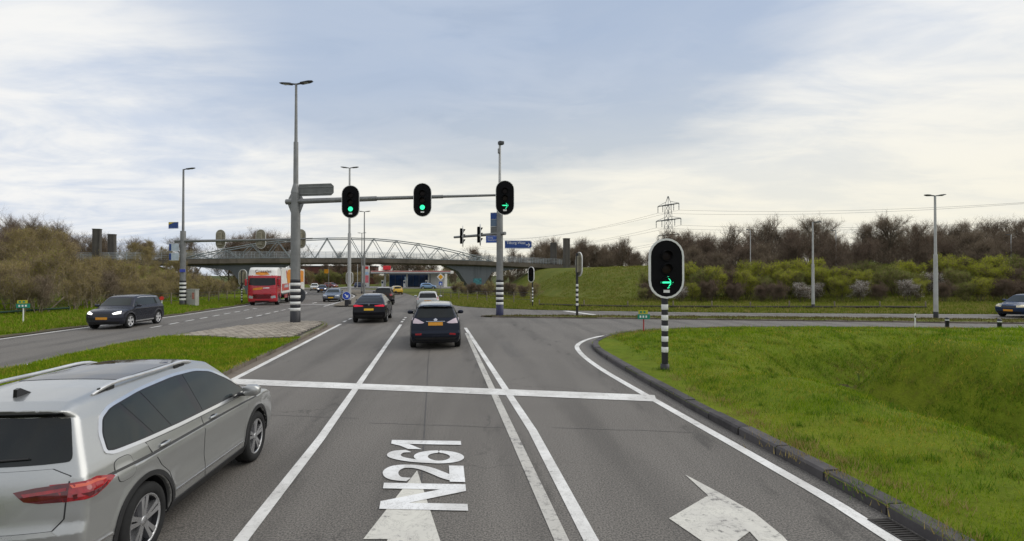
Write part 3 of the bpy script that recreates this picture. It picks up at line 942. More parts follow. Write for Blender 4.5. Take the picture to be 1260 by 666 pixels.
# --- overhead mast across the approach
ARM_A = Vector((-11.6, 28.3, 6.62)); ARM_B = Vector((-0.75, 26.4, 6.62))
MANG = math.atan2(ARM_B.y - ARM_A.y, ARM_B.x - ARM_A.x)
def lamp_head(root, x, z, dirn, ln=0.75, mat=M_DARKST, tilt=0.12):
    """flat road lantern leaving the mast top sideways"""
    m = MB()
    w0, w1 = 0.05, 0.15
    prof = [(0.0, 0.05, .035), (0.18, 0.06, .04), (0.26, w1, .05), (ln * .8, w1, .045), (ln, w1 * .6, .025)]
    vs, fs = [], []
    for d, w, h in prof:
        zz = z + d * tilt
        for sy, sz in ((-1, -.6), (1, -.6), (1, .5), (.6, 1), (-.6, 1), (-1, .5)):
            vs.append((x + dirn * d, sy * w, zz + sz * h))
    n = 6
    for i in range(len(prof) - 1):
        for k in range(n):
            fs.append((i * n + k, i * n + (k + 1) % n, (i + 1) * n + (k + 1) % n, (i + 1) * n + k))
    fs += [tuple(range(n)), tuple(range((len(prof) - 1) * n, len(prof) * n))]
    h = m.add(vs, fs).build('lantern', mat, root)
    MB().box((x + dirn * ln * .55, 0, z + ln * .55 * tilt - .035), (ln * .4, .2, .012)).build('lens_panel', plain('lantern_lens', (.35, .36, .34), .2), h)
o = empty('signal_mast', (ARM_A.x, ARM_A.y, float(h_median(ARM_A.x, ARM_A.y))), MANG, 'tall grey mast on the paved tip with signal arm and twin lanterns', 'mast')
MB().tube([(0, 0, 0), (0, 0, 7.0)], [0.255, 0.235], 20).build('lower_pole', M_GALV, o)
MB().lathe([(0.25, 6.95), (0.24, 7.05), (0.13, 7.45)], (0, 0, 0), 'Z', 20).build('pole_taper', M_GALV, o)
MB().tube([(0, 0, 7.4), (0, 0, 9.7)], [0.13, 0.12], 14).build('middle_pole', M_GALV, o)
MB().tube([(0, 0, 9.68), (0, 0, 12.85)], [0.085, 0.06], 12).build('upper_pole', M_GALV, o)
MB().lathe([(0.262, 0.0), (0.262, 0.63), (0.25, 0.64)], (0, 0, 0), 'Z', 20).build('dark_sleeve', M_BLACKP, o)
def mast_bands(root, r, z0, pitch, white, n=5):
    for k in range(n):
        a = z0 + k * pitch
        MB().lathe([(r - .004, a), (r + .003, a + .004), (r + .003, a + white - .004), (r - .004, a + white)], (0, 0, 0), 'Z', 20).build('white_band', M_WHITE, root)
        MB().lathe([(r - .004, a + white + .001), (r + .001, a + white + .005), (r + .001, a + pitch - .005), (r - .004, a + pitch - .001)], (0, 0, 0), 'Z', 20).build('black_band', M_BLACKP, root)
mast_bands(o, .258, .66, .335, .15)
L_ARM = (ARM_B - ARM_A).length
MB().tube([(-0.55, 0, 6.5), (4.6, 0, 6.55)], [0.145, 0.13], 14).build('arm_root', M_GALV, o)
MB().tube([(4.55, 0, 6.55), (8.2, 0, 6.56)], [0.10, 0.09], 14).build('arm_middle', M_GALV, o)
MB().tube([(8.15, 0, 6.56), (L_ARM + .65, 0, 6.56)], [0.07, 0.055], 12).build('arm_tip', M_GALV, o)
MB().prism([(-.45, 6.36), (0.45, 6.36), (0.26, 5.9), (-.26, 5.9)], -.03, .03, 'XZ').build('bracket', M_GALV, o)
MB().prism([(-.42, 6.66), (0.42, 6.66), (0.2, 7.05), (-.2, 7.05)], -.03, .03, 'XZ').build('bracket', M_GALV, o)
lamp_head(o, 0.05, 12.82, 1, 0.9); lamp_head(o, -0.05, 12.82, -1, 0.9)
bp = stadium(0.62, 2.0); bp = [(b, a) for a, b in bp]
MB().prism([(0.2, 6.78), (2.05, 6.78), (2.2, 6.92), (2.2, 7.28), (2.05, 7.42), (0.2, 7.42)], -0.03, 0.0, 'XZ').build('sign_back_panel', M_SIGNBACK, o)
for zz in (6.9, 7.25): MB().box((1.2, -0.045, zz), (1.95, .02, .04)).build('sign_rail', M_GALV, o)
# round sign low on this mast, seen from behind
rs = empty('round_sign', (ARM_A.x, ARM_A.y + 0.31, 1.62), 0, 'grey back of a round sign low on the paved tip mast', 'sign')
MB().prism(circle(0.42, 28), 0.0, 0.02, 'XZ').build('disc', plain('sign_back_dark', (0.07, 0.075, 0.085), .6, .2), rs)
MB().box((0, -0.012, 0), (.5, .02, .05)).build('clamp', M_GALV, rs)

ARM_DIR = (ARM_B - ARM_A).normalized()
for frac, lit, lab in ((3.23, 'ball', 'overhead traffic light showing green, first from the tall mast'),
                       (7.15, 'ball', 'overhead traffic light showing green, middle one of the arm'),
                       (11.42, 'arrow', 'overhead traffic light with green right arrow at the arm tip')):
    p = ARM_A + ARM_DIR * frac
    h = empty('traffic_light', (p.x, p.y - 0.22, 0), R(2), lab, 'traffic light', 'traffic lights hanging on the signal arm')
    signal_parts(h, 6.54, 0.92, 1.72, lit, y0=0.0, rim=0.022)
    MB().box((0, 0.24, 6.68), (.10, .12, .30)).build('clamp', M_GALV, h)

# --- mast on the far corner island with direction signs
mx, my = -0.80, 34.55
mz = float(h_strip(mx, my))
o = empty('signal_mast', (mx, my, mz), 0, 'grey mast with camera on top standing at the tip of the side road island', 'mast')
MB().tube([(0, 0, 0), (0, 0, 7.2)], [0.24, 0.20], 18).build('lower_pole', M_GALV, o)
MB().tube([(0, 0, 7.15), (0, 0, 11.3)], [0.10, 0.07], 12).build('upper_pole', M_GALVL, o)
MB().lathe([(0.245, 0.0), (0.245, 0.72), (0.22, 0.73)], (0, 0, 0), 'Z', 18).build('dark_sleeve', plain('pole_navy', (.012, .015, .06), .5), o)
mast_bands(o, .243, .72, .325, .16)
MB().box((0.08, -.1, 11.28), (.34, .3, .22), R(30), 0, .03).build('camera_box', M_DARKST, o)
MB().box((-.05, -.12, 10.75), (.16, .2, .3), 0, 0, .02).build('receiver_box', M_GALV, o)
# arm to the side road signals: runs away to the left
AD = Vector((-0.72, 0.69, 0)).normalized()
e = AD * 4.6
MB().tube([AD * -0.5 + Vector((0, 0, 5.35)), e + Vector((0, 0, 5.35))], [0.11, 0.08], 12).build('arm', M_GALV, o)
# signs on this mast
def panel_sign(name, loc, rz, w, h, mats, label, txt=None, arrow=0, tip=0, lines=1, cat='sign', ts=0.20):
    s = empty(name, loc, rz, label, cat)
    out = [(0, -h / 2), (w - tip, -h / 2), (w, -h / 2 + tip * .9), (w, h / 2 - tip * .9), (w - tip, h / 2), (0, h / 2)] if tip else [(0, -h / 2), (w, -h / 2), (w, h / 2), (0, h / 2)]
    MB().prism(out, 0, 0.03, 'XZ').build('panel', mats, s)
    inn = [(w / 2 + (a - w / 2) * 0.985, b * 0.93) for a, b in out]; inn2 = [(w / 2 + (a - w / 2) * 0.97, b * 0.87) for a, b in out]
    MB().ring(inn, inn2, -0.003, 0.0, 'XZ').build('border', M_LETTER, s)
    MB().box((0.25 * w, 0.05, 0), (.06, .04, h * .9)).build('bracket', M_GALV, s)
    if txt:
        for i, t in enumerate(txt):
            me = text_mesh(t, ts, 0.002, 0.95, 'LEFT')
            me.materials.clear(); me.materials.append(M_LETTER)
            q = place(me, 'lettering', s, (0.12, -0.006, h * 0.20 - i * ts * 1.15))
            q.rotation_euler = (PI / 2, 0, 0)
    if arrow:
        m = MB()
        for i, a in enumerate(arrow_shape(0.15)):
            m.prism([(arrow * x, z) for x, z in a], -0.006 - 0.001 * i, -0.001, 'XZ', 0, (w - .26 if arrow > 0 else .26, 0, -0.02))
        m.build('arrow', M_LETTER, s)
    return s
panel_sign('direction_sign', (mx + 0.32, my - 0.05, 4.72), R(2), 1.78, 0.52, M_BLUE, 'blue direction sign pointing right on the side road island mast', ['Tilburg-West'], 1, 0.10, ts=0.24)
panel_sign('direction_sign', (mx - 0.92, my + 0.25, 5.08), R(-10), 0.80, 0.48, plain('sign_blue_pale', (0.03, 0.09, 0.38), .4), 'small slanted blue sign left of the side road island mast', ['Efteling', 'Kaatsheuvel'], 0, 0, ts=0.13)  # paler blue face than the larger sign
for k, (z, hh, mm) in enumerate(((6.75, 0.55, M_BLUE), (6.3, 0.62, plain('sign_greyblue', (.10, .15, .22), .5)), (5.85, 0.58, M_SIGNBACK))):
    panel_sign('route_sign', (mx - 0.62, my + 0.22, z - .35 + 0.2), R(-18), 0.50, hh * .85, mm, ['blue route panel at the top of the stack on the island mast', 'grey blue route panel in the middle of the stack on the island mast', 'pale grey route panel at the bottom of the stack on the island mast'][k])
for k, dd in enumerate((2.1, 3.9)):
    p = Vector((mx, my, 0)) + AD * dd
    h = empty('traffic_light', (p.x, p.y, mz - 0.05), R(96), ['edge on traffic light on the side road arm, nearest the mast', 'edge on traffic light at the outer end of the side road arm'][k], 'traffic light', 'traffic lights on the side road arm')
    signal_parts(h, 5.45, 0.84, 1.5, None, y0=-0.15, rim=0.03)

# --- lone pole signals on the far side
def pole_signal(x, y, z, rz, label, W=.84, H=1.5, cz=2.75, r=.07, back=False, zb=(.55, 1.6)):
    o = empty('traffic_light', (x, y, z), rz, label, 'traffic light')
    banded_pole(o, r, 0, cz + H * .45, zb[0], zb[1], 5)
    signal_parts(o, cz, W, H, None, y0=-0.16, rim=0.045, back_light=back)
    return o
pole_signal(4.25, 34.5, float(h_strip(4.25, 34.5)), R(108), 'black banded pole with traffic light turned sideways on the side road island', .9, 1.6, 3.35, .08, True, (.65, 2.05))
pole_signal(1.75, 44.9, float(h_right(1.75, 44.9)), R(-48), 'small traffic light on black and white pole in front of the grass bank', .72, 1.35, 2.75, .055, False, (.45, 1.65))
pole_signal(-26.9, 52.6, float(h_left(-26.9, 52.6)), R(172), 'traffic light seen from behind on banded pole at the left verge', .9, 1.66, 2.55, .07, True, (.3, 1.45))
pole_signal(-15.6, 50.5, float(h_far(-15.6, 50.5)), R(172), 'traffic light seen from behind on the far median beside the blue round sign', .72, 1.3, 2.35, .07, True, (.45, 1.5))

# --- mast on the left verge: arm over the oncoming lanes
lx, ly = -27.6, 44.3
lz = float(h_left(lx, ly))
o = empty('signal_mast', (lx, ly, lz), R(-4), 'grey mast with signal arm and single lantern on the left verge', 'mast')
MB().tube([(0, 0, 0), (0, 0, 6.3)], [0.24, 0.21], 18).build('lower_pole', M_GALV, o)
MB().tube([(0, 0, 6.25), (0, 0, 11.5)], [0.10, 0.07], 12).build('upper_pole', M_GALV, o)
MB().lathe([(0.247, 0.0), (0.247, 0.49), (0.22, 0.50)], (0, 0, 0), 'Z', 18).build('dark_sleeve', M_BLACKP, o)
mast_bands(o, .245, .50, .33, .16)
MB().tube([(-0.7, 0, 5.45), (5.5, 0, 5.5), (11.2, 0, 5.62)], [0.12, 0.10, 0.06], 12).build('arm', M_GALV, o)
lamp_head(o, 0.05, 11.48, 1, 0.95)
for k, dd in enumerate((3.15, 6.65, 10.1)):
    a = R(-4)
    h = empty('traffic_light', (lx + dd * math.cos(a), ly + dd * math.sin(a) + .22, lz), R(176), ['grey back of overhead traffic light nearest the left verge mast', 'grey back of overhead traffic light, middle of the left arm', 'grey back of overhead traffic light at the left arm tip'][k], 'traffic light', 'traffic lights over the oncoming lanes')
    signal_parts(h, 5.62, 0.86, 1.62, None, y0=-0.02, rim=0.03, back_light=True)
panel_sign('street_sign', (lx - 1.05, ly - .28, lz + 6.75), R(-12), 0.95, 0.55, M_BLUE, 'blue and yellow sign above the arm on the left verge mast', None)
for k in range(2):
    s = panel_sign('route_sign', (lx - 1.0, ly - .25, lz + 4.92 - 0.78 * k), R(-6), 0.85, 0.62, plain('sign_pale', (.45, .52, .58), .5), ['upper pale route sign under the arm of the left verge mast', 'lower pale route sign under the arm of the left verge mast'][k])
    MB().box((.09, -.008, .0), (.18, .012, .56)).build('blue_edge', M_BLUE, s)
MB().box((.18, -.3, 2.97), (.42, .08, .26), R(20), 0, .02).build('direction_box', plain('box_blue', (.04, .06, .35), .5), o)
_ys = [o_ for o_ in COL.objects if o_.name.startswith('street_sign')][0]
MB().prism([(0.02, .05), (.02, .25), (.6, .25)], -.012, -.001, 'XZ').build('yellow_corner', plain('sign_yellow', (.6, .45, .02), .5), _ys)
def marker():
    o = empty('red_marker', (-26.9, 40.6, float(h_left(-26.9, 40.6))), R(20), 'small red marker sign low in the grass behind the dark grey SUV', 'sign')
    MB().tube([(0, 0, 0), (0, 0, .75)], .03, 8).build('post', M_WHITE, o)
    MB().prism(circle(.15, 20), -.05, -.03, 'XZ', 0, (0, 0, .80)).build('disc', plain('marker_red', (.55, .03, .02), .5), o)
marker()
def cabinet():
    o = empty('control_cabinet', (lx + .62, ly + .35, float(h_left(lx + .6, ly))), R(-8), 'grey electrical cabinet with reddish sticker behind the left verge mast', 'cabinet')
    m = plain('cabinet_grey', (.33, .33, .30), .6, 0, .1, 3, dirt=.3)
    MB().box((0, 0, .68), (.85, .45, 1.36), 0, 0, .02).build('body', m, o)
    MB().box((0, 0, 1.385), (.92, .52, .05), 0, 0, .015).build('lid', m, o)
    for s in (-1, 1): MB().box((s * .205, -.23, .68), (.39, .012, 1.2)).build('door', m, o)
    MB().box((.24, -.238, .85), (.22, .006, .55)).build('sticker', plain('faded_red', (.40, .16, .13), .7, 0, .3, 9), o)
    MB().box((.03, -.24, .8), (.02, .02, .12)).build('handle', M_DARKST, o)
cabinet()

# --- free-standing lamp posts
def lamp_post(x, y, z, H, heads, label, r=0.11, rz=0.0, ln=.8, mat=M_GALVL, base=True):
    o = empty('street_lamp', (x, y, z), rz, label, 'street lamp')
    MB().tube([(0, 0, 0), (0, 0, H * .52)], [r, r * .85], 14).build('lower_pole', mat, o)
    MB().tube([(0, 0, H * .515), (0, 0, H)], [r * .62, r * .45], 12).build('upper_pole', mat, o)
    if base: MB().lathe([(r + .004, 0), (r + .004, .38), (r, .39)], (0, 0, 0), 'Z', 14).build('dark_sleeve', M_BLACKP, o)
    for hd in heads: lamp_head(o, 0.04 * hd, H - .02, hd, ln)
    return o
lamp_post(26.1, 33.1 - .55, float(h_strip(26.1, 32.3)), 7.55, (-1, 1), 'slim street lamp with two lanterns on the side road island at right', .13, R(-6), .55)
lamp_post(23.7, 41.6, float(h_right(23.7, 41.6)), 6.85, (1,), 'street lamp with one lantern in front of the hedge', .12, 0, .6)
lamp_post(-14.5, 47.1, float(h_far(-14.5, 47.1)), 12.2, (-1, 1), 'tall twin lantern street lamp on the far median tip', .17, 0, .75, M_GALVL)
lamp_post(-18.6, 66.5, float(h_far(-18.6, 66.5)), 10.9, (1, -1), 'second twin lantern street lamp down the far median', .14, 0, .7, M_GALV)
lamp_post(-26.3, 92.5, float(h_far(-26.3, 92.5)), 10.6, (1, -1), 'most distant twin lantern street lamp on the far median', .14, 0, .7, M_GALV)
lamp_post(40.5, 66, 0, 8.3, (-1,), 'pale lamp post rising from the hedge right of the single lantern lamp', .12, 0, .6)
lamp_post(29.8, 66, 0, 8.4, (-1,), 'pale lamp post rising from the hedge left of the single lantern lamp', .10, 0, .5)
lamp_post(60.5, 64, 0, 7.6, (-1,), 'pale lamp post above the hedge near the right picture edge', .12, 0, .6)

# --- blue round pass-left sign on the far median tip
def round_blue():
    o = empty('keep_left_sign', (-14.45, 46.15, float(h_far(-14.5, 46.3))), 0, 'blue round sign with white diagonal arrow on the far median tip', 'sign')
    MB().box((0, 0.05, .22), (.34, .12, .6), 0, 0, .03).build('black_base', M_BLACKP, o)
    MB().tube([(0, .05, .4), (0, .05, 1.0)], .04, 8).build('post', M_GALV, o)
    MB().prism(circle(.36, 28), -.02, 0.0, 'XZ', 0, (0, 0, .86)).build('disc', plain('sign_blue_round', (.01, .06, .42), .4), o)
    MB().ring(circle(.36, 28), circle(.335, 28), -.024, -.018, 'XZ', 0, (0, 0, .86)).build('rim', M_LETTER, o)
    m = MB()
    def rot(p): return [((x + z) * .7071, (z - x) * .7071) for x, z in p]
    m.prism(rot([(-.20, -.045), (.08, -.045), (.08, .045), (-.20, .045)]), -.027, -.02, 'XZ', 0, (0, 0, .86))
    m.prism(rot([(.04, -.17), (.22, 0), (.04, .17)]), -.029, -.02, 'XZ', 0, (0, 0, .86))
    m.build('arrow', M_LETTER, o)
round_blue()

# --- small green and yellow verge signs
def verge_sign(x, y, z, rz, label, post, h=.95):
    o = empty('verge_sign', (x, y, z), rz, label, 'sign')
    MB().tube([(0, 0, 0), (0, 0, h)], .03, 8).build('post', post, o)
    MB().box((0, -.04, h - .06), (.55, .02, .22)).build('green_plate', plain('plate_green', (.0, .20, .13), .5), o)
    MB().box((-.03, -.041, h + .15), (.42, .02, .17)).build('yellow_plate', plain('plate_yellow', (.42, .40, .02), .5), o)
    for k in range(3): MB().box((-.15 + .13 * k, -.053, h - .06), (.07, .004, .10)).build('marking', M_LETTER, o)
    for k in range(2): MB().box((-.13 + .16 * k, -.054, h + .15), (.09, .004, .09)).build('marking', plain('plate_green', (.0, .20, .13), .5), o)
verge_sign(-25.7, 27.8, float(h_left(-25.7, 27.8)), R(30), 'small green and yellow route sign on white post in the left verge', M_WHITE)
verge_sign(6.05, 24.3, float(h_island(6.05, 24.3)), R(-5), 'small green and yellow route sign on red post at the island corner', plain('post_red', (.35, .03, .03), .5), .75)
# --- bollards
def bollard(x, y, label):
    o = empty('bollard', (x, y, float(h_island(x, y)) - .02), 0, label, 'bollard', 'black bollards on the grass island')
    MB().lathe([(.085, 0), (.085, .40), (.088, .405)], (0, 0, 0), 'Z', 16).build('body', M_BLACKP, o)
    MB().lathe([(.087, .385), (.089, .39), (.089, .43), (.087, .435)], (0, 0, 0), 'Z', 16).build('reflector_band', M_WHITE, o)
    MB().lathe([(.086, .43), (.086, .50), (.06, .535), (.001, .54)], (0, 0, 0), 'Z', 16).build('cap', M_BLACKP, o)
bollard(21.4, 26.0, 'black bollard in the grass nearest the slim twin lantern lamp')
bollard(22.45, 24.35, 'black bollard in the grass nearest the right picture edge')
o = empty('reflector_post', (19.9, 26.1, float(h_island(19.9, 26.1))), 0, 'thin white reflector post in the grass below the slim lamp', 'post')
MB().box((0, 0, .35), (.07, .05, .7), 0, 0, .02).build('post', M_WHITE, o)
MB().box((0, -.027, .55), (.05, .006, .10)).build('reflector', M_BLACKP, o)

# --- priority sign and parking sign beyond the junction
def priority():
    x, y = -10.4, 77.0
    o = empty('priority_sign', (x, y, float(h_right(x, y))), R(8), 'orange diamond priority sign with white border in front of the filling station', 'sign')
    MB().tube([(0, .03, 0), (0, .03, 3.0)], .04, 8).build('post', M_GALV, o)
    d = lambda r: [(r, 0), (0, r), (-r, 0), (0, -r)]
    MB().prism(d(.56), -.02, 0, 'XZ', 0, (0, 0, 2.9)).build('white_plate', M_LETTER, o)
    MB().prism(d(.38), -.03, -.021, 'XZ', 0, (0, 0, 2.9)).build('orange_diamond', plain('priority_orange', (.72, .33, .01), .45), o)
    MB().box((.0, -.02, 1.95), (.5, .02, .5)).build('blue_plate', plain('plate_blue', (.02, .09, .5), .45), o)
    MB().box((.0, -.033, 1.90), (.22, .006, .26)).build('marking', M_LETTER, o)
priority()

# --- fences: each post and rail its own part
M_WOOD = plain('weathered_wood', (.20, .165, .12), .85, 0, .35, 6, dirt=.3)
M_DKWOOD = plain('dark_rail', (.035, .028, .02), .9, 0, .3, 6)
def rail_fence(name, line, hf, label, post_h, gap, rails, rr, matp, matr, wire=False, pr=.055):
    root = empty(name, (line[0][0], line[0][1], 0), 0, label, 'fence')
    ox, oy = line[0]
    P = []
    for a, b in zip(line[:-1], line[1:]):
        n = max(1, round(math.hypot(b[0] - a[0], b[1] - a[1]) / gap))
        P += [(a[0] + (b[0] - a[0]) * k / n, a[1] + (b[1] - a[1]) * k / n) for k in range(n)]
    P.append(line[-1])
    Z = [float(hf(x, y)) for x, y in P]
    proto = MB().tube([(0, 0, -.15), (0, 0, post_h)], [pr, pr * .9], 7).mesh('post', matp)
    for (x, y), z in zip(P, Z):
        place(proto, 'post', root, (x - ox + random.uniform(-.04, .04), y - oy, z + random.uniform(-.05, .03)), random.uniform(0, 3))
    for i in range(len(P) - 1):
        for h in rails:
            MB().tube([(P[i][0] - ox, P[i][1] - oy - pr, Z[i] + h), (P[i + 1][0] - ox, P[i + 1][1] - oy - pr, Z[i + 1] + h)], rr, 6).build('wire' if wire else 'rail', matr, root)
    return root
rail_fence('rail_fence', [(2.4, 46.0), (6, 44.2), (13, 42.6), (22, 41.9), (32.5, 41.5)], h_right, 'low dark rail fence on short posts along the verge below the hedge', .62, 3.4, (.14,), .09, M_WOOD, M_DKWOOD)
rail_fence('wire_fence', [(-34, 24), (-33, 31), (-31.5, 38), (-30.2, 44), (-29.8, 52), (-31.5, 60), (-34.5, 72)], h_left, 'post and wire fence along the shrubs on the left verge', 1.05, 3.0, (.35, .7, 1.0), .012, M_WOOD, M_DARKST, True)
MB().tube([(2.2, 12.2, .2), (2.75, 12.9, 1.2)], .05, 7).build('brace', M_WOOD, [o_ for o_ in COL.objects if o_.name == 'wire_fence'][0])
rail_fence('low_rail', [(-34, 23), (-32.5, 30.5), (-31.0, 37)], h_left, 'low dark green rail along the left verge', .35, 2.5, (.22,), .07, plain('green_rail_post', (.03, .06, .03), .8), plain('green_rail', (.012, .04, .02), .8))
rail_fence('wire_fence', [(-13.6, 78.5), (-9, 69), (-5.2, 62), (-1.5, 55.5), (1.8, 50.5)], h_right, 'post and wire fence running from the pier to the small traffic light', 1.1, 2.6, (.4, .8, 1.05), .015, M_WOOD, M_DARKST, True)
# ================================================================== vehicles
M_GLASS = plain('tinted_glass', (0.010, 0.012, 0.012), 0.03, 0, 0.2, 2.0, spec=0.35)
M_GLASS2 = plain('side_glass', (0.012, 0.018, 0.017), 0.03, 0, 0.2, 2.0, spec=0.45)
M_TRIM = plain('black_trim', (0.014, 0.014, 0.015), 0.5, 0, 0.2, 4.0)
M_GLOSSB = plain('gloss_black', (0.008, 0.008, 0.009), 0.12, 0, 0.2, 4.0)
M_RUBBER = plain('tyre_rubber', (0.018, 0.018, 0.018), 0.85, 0, 0.25, 9.0, spec=0.3)
M_ALLOY = plain('alloy', (0.52, 0.52, 0.53), 0.28, 0.85, 0.08, 5.0)
M_ALLOYD = plain('alloy_dark', (0.05, 0.05, 0.055), 0.35, 0.6, 0.1, 5.0)
M_CHROME = plain('chrome', (0.75, 0.75, 0.76), 0.12, 1.0, 0.04, 5.0)
M_RED = plain('tail_red', (0.28, 0.006, 0.012), 0.12, 0, 0.25, 14.0, coat=0.8)
M_REDD = plain('tail_dark_red', (0.09, 0.004, 0.008), 0.12, 0, 0.25, 14.0, coat=0.8)
M_REDLIT = glow('tail_glow', (0.75, 0.03, 0.06), 0.55)
M_CLEAR = plain('lamp_clear', (0.55, 0.50, 0.55), 0.1, 0.2, 0.2, 20.0, coat=1.0)
M_HEAD = plain('headlamp', (0.50, 0.52, 0.54), 0.1, 0.3, 0.2, 15.0, coat=1.0)
M_HEADLIT = glow('headlamp_lit', (1.0, 0.98, 0.92), 1.6)
M_PLATE = plain('plate_orange', (0.62, 0.27, 0.015), 0.5, 0, 0.1, 20.0)
M_PLATEY = plain('plate_yellow_nl', (0.70, 0.42, 0.02), 0.5, 0, 0.1, 20.0)
M_BADGE = plain('badge', (0.5, 0.5, 0.52), 0.2, 0.9)

def poly_table(poly, x0, x1, z0, z1, st=0.01):
    """signed distance to a closed outline on a table"""
    xs = np.arange(x0, x1 + st, st); zs = np.arange(z0, z1 + st, st)
    X, Z = np.meshgrid(xs, zs, indexing='ij')
    d = poly_dist(X, Z, list(poly) + [poly[0]])
    s = inside(X, Z, poly)
    T = np.where(s, -d, d)
    def f(x, z):
        a = np.clip((x - x0) / st, 0, len(xs) - 1.001); b = np.clip((z - z0) / st, 0, len(zs) - 1.001)
        i = a.astype(int); j = b.astype(int); u = a - i; v = b - j
        return (T[i, j] * (1 - u) * (1 - v) + T[i + 1, j] * u * (1 - v) + T[i, j + 1] * (1 - u) * v + T[i + 1, j + 1] * u * v)
    return f
def smax(a, b, k):
    h = np.maximum(k - np.abs(a - b), 0) / k
    return np.maximum(a, b) + h * h * k * 0.25
def surface_net(F, lo, hi, cell):
    """vertices and quads of the zero surface of F on a regular grid"""
    n = [int(math.ceil((hi[i] - lo[i]) / cell)) + 1 for i in range(3)]
    ax = [lo[i] + cell * np.arange(n[i]) for i in range(3)]
    X, Y, Z = np.meshgrid(*ax, indexing='ij')
    V = F(X.ravel(), Y.ravel(), Z.ravel()).reshape(n)
    S = V < 0
    corners = [(i, j, k) for i in (0, 1) for j in (0, 1) for k in (0, 1)]
    c = [n[0] - 1, n[1] - 1, n[2] - 1]
    cnt = np.zeros(c, np.int32); acc = np.zeros(c + [3])
    for a in corners:
        for b in corners:
            if a < b and sum(abs(p - q) for p, q in zip(a, b)) == 1:
                va = V[a[0]:a[0] + c[0], a[1]:a[1] + c[1], a[2]:a[2] + c[2]]
                vb = V[b[0]:b[0] + c[0], b[1]:b[1] + c[1], b[2]:b[2] + c[2]]
                m = (va < 0) != (vb < 0)
                t = np.where(m, va / (va - vb + 1e-12), 0)
                cnt += m
                for q in range(3):
                    acc[..., q] += np.where(m, a[q] + t * (b[q] - a[q]), 0)
    act = cnt > 0
    idx = -np.ones(c, np.int64)
    idx[act] = np.arange(act.sum())
    I, J, K = np.nonzero(act)
    P = acc[act] / cnt[act][:, None]
    P = np.stack([lo[0] + cell * (I + P[:, 0]), lo[1] + cell * (J + P[:, 1]), lo[2] + cell * (K + P[:, 2])], 1)
    quads = []
    for axis in range(3):
        sl0 = [slice(1, -1)] * 3; sl1 = [slice(1, -1)] * 3
        sl0[axis] = slice(0, n[axis] - 1); sl1[axis] = slice(1, n[axis])
        s0 = S[tuple(sl0)]; s1 = S[tuple(sl1)]
        m = s0 != s1
        g = np.argwhere(m)
        off = np.ones(3, int); off[axis] = 0
        g = g + off
        u, v = [(1, 2), (2, 0), (0, 1)][axis]
        def cellid(du, dv):
            q = g.copy(); q[:, u] -= du; q[:, v] -= dv
            return idx[q[:, 0], q[:, 1], q[:, 2]]
        Q = np.stack([cellid(1, 1), cellid(0, 1), cellid(0, 0), cellid(1, 0)], 1)
        flip = s1[m]
        Q[flip] = Q[flip][:, ::-1]
        quads.append(Q)
    return P, np.concatenate(quads)

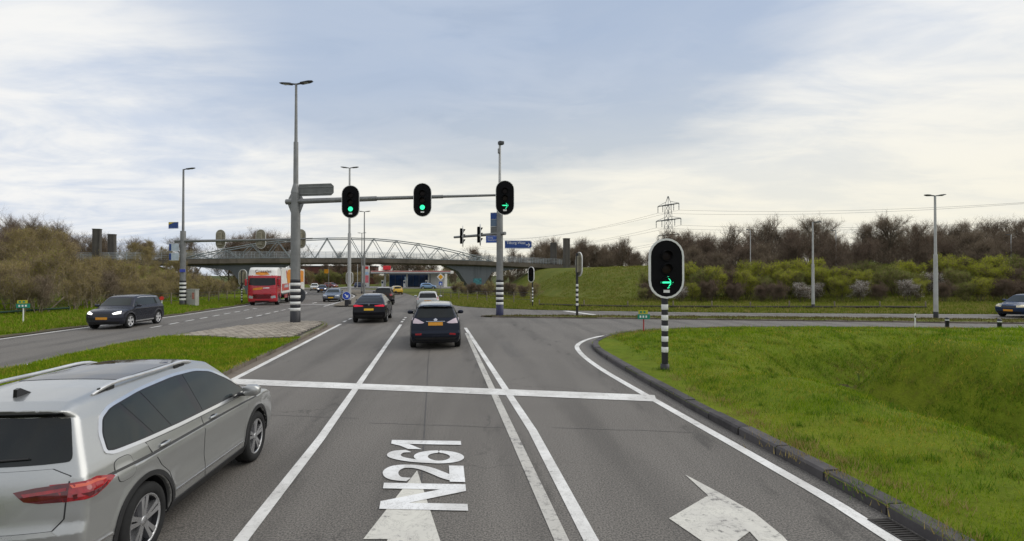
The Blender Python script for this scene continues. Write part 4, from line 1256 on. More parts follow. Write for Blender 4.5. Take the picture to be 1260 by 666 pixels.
class Car:
    """a car body as a solid: side outline x width by height, bowed ends, crowned top, cut wheel arches"""
    def __init__(self, name, label, loc, heading, side, width, wb, ax, wheel_r, paint, cell=0.03, bow=(0.16, 0.12), crown=0.045,
                 k=0.06, arch=0.07, taper=(0.05, 0.06), group=None, tw=0.22, flare=0.015, cat='car', belt=1.05, waist=0.0):
        self.root = empty(name, loc, math.atan2(heading[1], heading[0]), label, cat, group)
        self.side, self.paint = side, paint
        sx = [p[0] for p in side]; sz = [p[1] for p in side]
        self.x0, self.x1, self.H = min(sx), max(sx), max(sz)
        self.hw = max(w for _, w in width)
        self.axF, self.axR = ax + wb, ax
        self.wr, self.tw = wheel_r, tw
        self.ra = wheel_r + arch
        tab = poly_table(side, self.x0 - .4, self.x1 + .4, min(sz) - .4, self.H + .4)
        zz = np.array([p[0] for p in width]); ww = np.array([p[1] for p in width])
        hw = self.hw
        def w_of(x, z):
            w = np.interp(z, zz, ww)
            w = w - taper[0] * sstep(self.axF - .1, self.x1, x) - taper[1] * sstep(self.axR + .2, self.x0, x)
            for a in (self.axF, self.axR):
                r = np.hypot(x - a, z - wheel_r)
                w = w + flare * (1 - sstep(self.ra, self.ra + .12, r))
            if waist:
                w = w - waist * np.exp(-((z - .62) / .10) ** 2) * sstep(self.axR + .3, self.axR + .6, x) * (1 - sstep(self.axF - .6, self.axF - .3, x))
            return w
        def F(x, y, z):
            ay = np.abs(y); q = (ay / hw)
            xx = x + np.where(x > 0, bow[0], -bow[1]) * q ** 2.6 * sstep(0.2, 1.4, np.abs(x))
            z2 = z + crown * q ** 2 * sstep(.7, .95, z)
            d = smax(tab(xx, z2), (ay - w_of(x, z)) * .96, k)
            for a in (self.axF, self.axR):
                cut = np.maximum(np.hypot(x - a, z - wheel_r) - self.ra, (hw - .34) - ay)
                d = smax(d, -cut, .012)
            return d
        self.F = F
        P, Q = surface_net(F, (self.x0 - .06, -hw - .06, min(sz) - .06), (self.x1 + .06, hw + .06, self.H + .06), cell)
        e = 0.004
        def grad(p):
            g = np.stack([F(p[:, 0] + e, p[:, 1], p[:, 2]) - F(p[:, 0] - e, p[:, 1], p[:, 2]),
                          F(p[:, 0], p[:, 1] + e, p[:, 2]) - F(p[:, 0], p[:, 1] - e, p[:, 2]),
                          F(p[:, 0], p[:, 1], p[:, 2] + e) - F(p[:, 0], p[:, 1], p[:, 2] - e)], 1)
            return g / (np.linalg.norm(g, axis=1, keepdims=True) + 1e-9)
        self.grad = grad
        for _ in range(2):
            P = P - grad(P) * np.clip(F(P[:, 0], P[:, 1], P[:, 2]), -cell, cell)[:, None]
        me = bpy.data.meshes.new('body')
        me.from_pydata(P.tolist(), [], Q.tolist())
        me.materials.append(paint)
        me.materials.append(M_TRIM)
        ctr = P[Q].mean(1)
        inner = np.zeros(len(Q), np.int32)
        for a in (self.axF, self.axR):
            inner |= ((np.hypot(ctr[:, 0] - a, ctr[:, 2] - wheel_r) < self.ra + .008) & (np.abs(ctr[:, 1]) < hw - .03)).astype(np.int32)
        inner |= (ctr[:, 2] < min(sz) + .015).astype(np.int32)
        me.polygons.foreach_set('material_index', inner)
        me.polygons.foreach_set('use_smooth', [True] * len(Q))
        me.update()
        me.normals_split_custom_set_from_vertices(grad(P).tolist())
        self.body = bpy.data.objects.new('body', me)
        link(self.body, self.root)
    # ---- points of the skin
    def hit(self, a, b, axis):
        """axis 'L'/'R': a=x, b=z seen from the side; 'B'/'F': a=y, b=z from behind / in front; 'T': a=x, b=y from above"""
        a = np.asarray(a, float); b = np.asarray(b, float)
        n = len(a)
        inn, out = np.zeros((n, 3)), np.zeros((n, 3))
        if axis in 'LR':
            s = 1 if axis == 'L' else -1
            inn[:, 0] = out[:, 0] = a; inn[:, 2] = out[:, 2] = b
            inn[:, 1] = s * .12; out[:, 1] = s * (self.hw + .1)
        elif axis in 'BF':
            s = 1 if axis == 'F' else -1
            inn[:, 1] = out[:, 1] = a; inn[:, 2] = out[:, 2] = b
            inn[:, 0] = (self.axF + .0) if s > 0 else (self.axR + .3)
            inn[:, 0] = np.where(b > 0.95, s * .1, inn[:, 0])
            out[:, 0] = (self.x1 + .1) if s > 0 else (self.x0 - .1)
        else:
            inn[:, 0] = out[:, 0] = a; inn[:, 1] = out[:, 1] = b
            inn[:, 2] = .6; out[:, 2] = self.H + .1
        # march inwards from outside, then bisect
        t = np.zeros(n); done = np.zeros(n, bool)
        steps = 60
        lo_t = np.zeros(n); hi_t = np.ones(n)
        for i in range(1, steps + 1):
            tt = i / steps
            p = out + (inn - out) * tt
            ins = self.F(p[:, 0], p[:, 1], p[:, 2]) < 0
            new = ins & ~done
            lo_t[new] = (i - 1) / steps; hi_t[new] = tt
            done |= ins
        for _ in range(14):
            m = (lo_t + hi_t) / 2
            p = out + (inn - out) * m[:, None]
            ins = self.F(p[:, 0], p[:, 1], p[:, 2]) < 0
            hi_t = np.where(ins, m, hi_t); lo_t = np.where(ins, lo_t, m)
        p = out + (inn - out) * ((lo_t + hi_t) / 2)[:, None]
        return p, self.grad(p)
    def patch(self, name, axis, outline, mat, off=0.004, grid=0.06, parent=None, depth=0.02, hole=None):
        """a thin shell lying on the skin inside the outline (optionally with a hole)"""
        rings = [outline] + ([hole] if hole else [])
        pts, edges = [], []
        for ring in rings:
            dense = []
            for p, q in zip(ring, ring[1:] + ring[:1]):
                m = max(1, int(math.hypot(q[0] - p[0], q[1] - p[1]) / grid))
                dense += [(p[0] + (q[0] - p[0]) * i / m, p[1] + (q[1] - p[1]) * i / m) for i in range(m)]
            o = len(pts)
            pts += dense
            edges += [(o + i, o + (i + 1) % len(dense)) for i in range(len(dense))]
        nb = len(pts)
        xs = np.arange(min(p[0] for p in outline), max(p[0] for p in outline), grid)
        zs = np.arange(min(p[1] for p in outline), max(p[1] for p in outline), grid)
        if len(xs) and len(zs):
            X, Z = np.meshgrid(xs, zs); X = X.ravel(); Z = Z.ravel()
            ok = inside(X, Z, outline) & (poly_dist(X, Z, list(outline) + [outline[0]]) > grid * .4)
            if hole: ok &= ~inside(X, Z, hole) & (poly_dist(X, Z, list(hole) + [hole[0]]) > grid * .4)
            pts += list(zip(X[ok], Z[ok]))
        v, e, f, *_ = geometry.delaunay_2d_cdt([Vector(p) for p in pts], edges, [], 1, 1e-5)
        A = np.array([q.x for q in v]); B = np.array([q.y for q in v])
        if hole:
            cx = [(sum(A[i] for i in q) / len(q), sum(B[i] for i in q) / len(q)) for q in f]
            f = [q for q, c in zip(f, cx) if not inside(c[0], c[1], hole)]
        P, N = self.hit(A, B, axis)
        top = P + N * off
        bot = P - N * depth
        cnt = {}
        for q in f:
            for i in range(len(q)):
                a, b = q[i], q[(i + 1) % len(q)]
                cnt[(a, b)] = cnt.get((a, b), 0) + 1
        rim = [(a, b) for (a, b) in cnt if (b, a) not in cnt]
        m = MB()
        m.add([tuple(p) for p in top], [tuple(q) for q in f], 0, True)
        ids = sorted({i for r in rim for i in r}); mp = {i: k for k, i in enumerate(ids)}
        nI = len(ids)
        m.add([tuple(top[i]) for i in ids] + [tuple(bot[i]) for i in ids], [(mp[a], mp[b], nI + mp[b], nI + mp[a]) for a, b in rim])
        me = m.mesh(name, mat)
        # faces of the shell must look outwards
        pn = np.array([p.normal[:] for p in me.polygons[:len(f)]])
        if len(pn) and (pn * N.mean(0)).sum(1).mean() < 0: me.flip_normals()
        o = bpy.data.objects.new(name, me)
        link(o, parent or self.root)
        return o
    def both(self, name, outline, mat, off=0.004, grid=0.06, **kw):
        return [self.patch(name, ax, outline, mat, off, grid, **kw) for ax in 'LR']
    def line(self, name, axis, pts, w, mat, off=0.003, grid=0.05, parent=None, closed=False, step=.05):
        L = smooth_line(pts, step) if not closed else pts
        A = offset_line(L, w / 2); B = offset_line(L, -w / 2)
        return self.patch(name, axis, A + B[::-1], mat, off, grid, parent, .012)
    def mirrorpair(self, name, axis, outline, mat, off=0.004, grid=0.05, **kw):
        return [self.patch(name, axis, [(s * a, b) for a, b in outline][::s], mat, off, grid, **kw) for s in (1, -1)]
    def wheels(self, style='five', seg=32, rim_mat=M_ALLOY):
        r, w = self.wr, self.tw
        ri = r * .70
        t = MB().lathe([(ri, -w * .42), (ri + .015, -w * .49), (r * .88, -w * .5), (r - .012, -w * .43), (r, -w * .36), (r, w * .36), (r - .012, w * .43), (r * .88, w * .5), (ri + .015, w * .49), (ri, w * .42)], (0, 0, 0), 'Y', seg)
        for q in (-.2, 0, .2): t.lathe([(r - .004, w * (q - .03)), (r + .0025, w * (q - .025)), (r + .0025, w * (q + .025)), (r - .004, w * (q + .03))], (0, 0, 0), 'Y', seg)
        tyre = t.mesh('tyre', M_RUBBER)
        b = MB().lathe([(ri, w * .44), (ri - .012, w * .45), (ri - .022, w * .40)], (0, 0, 0), 'Y', seg, 0)
        b.lathe([(ri - .022, w * .40), (ri - .035, -w * .3)], (0, 0, 0), 'Y', seg, 1)
        b.lathe([(.001, w * .20), (ri - .033, w * .20)], (0, 0, 0), 'Y', seg, 1)
        b.lathe([(.001, w * .40), (.035, w * .40), (.05, w * .36), (.055, w * .1)], (0, 0, 0), 'Y', 16, 0)
        n = 5
        for i in range(n):
            a = 2 * PI * i / n + PI / 2
            for s in (-1, 1) if style == 'five' else (0,):
                a0 = a + s * .22; a1 = a + s * (.155 if style == 'five' else 0)
                w0, w1 = (.022, .026) if style == 'five' else (.055, .07)
                vs = []
                for rr, hwid, aa, yy in ((.03, w0, a0, w * .37), (ri * .55, w0 * .85, (a0 + a1) / 2, w * .40), (ri - .015, w1, a1, w * .42)):
                    ca, sa = math.cos(aa), math.sin(aa)
                    for q, dy in ((-1, 0), (1, 0), (1, -.05), (-1, -.05)):
                        vs.append((rr * ca - q * hwid * sa, yy + dy, rr * sa + q * hwid * ca))
                fs = []
                for j in range(2):
                    for k2 in range(4): fs.append((j * 4 + k2, j * 4 + (k2 + 1) % 4, j * 4 + 4 + (k2 + 1) % 4, j * 4 + 4 + k2))
                b.add(vs, fs, 0)
        rim = b.mesh('rim', [rim_mat, M_ALLOYD])
        for x in (self.axF, self.axR):
            for s in (1, -1):
                wq = place(tyre, 'wheel', self.root, (x, s * (self.hw - w / 2 - .005), r), 0 if s > 0 else PI)
                place(rim, 'rim', wq)
    def mirrors(self, x, z, mat, size=(.14, .20, .14), y=None):
        for s in (1, -1):
            y_ = (y or self.hw)
            o = MB()
            sx, sy, sz = size
            n = 12
            vs, fs = [], []
            prof = [(-.5, .05), (-.48, .75), (-.3, .95), (.1, 1.0), (.38, .72), (.5, .25)]
            for px, pr in prof:
                for k in range(n):
                    q = 2 * PI * k / n
                    cq, sq = math.cos(q), math.sin(q)
                    sc = (abs(cq) ** 3 + abs(sq) ** 3) ** (-1 / 3)
                    vs.append((x + px * sx, s * (y_ + sy * .55) + pr * sy * .5 * cq * sc, z + pr * sz * .5 * sq * sc))
            for i in range(len(prof) - 1):
                for k in range(n): fs.append((i * n + k, i * n + (k + 1) % n, (i + 1) * n + (k + 1) % n, (i + 1) * n + k))
            fs += [tuple(range(n)), tuple(range((len(prof) - 1) * n, len(prof) * n))]
            m = o.add(vs, fs, 0, True).build('wing_mirror', mat, self.root)
            MB().box((x, s * (y_ + .0), z - sz * .35), (.07, .14, .04), 0, 0, .012).build('mirror_arm', M_TRIM, m)

def chaikin(o, n=2, q=.86):
    for _ in range(n):
        o = [w_ for a, b in zip(o, o[1:] + o[:1]) for w_ in ((a[0] * q + b[0] * (1 - q), a[1] * q + b[1] * (1 - q)), (a[0] * (1 - q) + b[0] * q, a[1] * (1 - q) + b[1] * q))]
    return o
def scale_side(pts, sx, sz, dx=0.0):
    return [(x * sx + dx, z * sz) for x, z in pts]
SUV_SIDE = [(-2.05, .24), (-2.20, .36), (-2.245, .50), (-2.245, .62), (-2.215, .70), (-2.195, .95), (-2.165, 1.08), (-2.12, 1.15), (-1.90, 1.50), (-1.965, 1.57), (-1.80, 1.615), (-1.4, 1.65), (-.8, 1.67), (-.2, 1.672), (.25, 1.655), (.5, 1.60), (1.18, 1.13), (1.32, 1.075), (1.7, 1.035), (2.02, .965), (2.15, .90), (2.22, .78), (2.245, .60), (2.235, .42), (2.12, .25), (1.8, .22), (-1.7, .22)]
COUPE_SIDE = [(-2.1, .26), (-2.27, .40), (-2.33, .62), (-2.30, .90), (-2.29, 1.02), (-2.34, 1.08), (-2.2, 1.12), (-1.45, 1.44), (-.9, 1.575), (-.4, 1.62), (0, 1.62), (.4, 1.58), (.62, 1.50), (1.3, 1.10), (1.5, 1.06), (2.0, .98), (2.25, .88), (2.35, .7), (2.35, .45), (2.2, .26), (1.8, .22), (-1.8, .22)]
HATCH_SIDE = [(-1.85, .24), (-1.97, .38), (-2.0, .62), (-1.97, .92), (-1.92, 1.02), (-1.72, 1.38), (-1.76, 1.43), (-1.5, 1.465), (-.8, 1.495), (-.2, 1.50), (.3, 1.47), (.5, 1.42), (1.2, .98), (1.35, .93), (1.75, .86), (1.95, .77), (2.02, .62), (2.02, .40), (1.9, .22), (1.6, .19), (-1.6, .19)]
SEDAN_SIDE = [(-2.2, .24), (-2.34, .40), (-2.38, .62), (-2.34, .90), (-2.30, 1.02), (-2.1, 1.06), (-1.7, 1.08), (-1.1, 1.36), (-.7, 1.43), (-.2, 1.455), (.2, 1.43), (.45, 1.37), (1.15, .99), (1.3, .95), (1.9, .88), (2.2, .78), (2.3, .62), (2.32, .42), (2.18, .22), (1.8, .19), (-1.8, .19)]
def widths(hw, belt=1.05, roof=1.67, rw=.60):
    return [(.18, hw - .13), (.28, hw - .05), (.40, hw - .012), (.58, hw), (.78, hw - .008), (belt - .08, hw - .012), (belt - .045, hw - .030), (belt, hw - .055), (belt + .06, hw - .085), (belt + (roof - belt) * .75, rw + .035), (roof - .03, rw - .03), (roof + .1, rw - .12)]
def paint_mat(name, col, metal=0.55, rough=0.32):
    dark = max(col) < .08
    if name in MATS: return MATS[name]
    k = NT(name)
    p = k.coord('Object')
    f = k.noise(p, 900.0, 2, 0.5)
    d = k.noise(k.mapping(p, (1, 1, 2.2)), 2.2, 5, 0.65)
    c = k.mix(k.ramp(f, .35, .65), tuple(x * .88 for x in col), tuple(min(1, x * 1.12) for x in col))
    z = k.n('ShaderNodeSeparateXYZ'); k.l(p, z.inputs[0])
    low = k.ramp(z.outputs[2], 0.15, 0.75, 1.0, 0.0)
    dust = k.math('MULTIPLY', low, k.ramp(d, .3, .75, .02 if dark else .1, .16 if dark else .45))
    c = k.mix(dust, c, (.12, .105, .085))          # road dust thrown up along the sills
    k.set(k.b.inputs['Base Color'], c)
    k.b.inputs['Metallic'].default_value = metal
    k.set(k.b.inputs['Roughness'], k.math('ADD', k.math('MULTIPLY', dust, .5), k.ramp(d, .3, .7, rough - .03, rough + .05)))
    k.b.inputs['Coat Weight'].default_value = 0.16 if dark else 0.55
    k.b.inputs['Coat Roughness'].default_value = 0.04
    k.b.inputs['Specular IOR Level'].default_value = 0.18 if dark else 0.5
    MATS[name] = k.m
    return k.m

# ---------------------------------------------------------------- silver SUV, close on the left
def silver_suv():
    hd = Vector((-.087, 1)).normalized()
    P = paint_mat('silver_paint', (0.43, 0.435, 0.425), 0.8, 0.36)
    wz = [(.18, .79), (.26, .86), (.36, .905), (.50, .918), (.62, .915), (.80, .912), (.905, .918), (.935, .912), (.96, .893), (1.05, .868), (1.10, .845), (1.45, .665), (1.56, .60), (1.64, .54), (1.75, .46)]
    c = Car('parked_suv', 'silver SUV with roof rails and alloy wheels close at the left picture edge', (-4.52, 6.34, 0), hd, SUV_SIDE, wz, 2.68, -1.34, .352, P,
            cell=0.022, bow=(.17, .13), crown=.05, k=.045, arch=.055, taper=(.07, .045), flare=.012, tw=.235, waist=.012)
    c.root.name = 'silver_suv'
    # greenhouse
    DLO = [(-1.74, 1.15), (-1.70, 1.29), (-1.615, 1.405), (-1.47, 1.468), (-1.0, 1.522), (-.35, 1.545), (.12, 1.525), (.42, 1.465), (.72, 1.315), (.98, 1.135), (1.0, 1.09), (.4, 1.085), (-.6, 1.095), (-1.3, 1.115), (-1.66, 1.13)]
    OUT = [(-1.775, 1.14), (-1.735, 1.30), (-1.64, 1.43), (-1.48, 1.495), (-1.0, 1.550), (-.35, 1.574), (.12, 1.554), (.44, 1.49), (.75, 1.335), (1.03, 1.135), (1.06, 1.062), (.4, 1.055), (-.6, 1.065), (-1.3, 1.085), (-1.68, 1.10)]
    DLO, OUT = chaikin(DLO), chaikin(OUT)
    c.both('window_surround', DLO, M_GLOSSB, .003, .05)
    for ax in 'LR': c.patch('chrome_strip', ax, OUT, M_CHROME, .007, .05, hole=DLO)
    panes = [[(-1.72, 1.158), (-1.685, 1.285), (-1.605, 1.39), (-1.47, 1.452), (-1.38, 1.464), (-1.17, 1.13), (-1.30, 1.125), (-1.60, 1.14)],
             [(-1.32, 1.470), (-1.02, 1.505), (-.83, 1.115), (-1.11, 1.125)],
             [(-.99, 1.507), (-.30, 1.525), (-.28, 1.11), (-.80, 1.115)],
             [(-.16, 1.527), (.11, 1.508), (.40, 1.452), (.69, 1.31), (.93, 1.13), (.94, 1.105), (-.14, 1.108)]]
    for ax in 'LR':
        for p in panes: c.patch('side_window', ax, p, M_GLASS2, .005, .05)
    c.patch('rear_window', 'B', chaikin([(-.575, 1.495), (-.61, 1.42), (-.705, 1.19), (-.69, 1.155), (.69, 1.155), (.705, 1.19), (.61, 1.42), (.575, 1.495)]), M_GLASS, .004, .05)
    c.patch('windscreen', 'F', [(-.56, 1.58), (-.74, 1.14), (-.5, 1.11), (.5, 1.11), (.74, 1.14), (.56, 1.58)], M_GLASS, .004, .06)
    c.patch('spoiler_lip', 'B', [(-.56, 1.502), (.56, 1.502), (.55, 1.535), (-.55, 1.535)], M_GLOSSB, .006, .05)
    wp = c.hit([0.0, -.42], [1.195, 1.20], 'B')[0]
    MB().tube([tuple(wp[0] + np.array([-.02, 0, 0])), tuple(wp[1] + np.array([-.018, 0, .01]))], [.016, .007], 8).build('rear_wiper', M_TRIM, c.root)
    # panoramic roof panel, rails, antenna
    c.patch('glass_roof', 'T', [(-1.05, -.47), (-1.05, .47), (.15, .46), (.30, .40), (.33, 0), (.30, -.40), (.15, -.46)], plain('roof_glass', (.012, .013, .018), .05, 0, .2, spec=.3), .004, .06)
    for s in (1, -1):
        xs = np.linspace(-1.55, .18, 16); ys = np.full(16, s * .565) - s * .02 * np.abs(np.linspace(-1, 1, 16)) ** 2
        hp, _ = c.hit(xs, ys, 'T')
        lift = .052 * np.clip(1 - np.abs(np.linspace(-1.02, 1.02, 16)) ** 6, .0, 1)
        pts = [tuple(h + np.array([0, 0, l + .004])) for h, l in zip(hp, lift)]
        rl = MB().tube(pts, [.012] + [.019] * 14 + [.012], 10).build('roof_rail', plain('rail_alu', (.62, .62, .62), .35, .6), c.root)
        for i in (1, 2, 12, 13):
            MB().box((hp[i][0], hp[i][1], hp[i][2] + .02), (.11, .022, .05), 0, 0, .008).build('rail_foot', M_TRIM, rl)
    hp, _ = c.hit([-1.60], [0.0], 'T')
    x, y, z = hp[0]
    MB().prism([(x - .09, z - .01), (x + .10, z - .01), (x + .02, z + .03), (x - .05, z + .068), (x - .085, z + .06)], -.016, .016, 'XZ').build('antenna_fin', M_GLOSSB, c.root)
    # doors as panels with dark gaps
    fd = [(-.22, 1.05), (-.225, .80), (-.22, .50), (-.20, .36), (.80, .36), (.86, .48), (.93, .68), (1.0, .85), (1.03, 1.045), (.4, 1.04)]
    rd = [(-.235, 1.05), (-.24, .80), (-.235, .50), (-.215, .36), (-.84, .36), (-.87, .50), (-.96, .68), (-1.10, .80), (-1.22, .95), (-1.27, 1.075), (-.7, 1.055)]
    grow = lambda o, d: [(cx + (x - cx) * (1 + d), cz + (z - cz) * (1 + d)) for cx, cz in [(sum(p[0] for p in o) / len(o), sum(p[1] for p in o) / len(o))] for x, z in o]
    for ax in 'LR':
        for o in (fd, rd):
            q = c.patch('door_gap', ax, grow(o, .016), M_TRIM, .0015, .05)
            d = c.patch('door', ax, o, P, .004, .05)
            x0 = o[0][0]
            hx = (.02 if o is fd else -1.02)
            # handle: cup and bar
            p2, n2 = c.hit([hx, hx - .085, hx + .085], [.985, .985, .985], ax)
            cup = c.patch('handle_cup', ax, [(hx + .085 * math.cos(t), .978 + .034 * math.sin(t)) for t in np.linspace(0, 2 * PI, 17)[:-1]], M_TRIM, .0055, .03, parent=d)
            pts = [tuple(p2[1] + n2[1] * .012), tuple(p2[0] + n2[0] * .042), tuple(p2[2] + n2[2] * .012)]
            MB().tube(smooth3(pts), .016, 8).build('door_handle', P, d)
    # creases, side mouldings, arches
    c.both('waist_crease_shade', [(-1.86, .975), (-1.3, .968), (.4, .966), (1.30, .95), (1.30, .935), (.4, .943), (-1.3, .943), (-1.86, .952)], plain('crease_shade', (.045, .044, .042), .5, .3), .0062, .06)  # dark strip painted as the shade under the side crease
    for ax in 'LR':
        c.patch('sill_cladding', ax, [(-.92, .34), (-.90, .25), (.90, .25), (.92, .34)], M_TRIM, .012, .06)
        c.patch('side_strip', ax, [(-.84, .455), (.86, .435), (.86, .415), (-.84, .435)], M_CHROME, .012, .06)
        for a in (c.axF, c.axR):
            ang = np.linspace(R(-14), R(194), 40)
            o_ = [(a + (c.ra + .052) * math.cos(t), c.wr + (c.ra + .052) * math.sin(t)) for t in ang]
            i_ = [(a + (c.ra + .008) * math.cos(t), c.wr + (c.ra + .008) * math.sin(t)) for t in ang]
            c.patch('arch_trim', ax, o_ + i_[::-1], M_TRIM, .010, .03)
        fl = [(-1.62 + .115 * math.copysign(abs(math.cos(t)) ** .6, math.cos(t)), .955 + .10 * math.copysign(abs(math.sin(t)) ** .6, math.sin(t))) for t in np.linspace(0, 2 * PI, 33)[:-1]]
        if ax == 'R':
            c.patch('filler_gap', ax, grow(fl, .05), M_TRIM, .0015, .04)
            c.patch('filler_flap', ax, fl, P, .004, .04)
    # tail lamps wrap round the corner: one shell on the tailgate, one on the wing
    for s in (1, -1):
        c.patch('tail_lamp', 'B', [(s * .38, .975), (s * .52, .998), (s * .745, 1.012), (s * .745, .872), (s * .56, .878), (s * .46, .90)][::s], M_REDD, .012, .04)
        t2 = c.patch('tail_lamp', 'L' if s > 0 else 'R', [(-2.13, 1.012), (-1.95, 1.008), (-1.80, .962), (-1.77, .94), (-1.90, .90), (-2.0, .872), (-2.13, .87)], M_RED, .012, .035)
        c.patch('lamp_bar', 'B', [(s * .44, .958), (s * .73, .98), (s * .73, .955), (s * .46, .935)][::s], M_RED, .016, .04)
        c.patch('lamp_bar', 'L' if s > 0 else 'R', [(-2.11, .92), (-1.95, .915), (-1.86, .935), (-1.89, .915), (-1.97, .89), (-2.11, .888)], M_REDD, .016, .04, parent=t2)
        c.patch('lamp_bar', 'L' if s > 0 else 'R', [(-2.10, .995), (-1.96, .99), (-1.85, .955), (-1.90, .95), (-1.98, .968), (-2.10, .97)], glow('tail_pale', (.8, .16, .10), .18), .016, .04, parent=t2)
    # tailgate seam, plate, bumper
    gate = [(-.60, 1.12), (-.735, 1.06), (-.725, .74), (-.66, .66), (.66, .66), (.725, .74), (.735, 1.06), (.60, 1.12)]
    c.patch('tailgate_gap', 'B', grow(gate, .014), M_TRIM, .0015, .05)
    c.patch('tailgate', 'B', gate, P, .004, .05)
    c.patch('plate_recess', 'B', [(-.33, .90), (-.36, .74), (.36, .74), (.33, .90)], P, .006, .05)
    c.patch('number_plate', 'B', [(-.26, .875), (-.26, .765), (.26, .765), (.26, .875)], M_PLATE, .012, .06)
    c.patch('badge', 'B', [(.06 * math.cos(t), 1.01 + .06 * math.sin(t)) for t in np.linspace(0, 2 * PI, 21)[:-1]], M_CHROME, .014, .03)
    c.patch('bumper_ledge', 'B', [(-.70, .625), (-.66, .655), (.66, .655), (.70, .625)], plain('ledge_silver', (.35, .35, .33), .3, .7), .008, .05)
    c.patch('bumper_lower', 'B', [(-.76, .42), (-.70, .28), (.70, .28), (.76, .42)], M_TRIM, .010, .06)
    for s in (1, -1):
        c.patch('bumper_strip', 'R' if s < 0 else 'L', [(-2.12, .475), (-1.80, .465), (-1.80, .445), (-2.12, .455)], M_CHROME, .012, .05)
        c.patch('bumper_reflector', 'B', [(s * .50, .47), (s * .74, .47), (s * .74, .44), (s * .50, .44)][::s], M_RED, .014, .05)
        c.patch('headlamp', 'F', [(s * .40, .80), (s * .72, .84), (s * .70, .72), (s * .42, .70)][::s], M_HEAD, .008, .05)
    c.patch('grille', 'F', [(-.40, .80), (-.40, .70), (.40, .70), (.40, .80)], M_GLOSSB, .008, .06)
    c.patch('lower_grille', 'F', [(-.55, .50), (-.5, .34), (.5, .34), (.55, .50)], M_TRIM, .008, .06)
    bon = [(1.35, -.70), (1.35, .70), (2.02, .62), (2.10, .3), (2.12, 0), (2.10, -.3), (2.02, -.62)]
    c.patch('bonnet_gap', 'T', grow(bon, .014), M_TRIM, .0015, .07)
    c.patch('bonnet', 'T', bon, P, .004, .07)
    c.wheels('five', 48)
    c.mirrors(.83, 1.13, P, (.15, .23, .155), .905)
    return c
def smooth3(p):
    a, b, c_ = (Vector(q) for q in p)
    out = []
    for t in np.linspace(0, 1, 9):
        out.append(tuple(a * (1 - t) ** 2 + b * (2 * t * (1 - t)) + c_ * t * t))
    return out
silver_suv()

# ---------------------------------------------------------------- other traffic
def rear_car(name, label, rear, heading, side, hw, wb, ax, wr, paintm, *, belt, roof, rw, cell=.045, win, tail, tailm, plate=(0, .95), platem=M_PLATE, wl_=None, extra=None, group='cars on the junction', dlo=None, mirror=True, lit=None, low=True, rimm=M_ALLOY, k=.06, frontwin=None, mirm=None):
    hd = Vector(heading).normalized()
    x0 = min(p[0] for p in side)
    z = gz(rear[0], rear[1])
    c = Car(name, label, (rear[0] - hd.x * x0, rear[1] - hd.y * x0, z), hd, side, widths(hw, belt, roof, rw), wb, ax, wr, paintm, cell, (.16, .12), .05, k, .05, (.05, .06), group)
    gsz = .08
    c.patch('rear_window', 'B', win, M_GLASS, .006, gsz)
    if tail: c.mirrorpair('tail_lamp', 'B', tail, tailm, .012, gsz)
    c.patch('number_plate', 'B', [(plate[0] - .26, plate[1] + .058), (plate[0] - .26, plate[1] - .058), (plate[0] + .26, plate[1] - .058), (plate[0] + .26, plate[1] + .058)], platem, .02, .1)
    if low: c.patch('bumper_lower', 'B', [(-hw + .18, .46), (-hw + .22, .30), (hw - .22, .30), (hw - .18, .46)], M_TRIM, .012, .1)
    if dlo:
        c.both('side_window', dlo, M_GLASS2, .005, gsz)
    if frontwin: c.patch('windscreen', 'F', frontwin, M_GLASS, .005, gsz)
    for o in (extra or []): c.patch(*o)
    c.wheels('five' , 20, rimm)
    if mirror: c.mirrors(ax + wb - .55, belt + .09, mirm or paintm, (.14, .24, .16), hw - .03)
    return c
HR = (-.143, 1)
SUV_DLO = [(-1.7, 1.16), (-1.6, 1.40), (-1.0, 1.49), (0, 1.51), (.42, 1.42), (.95, 1.12)]
navy = paint_mat('navy_black_paint', (0.012, 0.016, 0.028), .4, .22)
lex = [(x * 1.06, z * 1.0) for x, z in SUV_SIDE]
rear_car('dark_suv', 'dark navy SUV with roof spoiler seen from behind in the middle lane', (-2.76, 19.08), HR, lex, .943, 2.74, -1.40, .37, navy, belt=1.08, roof=1.67, rw=.64, cell=.03,
         win=[(-.60, 1.49), (-.70, 1.16), (.70, 1.16), (.60, 1.49)],
         tail=[(.40, .995), (.46, .965), (.62, .955), (.80, .965), (.86, 1.06), (.84, 1.13), (.74, 1.145), (.60, 1.09)], tailm=glow('clear_lamp', (.62, .52, .58), .28), plate=(0, .945),
         dlo=SUV_DLO, group=None,
         extra=[('spoiler', 'B', [(-.58, 1.50), (.58, 1.50), (.56, 1.56), (-.56, 1.56)], M_GLOSSB, .01),
                ('reflector', 'B', [(-.72, .60), (-.50, .62), (-.50, .55), (-.72, .54)], M_RED, .014), ('reflector', 'B', [(.50, .62), (.72, .60), (.72, .54), (.50, .55)], M_RED, .014),
                ('badge', 'B', [(-.05, 1.05), (.05, 1.05), (.07, 1.10), (0, 1.14), (-.07, 1.10)], M_BADGE, .014),
                ('chrome_bar', 'B', [(-.34, 1.025), (.34, 1.025), (.34, 1.04), (-.34, 1.04)], M_BADGE, .012),
                ('roof_skin', 'T', [(-1.95, -.54), (-1.95, .54), (.25, .5), (.25, -.5)], paint_mat('painted_roof_sheen', (.16, .17, .20), .5, .2), .004)])  # sky sheen on the roof painted as a paler colour
blackp = paint_mat('black_paint', (0.010, 0.010, 0.013), .3, .2)
